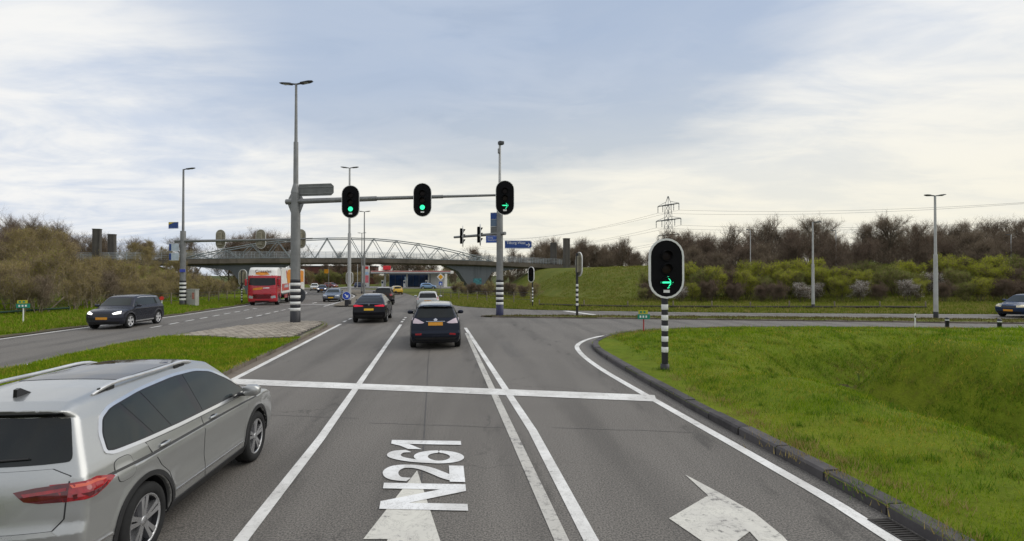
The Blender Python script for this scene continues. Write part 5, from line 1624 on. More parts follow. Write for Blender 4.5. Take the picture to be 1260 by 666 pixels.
rear_car('black_coupe_suv', 'black sloping back SUV with wide red tail lamps in the left lane', (-8.05, 29.7), HR, COUPE_SIDE, .96, 2.86, -1.43, .38, blackp, belt=1.07, roof=1.60, rw=.60, cell=.035,
         win=[(-.50, 1.47), (-.68, 1.19), (.68, 1.19), (.50, 1.47)],
         tail=[(.30, 1.0), (.34, .955), (.80, .93), (.86, .99), (.82, 1.05), (.56, 1.035)], tailm=M_REDLIT, plate=(0, .78), platem=M_PLATEY,
         dlo=[(-1.5, 1.16), (-1.2, 1.33), (-.6, 1.45), (0, 1.47), (.4, 1.40), (1.0, 1.14)], group=None,
         extra=[('spoiler', 'B', [(-.50, 1.48), (.50, 1.48), (.47, 1.535), (-.47, 1.535)], M_GLOSSB, .02), ('badge', 'B', circle(.05, 12, (0, 1.04)), M_BADGE, .012),
                ('roof_skin', 'T', [(-1.2, -.46), (-1.2, .46), (.3, .44), (.3, -.44)], paint_mat('painted_roof_sheen', (.16, .17, .20), .5, .2), .004)])  # paler patch paints the sheen on the black roof
rear_car('dark_suv', 'dark brown SUV beyond the black sloping back SUV', (-11.85, 48.6), (-.19, 1), SUV_SIDE, .93, 2.70, -1.34, .37, paint_mat('brown_black_paint', (0.030, 0.024, 0.022), .4, .25), belt=1.06, roof=1.66, rw=.64, cell=.05,
         win=[(-.58, 1.49), (-.68, 1.17), (.68, 1.17), (.58, 1.49)], tail=[(.60, 1.05), (.60, .86), (.82, .88), (.84, 1.06)], tailm=M_RED, plate=(0, .86), dlo=SUV_DLO, group=None,
         extra=[('roof_skin', 'T', [(-1.8, -.5), (-1.8, .5), (.2, .48), (.2, -.48)], paint_mat('painted_roof_sheen', (.16, .17, .20), .5, .2), .004)])  # same painted sheen laid over the brown roof
HATCH_DLO = [(-1.45, 1.04), (-1.38, 1.26), (-.8, 1.36), (0, 1.37), (.4, 1.30), (.98, 1.0)]
rear_car('silver_hatchback', 'pale silver hatchback just ahead of the navy SUV', (-6.2, 38.9), (-.15, 1), HATCH_SIDE, .87, 2.5, -1.22, .31, paint_mat('pale_silver_paint', (.42, .43, .42), .6, .3), belt=.98, roof=1.49, rw=.62, cell=.05,
         win=[(-.56, 1.36), (-.64, 1.04), (.64, 1.04), (.56, 1.36)], tail=[(.66, 1.18), (.66, .92), (.80, .90), (.79, 1.12)], tailm=M_RED, plate=(0, .80), dlo=HATCH_DLO, group=None)
rear_car('yellow_hatchback', 'yellow hatchback with pale roof far ahead under the bridge', (-19.7, 91.5), (-.42, 1), HATCH_SIDE, .90, 2.5, -1.22, .32, paint_mat('yellow_paint', (.58, .36, .01), .1, .3), belt=.98, roof=1.49, rw=.62, cell=.07,
         win=[(-.56, 1.36), (-.64, 1.04), (.64, 1.04), (.56, 1.36)], tail=[(.62, 1.0), (.62, .80), (.84, .80), (.84, .98)], tailm=M_RED, plate=(0, .62), platem=M_PLATEY, dlo=HATCH_DLO, group=None,
         extra=[('roof_skin', 'T', [(-1.6, -.55), (-1.6, .55), (.25, .52), (.25, -.52)], plain('roof_white', (.6, .6, .58), .3), .01)])

def front_car(name, label, front, heading, side, hw, wb, ax, wr, paintm, *, belt, roof, rw, cell=.045, screen, head, headm, grille, plate=.55, platem=M_PLATE, dlo=None, extra=None, rimm=M_ALLOY, hood=None, ctr=None, bowf=.16):
    hd = Vector(heading).normalized()
    x1 = max(p[0] for p in side)
    if ctr: cx_, cy_ = ctr
    else: cx_, cy_ = front[0] - hd.x * x1, front[1] - hd.y * x1
    c = Car(name, label, (cx_, cy_, gz(cx_, cy_)), hd, side, widths(hw, belt, roof, rw), wb, ax, wr, paintm, cell, (bowf, .12), .05, .06, .05, (.05, .06))
    c.patch('windscreen', 'F', screen, M_GLASS2, .006, .08)
    c.patch('rear_window', 'B', [(-rw + .02, roof - .20), (-rw - .06, belt + .10), (rw + .06, belt + .10), (rw - .02, roof - .20)], M_GLASS, .006, .08)
    c.mirrorpair('headlamp', 'F', head, headm, .012, .06)
    c.mirrorpair('tail_lamp', 'B', [(.62, belt - .05), (.62, belt - .22), (.8, belt - .22), (.8, belt - .05)], M_RED, .012, .06)
    c.patch('grille', 'F', grille, M_GLOSSB, .010, .06)
    c.patch('number_plate', 'F', [(-.26, plate + .058), (-.26, plate - .058), (.26, plate - .058), (.26, plate + .058)], platem, .022, .1)
    c.patch('bumper_lower', 'F', [(-hw + .2, .40), (-hw + .25, .27), (hw - .25, .27), (hw - .2, .40)], M_TRIM, .012, .1)
    if dlo: c.both('side_window', dlo, M_GLASS2, .005, .08)
    for o in (extra or []): c.patch(*o)
    c.wheels('single', 24, rimm)
    c.mirrors(ax + wb - .52, belt + .08, paintm, (.14, .23, .15), hw - .03)
    return c
xc = [(x * .95, z * .985) for x, z in SUV_SIDE]
c = front_car('grey_suv', 'dark grey SUV with bright headlamps driving towards us on the left carriageway', None, (.12, -1), xc, .915, 2.60, -1.30, .365, paint_mat('dark_grey_paint', (.040, .042, .055), .5, .25), belt=1.06, roof=1.64, rw=.63, cell=.035,
          screen=[(-.53, 1.50), (-.68, 1.15), (.68, 1.15), (.53, 1.50)], head=[(.44, .80), (.50, .74), (.78, .78), (.74, .90), (.60, .87)], headm=M_HEADLIT, grille=[(-.38, .80), (-.36, .62), (.36, .62), (.38, .80)], plate=.56, dlo=SUV_DLO, ctr=(-20.60, 28.30), bowf=.30,
          rimm=plain('alloy_bright', (.68, .68, .69), .3, .5),
          extra=[('roof_edge', 'L', [(-1.6, 1.49), (-1.0, 1.525), (0, 1.535), (.30, 1.50), (.28, 1.53), (0, 1.57), (-1.0, 1.56), (-1.58, 1.525)], plain('roof_silver', (.5, .5, .5), .3, .5), .01),
                 ('roof_edge', 'R', [(-1.6, 1.49), (-1.0, 1.525), (0, 1.535), (.30, 1.50), (.28, 1.53), (0, 1.57), (-1.0, 1.56), (-1.58, 1.525)], plain('roof_silver', (.5, .5, .5), .3, .5), .01),
                 ('sill_strip', 'L', [(-.9, .36), (.9, .36), (.9, .30), (-.9, .30)], plain('roof_silver', (.5, .5, .5), .3, .5), .012)])
SED_DLO = [(-1.35, 1.12), (-.9, 1.30), (-.2, 1.36), (.2, 1.33), (.45, 1.26), (1.0, 1.02)]
front_car('blue_grey_sedan', 'blue grey sedan coming towards us behind the red truck', (-19.55, 57.0), (.17, -1), SEDAN_SIDE, .93, 2.78, -1.36, .335, paint_mat('blue_grey_paint', (.14, .17, .22), .5, .28), belt=1.0, roof=1.44, rw=.60, cell=.05,
          screen=[(-.54, 1.34), (-.70, 1.02), (.70, 1.02), (.54, 1.34)], head=[(.42, .74), (.44, .66), (.80, .68), (.78, .79)], headm=M_HEAD, grille=[(-.40, .72), (-.36, .48), (.36, .48), (.40, .72)], plate=.50, platem=M_PLATEY, dlo=SED_DLO)
front_car('white_hatchback', 'white hatchback farthest up the oncoming carriageway', (-42.8, 114.5), (.36, -1), [(x, z * 1.08) for x, z in HATCH_SIDE], .90, 2.5, -1.22, .32, paint_mat('white_paint', (.62, .62, .60), 0, .3), belt=1.05, roof=1.6, rw=.62, cell=.07,
          screen=[(-.56, 1.48), (-.70, 1.08), (.70, 1.08), (.56, 1.48)], head=[(.46, .80), (.48, .72), (.78, .74), (.76, .85)], headm=M_HEAD, grille=[(-.40, .74), (-.36, .64), (.36, .64), (.40, .74)])
front_car('blue_hatchback', 'dark blue hatchback with lit headlamps following the blue grey sedan', (-36.9, 102.5), (.30, -1), HATCH_SIDE, .88, 2.5, -1.22, .32, paint_mat('dark_blue_paint', (.02, .035, .09), .3, .3), belt=.98, roof=1.49, rw=.62, cell=.07,
          screen=[(-.56, 1.38), (-.70, 1.0), (.70, 1.0), (.56, 1.38)], head=[(.46, .76), (.48, .68), (.78, .70), (.76, .81)], headm=M_HEADLIT, grille=[(-.40, .70), (-.36, .60), (.36, .60), (.40, .70)])
front_car('red_hatchback', 'dark red hatchback crossing far beyond the bridge', (-45.5, 137), (.9, -.5), HATCH_SIDE, .88, 2.5, -1.22, .32, paint_mat('dark_red_paint', (.16, .015, .012), .2, .3), belt=.98, roof=1.49, rw=.62, cell=.08,
          screen=[(-.56, 1.38), (-.70, 1.0), (.70, 1.0), (.56, 1.38)], head=[(.46, .76), (.48, .68), (.78, .70), (.76, .81)], headm=M_HEAD, grille=[(-.40, .70), (-.36, .60), (.36, .60), (.40, .70)], dlo=HATCH_DLO)
front_car('blue_hatchback', 'dark blue hatchback entering at the right picture edge on the side road', (31.9, 34.0), (-.96, -.26), HATCH_SIDE, .88, 2.5, -1.22, .32, paint_mat('petrol_blue_paint', (.015, .032, .075), .3, .25), belt=.98, roof=1.49, rw=.62, cell=.04,
          screen=[(-.56, 1.38), (-.70, 1.0), (.70, 1.0), (.56, 1.38)], head=[(.40, .78), (.42, .66), (.78, .68), (.76, .84)], headm=plain('headlamp_yellowed', (.68, .60, .38), .12, .1, .15, 10, coat=1.0), grille=[(-.38, .72), (-.34, .62), (.34, .62), (.38, .72)], plate=.46, dlo=HATCH_DLO, rimm=plain('alloy_bright', (.68, .68, .69), .3, .5))
# two cars standing at the filling station
front_car('parked_hatchback', 'dark blue hatchback parked left of the filling station shop', (-49.0, 137.5), (.9, .3), HATCH_SIDE, .88, 2.5, -1.22, .32, paint_mat('dark_blue_paint', (.02, .035, .09), .3, .3), belt=.98, roof=1.49, rw=.62, cell=.09,
          screen=[(-.56, 1.38), (-.70, 1.0), (.70, 1.0), (.56, 1.38)], head=[(.46, .76), (.48, .68), (.78, .70), (.76, .81)], headm=M_HEAD, grille=[(-.40, .70), (-.36, .60), (.36, .60), (.40, .70)], dlo=HATCH_DLO, ctr=(-39.4, 138.5))
front_car('parked_hatchback', 'light blue car parked in front of the white station wall', None, (1, .1), HATCH_SIDE, .88, 2.5, -1.22, .32, paint_mat('light_blue_paint', (.22, .36, .60), .1, .3), belt=.98, roof=1.49, rw=.62, cell=.09,
          screen=[(-.56, 1.38), (-.70, 1.0), (.70, 1.0), (.56, 1.38)], head=[(.46, .76), (.48, .68), (.78, .70), (.76, .81)], headm=M_HEAD, grille=[(-.40, .70), (-.36, .60), (.36, .60), (.40, .70)], dlo=HATCH_DLO, ctr=(-20.6, 130.0))

# ---------------------------------------------------------------- red truck with trailer
def truck():
    hd = Vector((.245, -.97)).normalized()
    fx, fy = -23.0, 48.6
    z = gz(fx, fy) - .03
    o = empty('delivery_truck', (fx, fy, z), math.atan2(hd.y, hd.x), 'red and white delivery truck coming towards us in the oncoming lane', 'truck')
    red = paint_mat('truck_red', (.42, .014, .026), .05, .28)
    white = plain('truck_white', (.66, .65, .61), .45, 0, .06, 1.5, dirt=.15)
    orange = plain('truck_orange', (.62, .22, .01), .5, 0, .25, 2.5)
    hw = 1.25
    # cab: faceted front shell, roof swept back
    side = [(-2.25, .55), (-2.25, 3.25), (-1.7, 3.55), (-.75, 3.52), (-.40, 3.30), (-.10, 2.72), (-.02, 1.6), (0, 1.1), (-.02, .42), (-.12, .32), (-1.0, .32), (-1.05, .55)]
    tab = poly_table(side, -2.6, .4, 0, 4)
    def F(x, y, zz):
        q = np.abs(y) / hw
        return smax(smax(tab(x + .20 * q ** 4, zz), (np.abs(y) - (hw - .05 * sstep(2.6, 3.5, zz))), .12), -(np.maximum(np.hypot(x + 1.35, zz - .52) - .60, (hw - .45) - np.abs(y))), .02)
    P_, Q_ = surface_net(F, (-2.35, -1.35, .2), (.1, 1.35, 3.65), .06)
    me = bpy.data.meshes.new('cab'); me.from_pydata(P_.tolist(), [], Q_.tolist()); me.materials.append(red); me.materials.append(white)
    zc = P_[Q_][:, :, 2].mean(1); me.polygons.foreach_set('material_index', (zc > 2.78).astype(np.int32)); me.polygons.foreach_set('use_smooth', [True] * len(Q_)); me.update()
    link(bpy.data.objects.new('cab', me), o)
    def front_pts(y, zz):
        lo = np.full(len(y), -1.5); hi = np.full(len(y), .3)
        for _ in range(20):
            m = (lo + hi) / 2
            s = F(m, y, zz) < 0
            lo = np.where(s, m, lo); hi = np.where(s, hi, m)
        return (lo + hi) / 2
    def fpatch(name, out, mat, off=.012, parent=None):
        pts = []
        for p, q in zip(out, out[1:] + out[:1]):
            m = max(1, int(math.hypot(q[0] - p[0], q[1] - p[1]) / .12))
            pts += [(p[0] + (q[0] - p[0]) * i / m, p[1] + (q[1] - p[1]) * i / m) for i in range(m)]
        n = len(pts)
        X, Z = np.meshgrid(np.arange(-1.2, 1.21, .12), np.arange(.3, 3.6, .12)); X = X.ravel(); Z = Z.ravel()
        ok = inside(X, Z, out) & (poly_dist(X, Z, out + out[:1]) > .05)
        v, e, f, *_ = geometry.delaunay_2d_cdt([Vector(p) for p in pts + list(zip(X[ok], Z[ok]))], [(i, (i + 1) % n) for i in range(n)], [], 1, 1e-5)
        y = np.array([p.x for p in v]); zz = np.array([p.y for p in v])
        x = front_pts(y, zz) + off
        m = MB().add([(a, b, c_) for a, b, c_ in zip(x, y, zz)], [tuple(q) for q in f], 0, True)
        m.add([(x[i], y[i], zz[i]) for i in range(n)] + [(x[i] - .04, y[i], zz[i]) for i in range(n)], [(i, (i + 1) % n, n + (i + 1) % n, n + i) for i in range(n)])
        return m.build(name, mat, parent or o)
    fpatch('windscreen', [(-1.08, 2.55), (-1.14, 1.92), (-.6, 1.84), (.6, 1.84), (1.14, 1.92), (1.08, 2.55)], M_GLASS)
    fpatch('upper_grille', [(-.80, 1.05), (-.70, .66), (.70, .66), (.80, 1.05)], M_GLOSSB)
    for k in range(4): fpatch('grille_bar', [(-.75, .73 + .09 * k), (.75, .73 + .09 * k), (.75, .755 + .09 * k), (-.75, .755 + .09 * k)], red, .025)
    fpatch('lower_bumper', [(-.6, .46), (-.6, .36), (.6, .36), (.6, .46)], M_TRIM)
    fpatch('orange_badge', [(-.75, 1.60), (.0, 1.72), (.1, 1.60), (-.1, 1.48), (-.8, 1.42)], orange)   # y runs to the truck's left
    fpatch('white_stripe', [(.1, 1.66), (.62, 1.68), (.62, 1.60), (.1, 1.58)], M_LETTER)
    fpatch('roof_badge', [(-.55, 3.08), (.35, 3.14), (.62, 2.86), (-.1, 2.80), (-.6, 2.88)], orange, .016)
    for s in (1, -1):
        fpatch('headlamp', [(s * .72, .86), (s * 1.12, .95), (s * 1.16, .70), (s * .80, .66)][::s], M_HEAD)
        m = MB().box((-.28, s * 1.42, 2.15), (.12, .18, .62), 0, 0, .04).build('wing_mirror', red, o)
        MB().tube([(-.3, s * 1.15, 2.42), (-.28, s * 1.40, 2.42)], .025, 6).build('mirror_arm', M_TRIM, m)
        MB().box((-1.0, s * 1.235, 2.15), (.95, .06, .75), 0, 0, .02).build('side_window', M_GLASS, o)
        MB().box((-1.95, s * 1.2, .55), (.5, .1, .5), 0, 0, .02).build('step', M_TRIM, o)
    me = text_mesh('Cresslet', .42, .004, 1.0, 'CENTER')
    me.materials.clear(); me.materials.append(plain('letter_maroon', (.10, .03, .02), .6))
    q = place(me, 'lettering', o)
    xx = front_pts(np.array([0.0]), np.array([3.18]))[0]
    q.location = (xx + .05, 0.05, 3.17); q.rotation_euler = (R(90 - 30), 0, R(90))
    # rigid box body, chassis, trailer
    def box_body(x0, x1, name):
        L = x0 - x1
        b = MB().box(((x0 + x1) / 2, 0, 2.28), (L, 2.5, 2.55), 0, 0, .03).build(name, white, o)
        for s in (1, -1):
            MB().box(((x0 + x1) / 2, s * 1.255, 1.0), (L - .02, .03, .10)).build('lower_rail', M_GALV, b)
            MB().box((x0 - .5, s * 1.258, 1.62), (.55, .02, .68)).build('red_panel', plain('panel_red', (.45, .05, .035), .5), b)
            MB().box((x0 - 2.6, s * 1.258, 1.62), (3.3, .02, .68)).build('red_panel', plain('panel_red', (.45, .05, .035), .5), b)
            MB().box((x0 - 2.6, s * 1.272, 1.72), (2.3, .02, .30)).build('grey_print', plain('panel_grey', (.40, .40, .42), .5), b)
            MB().prism([(x0 - 3.4, 1.98), (x0 - 2.9, 2.7), (x0 - 3.5, 3.3), (x0 - 4.6, 3.42), (x0 - L + .9, 3.3), (x0 - L + .9, 2.0)], s * 1.252, s * 1.268, 'XZ').build('orange_print', orange, b)
            MB().prism([(x0 - 2.6, 3.2), (x0 - 3.0, 3.35), (x0 - 3.4, 2.7), (x0 - 2.9, 2.5)], s * 1.252, s * 1.266, 'XZ').build('red_print', plain('panel_red', (.45, .05, .035), .5), b)
            MB().box(((x0 + x1) / 2, s * 1.18, .72), (L * .45, .05, .42)).build('side_guard', red, b)
        for zz_ in (1.05, 3.5): MB().box((x0 - .02, 0, zz_), (.05, 2.52, .08)).build('frame_edge', M_GALV, b)
        MB().box((x1 - .01, 0, 2.2), (.03, 2.3, 2.3)).build('rear_door', white, b)
    box_body(-2.6, -10.0, 'cargo_box')
    box_body(-11.3, -18.9, 'trailer_box')
    MB().box((-6, 0, .78), (9.5, .9, .26)).build('chassis', M_TRIM, o)
    MB().box((-14.5, 0, .78), (8.6, .9, .26)).build('chassis', M_TRIM, o)
    MB().tube([(-10.0, 0, .7), (-11.4, 0, .7)], .07, 8).build('drawbar', M_TRIM, o)
    tw = MB().lathe([(.26, -.15), (.30, -.16), (.48, -.16), (.50, -.12), (.50, .12), (.48, .16), (.30, .16), (.26, .15)], (0, 0, 0), 'Y', 20).mesh('tyre', M_RUBBER)
    hub = MB().lathe([(.27, .14), (.24, .10), (.12, .06), (.11, .15), (.001, .16)], (0, 0, 0), 'Y', 16).mesh('hub', M_GALV)
    for x in (-1.35, -6.9, -8.2, -12.7, -16.4, -17.7):
        for s in (1, -1):
            w = place(tw, 'wheel', o, (x, s * 1.08, .50), 0 if s > 0 else PI)
            place(hub, 'hub', w)
truck()
# ================================================================== bridge, buildings, pylon
def bridge():
    PL = Vector((-60.8, 85.0)); PR = Vector((10.2, 110.0))
    d = (PR - PL); LEN = d.length; d.normalize()
    nrm = Vector((-d.y, d.x))
    rz = math.atan2(d.y, d.x)
    root = empty('footbridge', (PL.x, PL.y, 0), rz, 'long concrete footbridge with arched steel trusses crossing the road', 'bridge')
    # local x runs along the deck, local y towards the far side
    def ztop(t): return float(np.interp(t, [-.25, 0, .25, .5, .75, 1.0, 1.1], [4.6, 5.1, 5.52, 5.72, 5.45, 4.75, 4.5]))
    W = 2.1
    ts = np.linspace(-.22, 1.04, 36)
    vs, fs = [], []
    prof = [(-W, -.0), (-W - .12, -.02), (-W - .12, -.72), (-W + .15, -.95), (W - .15, -.95), (W + .12, -.72), (W + .12, -.02), (W, 0), (W, .0)]
    prof = [(-W - .12, .05), (-W - .12, -.70), (-W + .25, -.92), (W - .25, -.92), (W + .12, -.70), (W + .12, .05), (W - .1, .05), (W - .1, -.08), (-W + .1, -.08), (-W + .1, .05)]
    n = len(prof)
    for t in ts:
        for y, z in prof: vs.append((t * LEN, y, ztop(t) + z))
    for i in range(len(ts) - 1):
        for k in range(n): fs.append((i * n + k, i * n + (k + 1) % n, (i + 1) * n + (k + 1) % n, (i + 1) * n + k))
    fs += [tuple(range(n)), tuple(range((len(ts) - 1) * n, len(ts) * n))]
    MB().add(vs, fs).build('deck', M_CONC, root)
    # piers: wide haunched heads tapering down
    for name, t0, t1, tb in (('pier', .665, .885, .752), ('pier', .085, .31, .235)):
        zt0, zt1, ztb = ztop(t0) - .86, ztop(t1) - .86, ztop(tb) - .86
        g = gz(0, 95) - .3
        out = [(t0 * LEN, zt0), (t1 * LEN, zt1), (tb * LEN + 3.2, ztb - 1.3), (tb * LEN + 1.3, g + 1.5), (tb * LEN + 1.1, g), (tb * LEN - 1.1, g), (tb * LEN - 1.5, g + 1.5), (tb * LEN - 3.6, ztb - 1.1)]
        p = MB().prism(out, -1.5, 1.5, 'XZ').build(name, M_PIER, root)
        if tb > .5:
            MB().box((tb * LEN + .2, -1.505, g + 2.3), (1.7, .01, 1.5)).build('graffiti', plain('graffiti_teal', (.04, .16, .18), .7, 0, .6, 2.5), p)
    M_TR = plain('truss_steel', (.20, .225, .23), .5, .4, .15, 1)
    t0, t1, N = .095, .79, 13
    for s in (-1, 1):
        y = s * (W + .02)
        def top(k):
            t = t0 + (t1 - t0) * k
            u = (k - .5) * 2
            return (t * LEN, y, ztop(t) + .15 + 3.55 * (1 - abs(u) ** 2.1))
        def bot(k):
            t = t0 + (t1 - t0) * k
            return (t * LEN, y, ztop(t) + .12)
        tops = [top((i + .5) / N) for i in range(N)]
        bots = [bot(i / N) for i in range(N + 1)]
        chain = [bots[0]] + tops + [bots[-1]]
        for a, b in zip(chain[:-1], chain[1:]): MB().tube([a, b], .085, 8).build('top_chord', M_TR, root)
        for a, b in zip(bots[:-1], bots[1:]): MB().tube([a, b], .07, 8).build('bottom_chord', M_TR, root)
        for i in range(N):
            MB().tube([bots[i], tops[i]], .058, 6).build('diagonal', M_TR, root)
            MB().tube([tops[i], bots[i + 1]], .058, 6).build('diagonal', M_TR, root)
        # railing
        M_RL = plain('rail_pale', (.34, .37, .38), .5, .3, .1, 1)
        posts = np.linspace(-.21, 1.03, 80)
        pm = MB().box((0, 0, .62), (.05, .05, 1.24)).mesh('railing_post', M_RL)
        for t in posts: place(pm, 'railing_post', root, (t * LEN, s * (W - .02), ztop(t)))
        for h in (1.22, .95, .68, .41):
            MB().tube([(t * LEN, s * (W - .02), ztop(t) + h) for t in posts[::3]], .026, 6).build('rail', M_RL, root)
    for i in range(2, N - 2):
        k = (i + .5) / N
        t = t0 + (t1 - t0) * k
        u = (k - .5) * 2
        z = ztop(t) + .15 + 3.55 * (1 - abs(u) ** 2.1)
        MB().tube([(t * LEN, -W, z), (t * LEN, W, z)], .05, 6).build('cross_tie', M_TR, root)
    # abutment walls
    for t, w in ((1.0, 3.2), (-.02, 3.2)):
        MB().box((t * LEN, 0, 1.6), (w, 2 * W + .5, 4.6), 0, 0, .05).build('abutment', M_CONC, root)
bridge()
def tower(x, y, z0, z1, w, label):
    o = empty('concrete_tower', (x, y, z0), R(19), label, 'tower', 'concrete towers at the bridge ends')
    h = z1 - z0
    MB().box((0, 0, h / 2), (w, w * .8, h), 0, 0, .04).build('shaft', M_TOWER, o)
    for s in (-1, 1): MB().box((s * w * .36, -w * .42, h / 2), (w * .2, .08, h - .1)).build('rib', M_TOWER, o)
    MB().box((0, 0, h + .05), (w * 1.08, w * .9, .14), 0, 0, .03).build('cap', M_TOWER, o)
tower(10.9, 105.6, 2.0, 10.0, 1.15, 'taller dark concrete tower at the right end of the bridge')
tower(8.75, 111.3, 2.0, 9.5, 1.15, 'shorter dark concrete tower behind at the right end of the bridge')
tower(-63.9, 81.3, 2.0, 9.75, 1.0, 'taller dark concrete tower above the left shrubs')
tower(-65.6, 86.6, 2.0, 9.35, 1.0, 'shorter dark concrete tower above the left shrubs')

def station():
    g = -.45
    sl = MB().box((-29, 141, g - .2), (34, 20, .4), 0, 0, .02).build('forecourt', plain('forecourt_concrete', (.22, .21, .20), .85, 0, .15, .6))
    tag(sl, kind='structure')
    o = empty('filling_station', (-26, 142, g), 0, 'filling station with long pale canopy and dark glass shop beyond the bridge', 'building')
    wht = plain('station_white', (.60, .60, .58), .5, 0, .06, 1)
    redm = plain('station_red', (.55, .03, .03), .45)
    gla = plain('station_glass', (.012, .028, .075), .06, 0, .4, .5)
    MB().box((0, -3.2, 3.95), (20.6, 6.4, .75), 0, 0, .08).build('canopy', wht, o)
    MB().box((0, -6.44, 4.22), (20.4, .06, .16)).build('canopy_red_edge', redm, o)
    MB().box((0, -6.44, 3.72), (20.4, .06, .16)).build('canopy_grey_edge', plain('station_grey', (.12, .13, .15), .5), o)
    for x in (-7.2, -1.5, 4.2):
        MB().box((x, -3.6, 1.8), (.35, .35, 3.6)).build('canopy_column', wht, o)
    MB().box((-.6, 5.0, 1.85), (13.6, 6, 3.7)).build('shop_wall', plain('station_dark', (.05, .055, .07), .6), o)
    for i in range(8):
        MB().box((-6.6 + i * 1.62, 1.96, 1.7), (1.5, .05, 3.0)).build('shop_window', gla, o)
    MB().box((6.2, 1.2, 1.9), (3.6, 7, 3.8)).build('white_wall', wht, o)
    MB().box((-2.8, 1.93, 2.3), (.9, .03, 1.0)).build('poster', plain('poster_pale', (.30, .42, .52), .5, 0, .5, 2), o)
    for x in (-7.6, -1.9, 3.8):
        p = MB().box((x, -4.6, .95), (.55, .9, 1.9), 0, 0, .05).build('fuel_pump', wht, o)
        MB().box((x, -5.07, 1.35), (.4, .03, .5)).build('pump_screen', gla, p)
    t = empty('price_totem', (-38.2, 138.2, g), R(3), 'tall white and red price totem left of the filling station', 'sign')
    MB().box((0, 0, 2.85), (1.75, .4, 5.7), 0, 0, .05).build('column', wht, t)
    MB().box((0, -.21, 5.15), (1.3, .03, .75)).build('red_logo_panel', redm, t)
    MB().box((.28, -.21, 2.2), (.9, .03, 1.9)).build('pink_panel', plain('station_pink', (.70, .16, .20), .5), t)
    MB().box((.1, -.21, 3.7), (1.2, .03, .7)).build('blue_panel', plain('station_paleblue', (.35, .48, .66), .5), t)
    s = empty('roof_sign', (-36.0, 152, g), 0, 'bright red sign rising behind the filling station canopy', 'sign')
    MB().box((0, 0, 5.3), (2.2, .3, 1.2), 0, 0, .1).build('panel', plain('sign_bright_red', (.75, .03, .04), .45), s)
    for x in (-.7, .7): MB().tube([(x, 0, 0), (x, 0, 4.8)], .08, 8).build('post', M_GALV, s)
station()
def warehouse():
    g = -.8
    o = empty('brick_warehouse', (-66, 196, g), R(8), 'long dark red brick warehouse in the distance under the bridge', 'building')
    k = NT('far_brick')
    p = k.coord('Object')
    br = k.n('ShaderNodeTexBrick')
    k.l(k.mapping(p, (1, 1, 1), (PI / 2, 0, 0)), br.inputs['Vector'])
    br.inputs['Color1'].default_value = (.13, .04, .03, 1); br.inputs['Color2'].default_value = (.10, .032, .026, 1); br.inputs['Mortar'].default_value = (.09, .05, .04, 1)
    br.inputs['Scale'].default_value = 2.0
    k.set(k.b.inputs['Base Color'], k.mix(k.ramp(k.noise(p, .3, 4), .3, .7, 0, .5), br.outputs[0], (.07, .025, .02)))
    k.b.inputs['Roughness'].default_value = .9
    MB().box((0, 5, 3.4), (30, 10, 6.8)).build('wall', k.m, o)
    MB().box((0, 5, 6.9), (30.5, 10.5, .35)).build('roof', plain('roof_dark', (.05, .05, .055), .8), o)
    for i in range(9):
        w = MB().box((-13 + i * 3.25, -.03, 3.6), (1.9, .1, 1.3)).build('window', plain('far_glass', (.02, .02, .03), .1), o)
        MB().box((-13 + i * 3.25, -.09, 2.9), (2.1, .14, .12)).build('sill', plain('sill_pale', (.3, .28, .26), .7), w)
    for i in range(10):
        MB().box((-14.6 + i * 3.25, -.08, 3.3), (.35, .16, 6.6)).build('pilaster', plain('pilaster_brown', (.085, .035, .03), .9), o)
warehouse()
def orange_sign():
    x, y = -42.6, 121.3
    o = empty('orange_sign', (x, y, gz(x, y)), 0, 'square orange sign on a tall grey post beyond the oncoming cars', 'sign')
    MB().tube([(.5, 0, 0), (.5, 0, 5.2)], .07, 8).build('post', M_GALV, o)
    MB().box((0, -.08, 4.3), (.95, .04, .95)).build('panel', plain('sign_orange', (.65, .28, .01), .5), o)
orange_sign()
for i, (x, y, h, lab) in enumerate(((-56.5, 131, 8.0, 'thin grey pole left of the orange sign in front of the brick warehouse'), (-38.9, 133, 8.5, 'thin grey pole right of the orange sign in front of the brick warehouse'))):
    o = empty('grey_pole', (x, y, gz(x, y) - .1), 0, lab, 'pole')
    MB().tube([(0, 0, 0), (0, 0, h)], [.11, .07], 8).build('shaft', M_GALVL, o)
    lamp_head(o, 0, h, 1, .7)

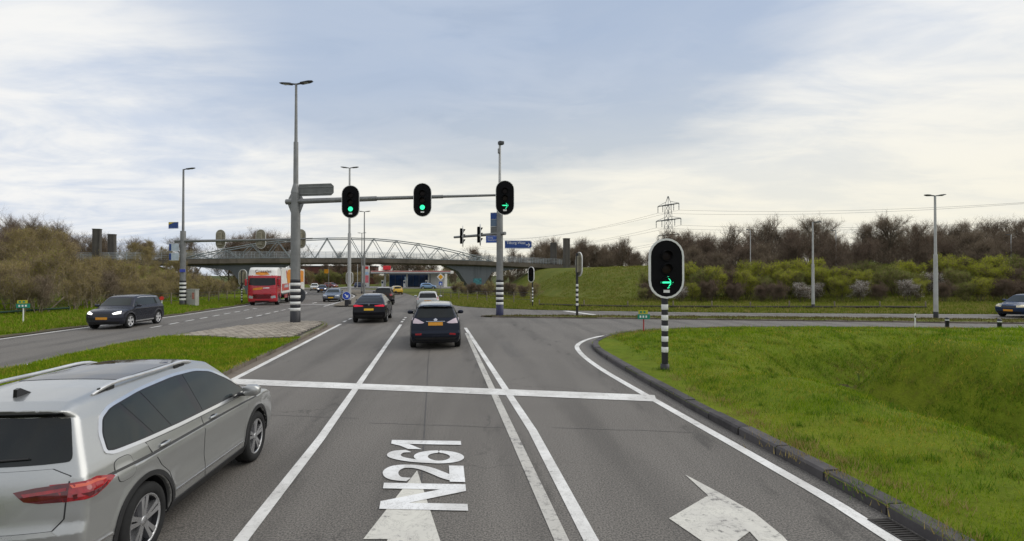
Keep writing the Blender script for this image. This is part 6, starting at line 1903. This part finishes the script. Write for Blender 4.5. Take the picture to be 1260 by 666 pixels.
def pylon():
    px, py = 74.0, 250.0
    o = empty('power_pylon', (px, py, -.8), R(-62), 'grey lattice power pylon with three cross arms rising behind the right traffic light', 'pylon')
    M_LT = plain('lattice_steel', (.22, .225, .23), .6, .3, .1, .5)
    zs = [0, 6, 11, 15.5, 19.5, 23, 26.5, 30, 33.5, 37, 41]
    hw = [3.2, 2.6, 2.1, 1.8, 1.5, 1.35, 1.3, 1.25, 1.15, 1.0, .12]
    for sx in (-1, 1):
        for sy in (-1, 1):
            MB().tube([(sx * w, sy * w, z) for w, z in zip(hw, zs)], .13, 4).build('leg', M_LT, o)
    for i in range(len(zs) - 1):
        m = MB()
        a, b, z0, z1 = hw[i], hw[i + 1], zs[i], zs[i + 1]
        for s in (-1, 1):
            m.tube([(-a, s * a, z0), (b, s * b, z1)], .07, 4); m.tube([(a, s * a, z0), (-b, s * b, z1)], .07, 4)
            m.tube([(s * a, -a, z0), (s * b, b, z1)], .07, 4); m.tube([(s * a, a, z0), (s * b, -b, z1)], .07, 4)
            m.tube([(-b, s * b, z1), (b, s * b, z1)], .06, 4); m.tube([(s * b, -b, z1), (s * b, b, z1)], .06, 4)
        m.build('bracing', M_LT, o)
    ends = []
    for z, L in ((22.6, 6.8), (29.8, 8.0), (36.9, 6.8)):
        m = MB()
        for s in (-1, 1):
            for q in (-1, 1): m.tube([(0, q * 1.0, z), (s * L, 0, z)], .20, 4)
            m.tube([(s * 1.2, 0, z + 1.6), (s * L, 0, z + .1)], .10, 4)
        arm = m.build('cross_arm', M_LT, o)
        for s in (-1, 1):
            for x in (L, L * .52):
                MB().lathe([(.16, 0), (.2, -.5), (.12, -1), (.2, -1.6), (.12, -2.2), (.18, -2.8), (.05, -3.2)], (s * x, 0, z), 'Z', 8).build('insulator', plain('insulator_grey', (.16, .17, .18), .4), arm)
        ends.append((z - 3.2, L))
    ca, sa = math.cos(R(-62)), math.sin(R(-62))
    M_W = plain('wire_grey', (.16, .165, .17), .6, .3)
    for z, L in ends:
        for s, nm in ((-1, 'left'), (1, 'right')):
            wx, wy = px + s * L * ca, py + s * L * sa
            for (ex, ey), where in (((238, 182), 'running right from the pylon'), ((-30, 430), 'running left from the pylon')):
                ex2, ey2 = ex + s * L * ca, ey + s * L * sa
                pts = []
                for t in np.linspace(0, 1, 22):
                    pts.append((wx + (ex2 - wx) * t, wy + (ey2 - wy) * t, z - .8 - 6.5 * 4 * t * (1 - t) * (.55 if ey < 300 else .8)))
                lv = {ends[0][0]: 'lowest', ends[1][0]: 'middle', ends[2][0]: 'topmost'}[z]
                w = MB().tube(pts, .045, 4).build('power_line', M_W)
                tag(w, '%s power line, %s arm end, %s' % (lv, 'near' if s > 0 else 'far', where), 'wire', 'power lines of the pylon')
pylon()
# ================================================================== trees, shrubs, grass
def leaf_mat(name, c0, c1, trans=0.25):
    k = NT(name)
    isl = k.n('ShaderNodeNewGeometry').outputs['Random Per Island']
    ob = k.rand()
    f = k.math('ADD', k.math('MULTIPLY', isl, .65), k.math('MULTIPLY', ob, .35))
    c = k.mix(k.ramp(f, .1, .9), c0, c1)
    k.set(k.b.inputs['Base Color'], c)
    k.b.inputs['Roughness'].default_value = .7
    k.b.inputs['Specular IOR Level'].default_value = .2
    tr = k.n('ShaderNodeBsdfTranslucent')
    k.l(c, tr.inputs['Color'])
    mx = k.n('ShaderNodeMixShader')
    mx.inputs[0].default_value = trans
    k.l(k.b.outputs[0], mx.inputs[1]); k.l(tr.outputs[0], mx.inputs[2])
    k.l(mx.outputs[0], k.t.nodes['Material Output'].inputs[0])
    return k.m
def bark_mat(name, c):
    k = NT(name)
    p = k.coord('Object')
    n = k.noise(k.mapping(p, (6, 6, 1.2)), 1.5, 5, .7)
    ob = k.rand()
    a = k.mix(ob, c, tuple(x * 1.35 for x in c))
    k.set(k.b.inputs['Base Color'], k.mix(k.ramp(n, .3, .75), a, tuple(x * .5 for x in c)))
    k.b.inputs['Roughness'].default_value = .95
    k.b.inputs['Specular IOR Level'].default_value = .1
    k.bump(n, .5, .03)
    return k.m
M_BARK = bark_mat('bark', (.13, .108, .082))
M_BARKP = bark_mat('pale_bark', (.30, .25, .18))
M_TWIG = bark_mat('twigs', (.23, .18, .13))
M_TWIGR = bark_mat('red_twigs', (.19, .142, .106))
M_TWIGO = bark_mat('olive_twigs', (.31, .245, .125))
M_BUD = leaf_mat('brown_buds', (.13, .085, .052), (.19, .14, .07))
M_BUDR = leaf_mat('reddish_buds', (.125, .066, .050), (.17, .105, .07))
M_OLIVE = leaf_mat('olive_leaves', (.26, .22, .05), (.36, .33, .07))
M_YGREEN = leaf_mat('young_leaves', (.25, .29, .024), (.42, .43, .05), .5)
M_GREEN = leaf_mat('green_leaves', (.115, .165, .024), (.19, .23, .038))
M_BLOSSOM = leaf_mat('blossom', (.68, .65, .60), (.80, .78, .74), .45)

def grow_tree(seed, H, spread, base_r, n_limb, twigs, leaf_n, leaf_s, clear=.3, multi=1, twig_w=.022, tl=.55, up=.35, droop=0.0):
    """branching skeleton: stems and limbs as tubes, twigs as slim ribbons, buds / leaves as small quads"""
    r = np.random.default_rng(seed)
    wood = MB()
    ends = []        # (position, direction, length scale)
    def branch(p, d, L, rad, level):
        n = 4 if level < 2 else (3 if level == 2 else 2)
        pts = [Vector(p)]; dd = Vector(d).normalized()
        for i in range(n):
            dd = (dd + Vector(r.normal(0, .16 if level else .06, 3)) + Vector((0, 0, (.10 if level else .05) - droop * level))).normalized()
            pts.append(pts[-1] + dd * (L / n))
        rr = [max(.008, rad * (1 - .62 * i / n)) for i in range(n + 1)]
        wood.tube(pts, rr, 6 if level == 0 else (5 if level == 1 else 3), 0, False)
        if level >= 3:
            for q in pts[1:]: ends.append((q, dd, L))
            return
        if level == 2: ends.append((pts[-1], dd, L))
        kidsn = n_limb if level == 0 else (6 if level == 1 else 5)
        for i in range(kidsn):
            f = (clear + (1 - clear) * (i + r.uniform(.1, .9)) / kidsn) if level == 0 else r.uniform(.25, 1.0)
            j = min(n - 1, int(f * n)); t = f * n - j
            q = pts[j].lerp(pts[j + 1], min(1, t))
            az = r.uniform(0, 2 * PI)
            out = Vector((math.cos(az), math.sin(az), r.uniform(.1, .1 + up * 2)))
            base = (dd * .55 + out).normalized() if level else (Vector((0, 0, .35 + .5 * f)) + out).normalized()
            if level == 0:
                Lc = spread * r.uniform(.75, 1.15) * (1.0 - .45 * max(0, f - .35) / .65)
            else: Lc = L * r.uniform(.45, .75)
            branch(q, base, Lc, max(.012, rad * (.45 if level == 0 else .5)), level + 1)
    for m in range(multi):
        a = 2 * PI * m / max(1, multi) + r.uniform(0, .8)
        off = .28 * (multi > 1)
        d = Vector((math.cos(a) * .28 * (multi > 1) + r.normal(0, .03), math.sin(a) * .28 * (multi > 1) + r.normal(0, .03), 1))
        branch((off * math.cos(a), off * math.sin(a), -.1), d, H * (.80 if multi == 1 else r.uniform(.6, .85)), base_r / (multi ** .5), 0 if multi == 1 else (0 if multi < 4 else 0))
    E_ = np.array([e[0][:] for e in ends]); D_ = np.array([e[1][:] for e in ends])
    idx = r.integers(0, len(E_), twigs)
    p0 = E_[idx] + r.normal(0, .07, (twigs, 3))
    dirn = D_[idx] * .6 + r.normal(0, .75, (twigs, 3)) + np.array([0, 0, .35])
    dirn /= np.linalg.norm(dirn, axis=1, keepdims=True)
    ln = tl * r.uniform(.4, 1.3, twigs)
    p1 = p0 + dirn * ln[:, None] * .55
    bend = dirn + r.normal(0, .35, (twigs, 3)); bend /= np.linalg.norm(bend, axis=1, keepdims=True)
    p2 = p1 + bend * ln[:, None] * .5
    sd = np.cross(dirn, r.normal(0, 1, (twigs, 3))); sd /= np.linalg.norm(sd, axis=1, keepdims=True) + 1e-9
    w = twig_w * r.uniform(.5, 1.1, twigs)[:, None]
    V = np.stack([p0 - sd * w * .5, p0 + sd * w * .5, p1 - sd * w * .35, p1 + sd * w * .35, p2], 1).reshape(-1, 3)
    o = np.arange(twigs)[:, None] * 5
    F1 = (o + np.array([0, 1, 3, 2])); F2 = (o + np.array([2, 3, 4]))
    keep = V[:, 2].reshape(-1, 5).min(1) > .05
    faces = F1[keep].tolist() + F2[keep].tolist()
    mi = [0] * len(faces)
    V = V.tolist()
    if leaf_n:
        li = r.integers(0, twigs, leaf_n)
        t = r.uniform(.2, 1, leaf_n)[:, None]
        c = np.where(t < .5, p0[li] + (p1[li] - p0[li]) * t * 2, p1[li] + (p2[li] - p1[li]) * (t * 2 - 1)) + r.normal(0, .06, (leaf_n, 3))
        c = c[c[:, 2] > .08]
        m = len(c)
        a = r.normal(0, 1, (m, 3)); a /= np.linalg.norm(a, axis=1, keepdims=True)
        b = np.cross(a, r.normal(0, 1, (m, 3))); b /= np.linalg.norm(b, axis=1, keepdims=True) + 1e-9
        s = leaf_s * r.uniform(.5, 1.3, m)[:, None]
        Q = np.stack([c - a * s, c + b * s * .55, c + a * s, c - b * s * .55], 1).reshape(-1, 3)
        off = len(V)
        V += Q.tolist()
        ff = (off + np.arange(m)[:, None] * 4 + np.array([0, 1, 2, 3])).tolist()
        faces += ff
        mi += [1] * m
    me = bpy.data.meshes.new('crown')
    me.from_pydata(V, [], faces)
    me.polygons.foreach_set('material_index', mi)
    me.update()
    return wood, me
def make_kind(seed, mats, *a, **k):
    wood, crown = grow_tree(seed, *a, **k)
    tr = wood.mesh('trunk', mats[0])
    crown.materials.append(mats[1]); crown.materials.append(mats[2])
    return tr, crown
def plant(name, kindm, x, y, z, s, label, cat, group, rz=None, sz=None):
    o = empty(name, (x, y, z), random.uniform(0, 2 * PI) if rz is None else rz, label, cat, group)
    o.scale = (s, s, s * (sz or random.uniform(.92, 1.1)))
    place(kindm[0], 'trunk', o)
    place(kindm[1], 'crown', o)
    return o

TALL = [make_kind(10 + i, (M_BARK, (M_TWIG, M_TWIGR, M_TWIG, M_TWIGR)[i % 4], (M_BUD, M_BUDR, M_BUDR, M_BUD)[i % 4]), 8.4, 3.5, .16, 15, 9500, 2500, .026, clear=.16, twig_w=.015, tl=.75, up=.5) for i in range(6)]
SLIM = [make_kind(30 + i, (M_BARKP, M_TWIGO, M_OLIVE), 6.8, 1.9, .08, 12, 4500, 900 + 900 * i, .034, clear=.12, twig_w=.013, tl=.6, up=.75) for i in range(4)]
BUSH = [make_kind(50 + i, (M_BARKP, (M_TWIGO, M_TWIG, M_TWIGO)[i % 3], (M_OLIVE, M_BUD, M_YGREEN)[i % 3]), 4.2, 1.4, .09, 5, 5500, 2400, .034, clear=.05, multi=5, twig_w=.014, tl=.55, up=.8) for i in range(4)]
HEDGE_Y = [make_kind(70 + i, (M_BARK, M_TWIGO, M_YGREEN), 4.0, 1.4, .08, 5, 4000, 10000, .055, clear=.05, multi=5, twig_w=.014, tl=.5, up=.7) for i in range(3)]
HEDGE_G = [make_kind(80 + i, (M_BARK, M_TWIGO, M_GREEN), 3.8, 1.4, .08, 5, 5000, 7000, .05, clear=.05, multi=5, twig_w=.014, tl=.5, up=.6) for i in range(2)]
HEDGE_P = [make_kind(90 + i, (M_BARK, M_TWIGR, M_BUDR), 3.6, 1.4, .08, 5, 7500, 3500, .036, clear=.03, multi=6, twig_w=.015, tl=.5, up=.5) for i in range(2)]
HEDGE_W = [make_kind(96, (M_BARK, M_TWIGR, M_BLOSSOM), 3.4, 1.3, .08, 5, 5000, 3600, .045, clear=.05, multi=5, twig_w=.014, tl=.45, up=.45)]

rv = random.Random(5)
# ---- hedge along the far verge on the right
def pick(w):
    q = rv.random() * sum(a for a, _ in w)
    for a, b in w:
        q -= a
        if q <= 0: return b
    return w[-1][1]
def hedge():
    names = {id(HEDGE_Y): ('yellow green leafing hedge bush', 0), id(HEDGE_G): ('mid green hedge bush', 0), id(HEDGE_P): ('purple brown bare hedge bush', 0), id(HEDGE_W): ('white blossoming hedge bush', 0)}
    def where(x, y):
        p = 630 + 650 * x / y
        if p < 850: return 'behind the island signal'
        if p < 998: return 'left of the single lantern lamp'
        if p < 1142: return 'left of the slim twin lantern lamp'
        return 'right of the slim twin lantern lamp'
    for row, (y0, dy, s0, w) in enumerate(((54.0, -.12, .56, [(2.0, HEDGE_P), (2.2, HEDGE_W), (1.6, HEDGE_G), (1.0, HEDGE_Y)]), (57.0, -.12, .74, [(3.0, HEDGE_Y), (1.3, HEDGE_G), (1.2, HEDGE_P), (.6, HEDGE_W)]), (60.5, -.12, .88, [(2.4, HEDGE_Y), (1.4, HEDGE_P), (1.2, HEDGE_G)]))):
        x = 13.2 + row * 1.1
        while x < 66:
            k = pick(w)
            xx = x + rv.uniform(-.4, .4); yy = y0 + dy * (x - 13) * .9 + rv.uniform(-.6, .6)
            lead = min(1.0, .62 + (x - 13) * .055)
            plant('hedge_bush', rv.choice(k), xx, yy, float(h_right(xx, yy)) * .5, s0 * lead * rv.uniform(.82, 1.15), '%s %s' % (names[id(k)][0], where(xx, yy)), 'bush', 'bushes of the hedge along the right verge')
            x += rv.uniform(1.5, 2.2)
hedge()
# ---- bare trees behind the hedge
def tree_line():
    for row, (y0, n, s0) in enumerate(((70, 32, .80), (80, 36, 1.0), (93, 34, 1.18))):
        for i in range(n):
            x = (16 + row * 3) + (76 + row * 14) * (i + rv.uniform(.1, .9)) / n
            y = y0 + rv.uniform(-3, 3) - .10 * x
            p = 630 + 650 * x / y
            if p < 835 or p > 1330: continue
            s = s0 * rv.uniform(.78, 1.12) * (.90 if p < 940 else 1.0)
            wh = 'left of the single lantern lamp' if p < 998 else ('between the two right lamps' if p < 1142 else 'right of the slim twin lantern lamp')
            plant('bare_tree', rv.choice(TALL), x, y, 0.0, s, 'bare %s row tree %s' % (('front', 'middle', 'back')[row], wh), 'tree', 'bare trees behind the right hedge')
    # thinner, lower trees on and behind the bank
    for i in range(40):
        x = 7 + 48 * (i + rv.uniform(.1, .9)) / 40
        y = rv.uniform(128, 165)
        p = 630 + 650 * x / y
        plant('bare_tree', rv.choice(TALL), x, y, 0.0, rv.uniform(1.0, 1.35), 'distant bare tree on the skyline above the grass bank', 'tree', 'bare trees beyond the grass bank')
    for i in range(30):
        x = -62 + 72 * (i + rv.uniform(.1, .9)) / 30
        y = rv.uniform(160, 205) if x < -12 else rv.uniform(150, 180)
        plant('bare_tree', rv.choice(TALL), x, y, -.7, rv.uniform(.85, 1.2), 'distant bare tree beyond the bridge trusses', 'tree', 'bare trees beyond the bridge')
tree_line()
# ---- left thicket
def thicket():
    for row, (off, n, kinds, s0, nm) in enumerate(((9.0, 34, BUSH, .70, 'front'), (12.0, 32, BUSH, .92, 'second'), (16.0, 30, SLIM + BUSH, .78, 'third'), (22, 28, SLIM, .95, 'fourth'), (30, 24, TALL + SLIM, .95, 'rear'))):
        edge = [(-21.3, 11), (-22.0, 20), (-22.6, 30), (-23.2, 40), (-24.9, 50), (-27.6, 60), (-32, 74), (-36, 86)]
        for i in range(n):
            t = (i + rv.uniform(.15, .85)) / n * (len(edge) - 1)
            j = min(int(t), len(edge) - 2); u = t - j
            x = edge[j][0] + (edge[j + 1][0] - edge[j][0]) * u - off + rv.uniform(-.9, .9)
            y = edge[j][1] + (edge[j + 1][1] - edge[j][1]) * u + rv.uniform(-.8, .8)
            p = 630 + 650 * x / y
            if p < -420: continue
            if 88 < p < 152 and off > 14 and y < 95: continue
            if y > 78 and off < 13: continue
            k = rv.choice(kinds)
            s = s0 * rv.uniform(.78, 1.18)
            if p > 150: s *= .74 if off < 25 else .85
            bush = any(k is b for b in BUSH)
            wh = 'left of the dark grey SUV' if p < 110 else ('behind the dark grey SUV' if p < 205 else 'near the left verge mast')
            plant('shrub' if bush else 'slim_tree', k, x, y, float(h_left(x, y)) - .05, s, '%s %s, %s row' % ('olive brown shrub' if bush else 'slim budding tree', wh, nm), 'shrub' if bush else 'tree', 'shrubs and trees of the left thicket')
    for i in range(46):
        x = -118 + 74 * (i + rv.uniform(.1, .9)) / 46
        y = rv.uniform(72, 112) if x < -60 else rv.uniform(96, 116)
        if 90 < 630 + 650 * x / y < 150: y += 26; x *= 1.25
        plant('bare_tree', rv.choice(TALL + SLIM[2:]), x, y, min(.6, float(h_left(x, y))), rv.uniform(.95, 1.25) * (.80 + .30 * (y - 60) / 50), 'tall bare tree standing far back above the left thicket', 'tree', 'tall trees behind the left thicket')
thicket()
def pier_scrub():
    for i in range(16):
        x = -10.5 + 14 * i / 16 + rv.uniform(-.5, .5); y = 93 - 2.0 * (i - 2) + rv.uniform(-1, 1)
        y = max(60, y)
        plant('shrub', rv.choice(BUSH + HEDGE_P), x, y, float(h_right(x, y)) - .1, rv.uniform(.38, .62), 'brown scrub bush between the bridge pier and the grass bank', 'shrub', 'scrub below the bridge')
    for i in range(8):
        x = -44 + rv.uniform(-2.5, 2.5) - i * .6; y = 74 + i * 2.2
        plant('shrub', rv.choice(BUSH), x, y, float(h_left(x, y)) - .1, rv.uniform(.5, .75), 'brown scrub bush below the left end of the bridge', 'shrub', 'scrub below the bridge')
pier_scrub()
def back_scrub():
    for i in range(26):
        x = -74 + 78 * (i + rv.uniform(.1, .9)) / 26; y = 163 + rv.uniform(-3, 5)
        plant('shrub', rv.choice(BUSH + HEDGE_G), x, y, -.6, rv.uniform(.95, 1.35), 'dark shrub in the row behind the filling station', 'shrub', 'shrubs behind the filling station')
    for i in range(14):
        x = -47 - i * 1.1 + rv.uniform(-.8, .8); y = 71 + rv.uniform(0, 8)
        plant('shrub', rv.choice(BUSH), x, y, float(h_left(x, y)) - .1, rv.uniform(.55, .78), 'brown shrub on the bank below the left bridge end', 'shrub', 'shrubs below the left bridge end')
    for i in range(12):
        x = -39.5 - i * 1.5 + rv.uniform(-.6, .6); y = 70 + 1.5 * i + rv.uniform(-1, 1)
        plant('shrub', rv.choice(BUSH), x, y, float(h_left(x, y)) - .1, rv.uniform(.62, .85), 'brown shrub in front of the left bridge pier', 'shrub', 'shrubs before the left pier')
back_scrub()

# ---- grass
def blade_mat(name, c0, c1, dry):
    k = NT(name)
    isl = k.n('ShaderNodeNewGeometry').outputs['Random Per Island']
    p = k.geo()
    patch_ = k.noise(p, .55, 4, .6)
    patch2 = k.noise(p, 2.4, 4, .65)
    c = k.mix(k.ramp(isl, .05, .95), c0, c1)
    c = k.mix(k.math('MULTIPLY', k.ramp(isl, .40, .85), k.ramp(k.math('ADD', k.math('MULTIPLY', patch_, .5), k.math('MULTIPLY', patch2, .5)), .43, .58)), c, dry)
    c = k.mix(k.ramp(patch2, .5, .75, 0, .45), c, tuple(x * .62 for x in c0))
    k.set(k.b.inputs['Base Color'], c)
    k.b.inputs['Roughness'].default_value = .7
    k.b.inputs['Specular IOR Level'].default_value = .08
    tr = k.n('ShaderNodeBsdfTranslucent'); k.l(c, tr.inputs['Color'])
    mx = k.n('ShaderNodeMixShader'); mx.inputs[0].default_value = .35
    k.l(k.b.outputs[0], mx.inputs[1]); k.l(tr.outputs[0], mx.inputs[2])
    k.l(mx.outputs[0], k.t.nodes['Material Output'].inputs[0])
    return k.m
M_BLADE = blade_mat('grass_blades', (.118, .220, .007), (.250, .340, .014), (.44, .34, .06))
M_BLADE2 = blade_mat('verge_blades', (.120, .215, .010), (.235, .32, .020), (.36, .28, .08))
def grass(name, poly, hf, box, n, h, w, mat, label, near=None, keep=None, power=1.6):
    r = np.random.default_rng(len(name) * 13 + n)
    x = r.uniform(box[0], box[1], n * 4); y = r.uniform(box[2], box[3], n * 4)
    d = np.hypot(x, y)
    pr = np.minimum(1, (near or 6) / d) ** power
    ok = (r.uniform(0, 1, len(x)) < pr) & inside(x, y, poly) & (np.abs(x / np.maximum(y, .1)) < 1.18)
    if keep is not None: ok &= keep(x, y)
    # clumps
    cl = .5 + .5 * np.sin(x * 2.1 + 1.3 * np.sin(y * 1.7)) * np.sin(y * 2.4 + 1.1 * np.sin(x * 1.9))
    ok &= r.uniform(0, 1, len(x)) < (.45 + .55 * cl)
    x, y, cl = x[ok][:n], y[ok][:n], cl[ok][:n]
    m = len(x)
    z = hf(x, y)
    d = np.hypot(x, y)
    gro = np.clip((d / 9), 1, 3.2)               # far blades stand for little tufts
    big = r.uniform(0, 1, m) < .03
    H = h * r.uniform(.45, 1.25, m) * (.7 + .6 * cl) * np.where(big, 1.8, 1) * gro ** .35
    Wd = w * r.uniform(.6, 1.3, m) * gro
    a = r.uniform(0, 2 * PI, m)
    lean = r.uniform(.15, .95, m) * H
    la = r.uniform(0, 2 * PI, m)
    P0 = np.stack([x - np.cos(a) * Wd / 2, y - np.sin(a) * Wd / 2, z - .01], 1)
    P1 = np.stack([x + np.cos(a) * Wd / 2, y + np.sin(a) * Wd / 2, z - .01], 1)
    P2 = np.stack([x + np.cos(la) * lean, y + np.sin(la) * lean, z + H], 1)
    V = np.stack([P0, P1, P2], 1).reshape(-1, 3)
    me = bpy.data.meshes.new(name)
    me.vertices.add(len(V)); me.vertices.foreach_set('co', V.astype(np.float32).ravel())
    me.loops.add(3 * m); me.loops.foreach_set('vertex_index', np.arange(3 * m, dtype=np.int32))
    me.polygons.add(m); me.polygons.foreach_set('loop_start', np.arange(0, 3 * m, 3, dtype=np.int32))
    me.update(calc_edges=True)
    me.materials.append(mat)
    o = bpy.data.objects.new(name, me)
    link(o)
    tag(o, label, 'grass', None, 'stuff')
    return o
grass('island_grass', ISLAND, h_island, (4.2, 32, 4, 27.5), 420000, .060, .009, M_BLADE, 'short green grass with dry patches on the ditch island at right', 5.5, lambda x, y: ~inside(x, y, DITCH_BED))
grass('median_grass', MEDIAN, h_median, (-15, -5, 8, 24), 120000, .07, .012, M_BLADE, 'short green grass on the median left of the silver SUV', 12, lambda x, y: (y < np.interp(x, [-14.4, -12.3, -10.3, -9.0], [22.1, 21.6, 20.8, 22.0])) )
grass('left_verge_grass', LEFTV, h_left, (-50, -21, 18, 66), 130000, .11, .018, M_BLADE2, 'green verge grass along the oncoming carriageway', 30, lambda x, y: poly_dist(x, y, LEFT_EDGE) > .55 + .3 * np.sin(x + y * 2.1))
grass('right_verge_grass', RIGHTV, h_right, (-14, 60, 36, 92), 170000, .12, .02, blade_mat('bank_blades', (.115, .155, .018), (.22, .24, .035), (.36, .27, .11)), 'rough grass on the far verge and the embankment', 45, None)
grass('strip_grass', STRIP, h_strip, (-3, 60, 20, 36), 60000, .055, .014, blade_mat('dry_blades', (.085, .085, .022), (.14, .12, .035), (.22, .16, .08)), 'brownish grass on the narrow side road island', 30)
# darker, longer tufts standing in the lawn
def tufts(name, poly, hf, box, n, mat, label, ok):
    r = np.random.default_rng(n)
    V, m = [], 0
    cx_ = r.uniform(box[0], box[1], n * 6); cy_ = r.uniform(box[2], box[3], n * 6)
    k_ = inside(cx_, cy_, poly) & ~inside(cx_, cy_, DITCH_BED) & (np.abs(cx_ / cy_) < 1.05) & ok(cx_, cy_)
    cx_, cy_ = cx_[k_][:n], cy_[k_][:n]
    for x0, y0 in zip(cx_, cy_):
        b = int(r.integers(18, 60)); rad = r.uniform(.05, .22)
        x = x0 + r.normal(0, rad, b); y = y0 + r.normal(0, rad, b)
        z = hf(x, y); h = r.uniform(.04, .125, b); w = r.uniform(.004, .008, b)
        a = r.uniform(0, 2 * PI, b); l = r.uniform(.2, .8, b) * h; q = r.uniform(0, 2 * PI, b)
        P = np.stack([np.stack([x - np.cos(a) * w, y - np.sin(a) * w, z - .01], 1), np.stack([x + np.cos(a) * w, y + np.sin(a) * w, z - .01], 1), np.stack([x + np.cos(q) * l, y + np.sin(q) * l, z + h], 1)], 1)
        V.append(P.reshape(-1, 3)); m += b
    V = np.concatenate(V)
    me = bpy.data.meshes.new(name)
    me.vertices.add(len(V)); me.vertices.foreach_set('co', V.astype(np.float32).ravel())
    me.loops.add(3 * m); me.loops.foreach_set('vertex_index', np.arange(3 * m, dtype=np.int32))
    me.polygons.add(m); me.polygons.foreach_set('loop_start', np.arange(0, 3 * m, 3, dtype=np.int32))
    me.update(calc_edges=True); me.materials.append(mat)
    o = bpy.data.objects.new(name, me); link(o); tag(o, label, 'grass', None, 'stuff')
M_TUFT = blade_mat('tuft_blades', (.070, .150, .010), (.13, .225, .016), (.22, .20, .05))
M_STRAW = blade_mat('straw_blades', (.26, .20, .07), (.38, .30, .12), (.34, .26, .10))
tufts('grass_tufts', ISLAND, h_island, (4, 24, 5, 26), 1500, M_TUFT, 'darker grass tufts scattered over the ditch island', lambda x, y: np.random.default_rng(2).uniform(0, 1, len(x)) < .25 + .75 * (np.minimum(poly_dist(x, y, DITCH_A), poly_dist(x, y, DITCH_B)) < 1.5))
tufts('straw_tufts', ISLAND, h_island, (4, 22, 5, 26), 420, M_STRAW, 'dry straw coloured stalks along kerb and ditch', lambda x, y: (poly_dist(x, y, KERB_R) < .8) | (poly_dist(x, y, DITCH_B[:4]) < 1.0))
tufts('median_tufts', MEDIAN, h_median, (-15, -5, 9, 23.5), 420, M_TUFT, 'darker grass tufts on the median', lambda x, y: y < 21.4)
# ---- yellow flowering weeds near the ditch
def weeds():
    r = random.Random(3)
    M_ST = plain('weed_stem', (.10, .16, .03), .8)
    M_FL = plain('weed_flower', (.62, .52, .04), .7)
    for i, (x, y) in enumerate(((18.6, 21.9), (19.2, 21.4), (18.0, 21.2), (19.8, 22.2), (13.6, 17.9), (9.4, 15.6), (16.3, 20.6), (12.2, 18.6))):
        o = empty('flowering_weed', (x, y, float(h_island(x, y))), r.uniform(0, 6), 'yellow flowering weed %s' % ('clustered below the bollards' if x > 17 else 'at the ditch bank'), 'plant', 'yellow flowering weeds')
        m = MB(); f = MB()
        for k in range(9 if x > 17 else 5):
            a = r.uniform(0, 2 * PI); h = r.uniform(.22, .5); l = r.uniform(.03, .18)
            tip = (l * math.cos(a), l * math.sin(a), h)
            m.tube([(0, 0, 0), (tip[0] * .4, tip[1] * .4, h * .6), tip], .006, 4, 0, False)
            for q in range(7):
                c = [tip[j] + r.uniform(-.03, .03) for j in range(3)]
                s = r.uniform(.012, .022)
                f.add([(c[0] - s, c[1], c[2]), (c[0], c[1] - s, c[2] + s * .5), (c[0] + s, c[1], c[2]), (c[0], c[1] + s, c[2] - s * .5)], [(0, 1, 2, 3)])
            for q in range(3):
                t = r.uniform(.1, .7); b = r.uniform(0, 2 * PI); s = r.uniform(.03, .06)
                c = (tip[0] * t, tip[1] * t, h * t)
                m.add([c, (c[0] + s * math.cos(b), c[1] + s * math.sin(b), c[2] + s * .4), (c[0] + s * math.cos(b + .5), c[1] + s * math.sin(b + .5), c[2] + s * .2)], [(0, 1, 2)])
        m.build('stem', M_ST, o); f.build('flower', M_FL, o)
weeds()
# ================================================================== labels that single out each of the look-alikes
def ordinals():
    words = ['leftmost', 'second', 'third', 'fourth', 'fifth', 'sixth', 'seventh', 'eighth', 'ninth', 'tenth', 'eleventh', 'twelfth', 'thirteenth', 'fourteenth', 'fifteenth', 'sixteenth', 'seventeenth', 'eighteenth', 'nineteenth', 'twentieth'] + ['twenty-' + w for w in 'first second third fourth fifth sixth seventh eighth ninth'.split()] + ['thirtieth'] + ['thirty-' + w for w in 'first second third fourth fifth sixth seventh eighth ninth'.split()] + ['fortieth'] + ['forty-' + w for w in 'first second third fourth fifth sixth seventh eighth ninth'.split()]
    by = {}
    for o in COL.objects:
        if o.parent is None and 'label' in o.keys(): by.setdefault(o['label'], []).append(o)
    for lab, os_ in by.items():
        if len(os_) < 2: continue
        os_.sort(key=lambda o: o.location.x / max(o.location.y, .1))
        for i, o in enumerate(os_):
            q = words[i] if i < len(words) else 'number %d' % (i + 1)
            o['label'] = lab + (', ' + q if i == 0 else ', %s from the left' % q)
ordinals()
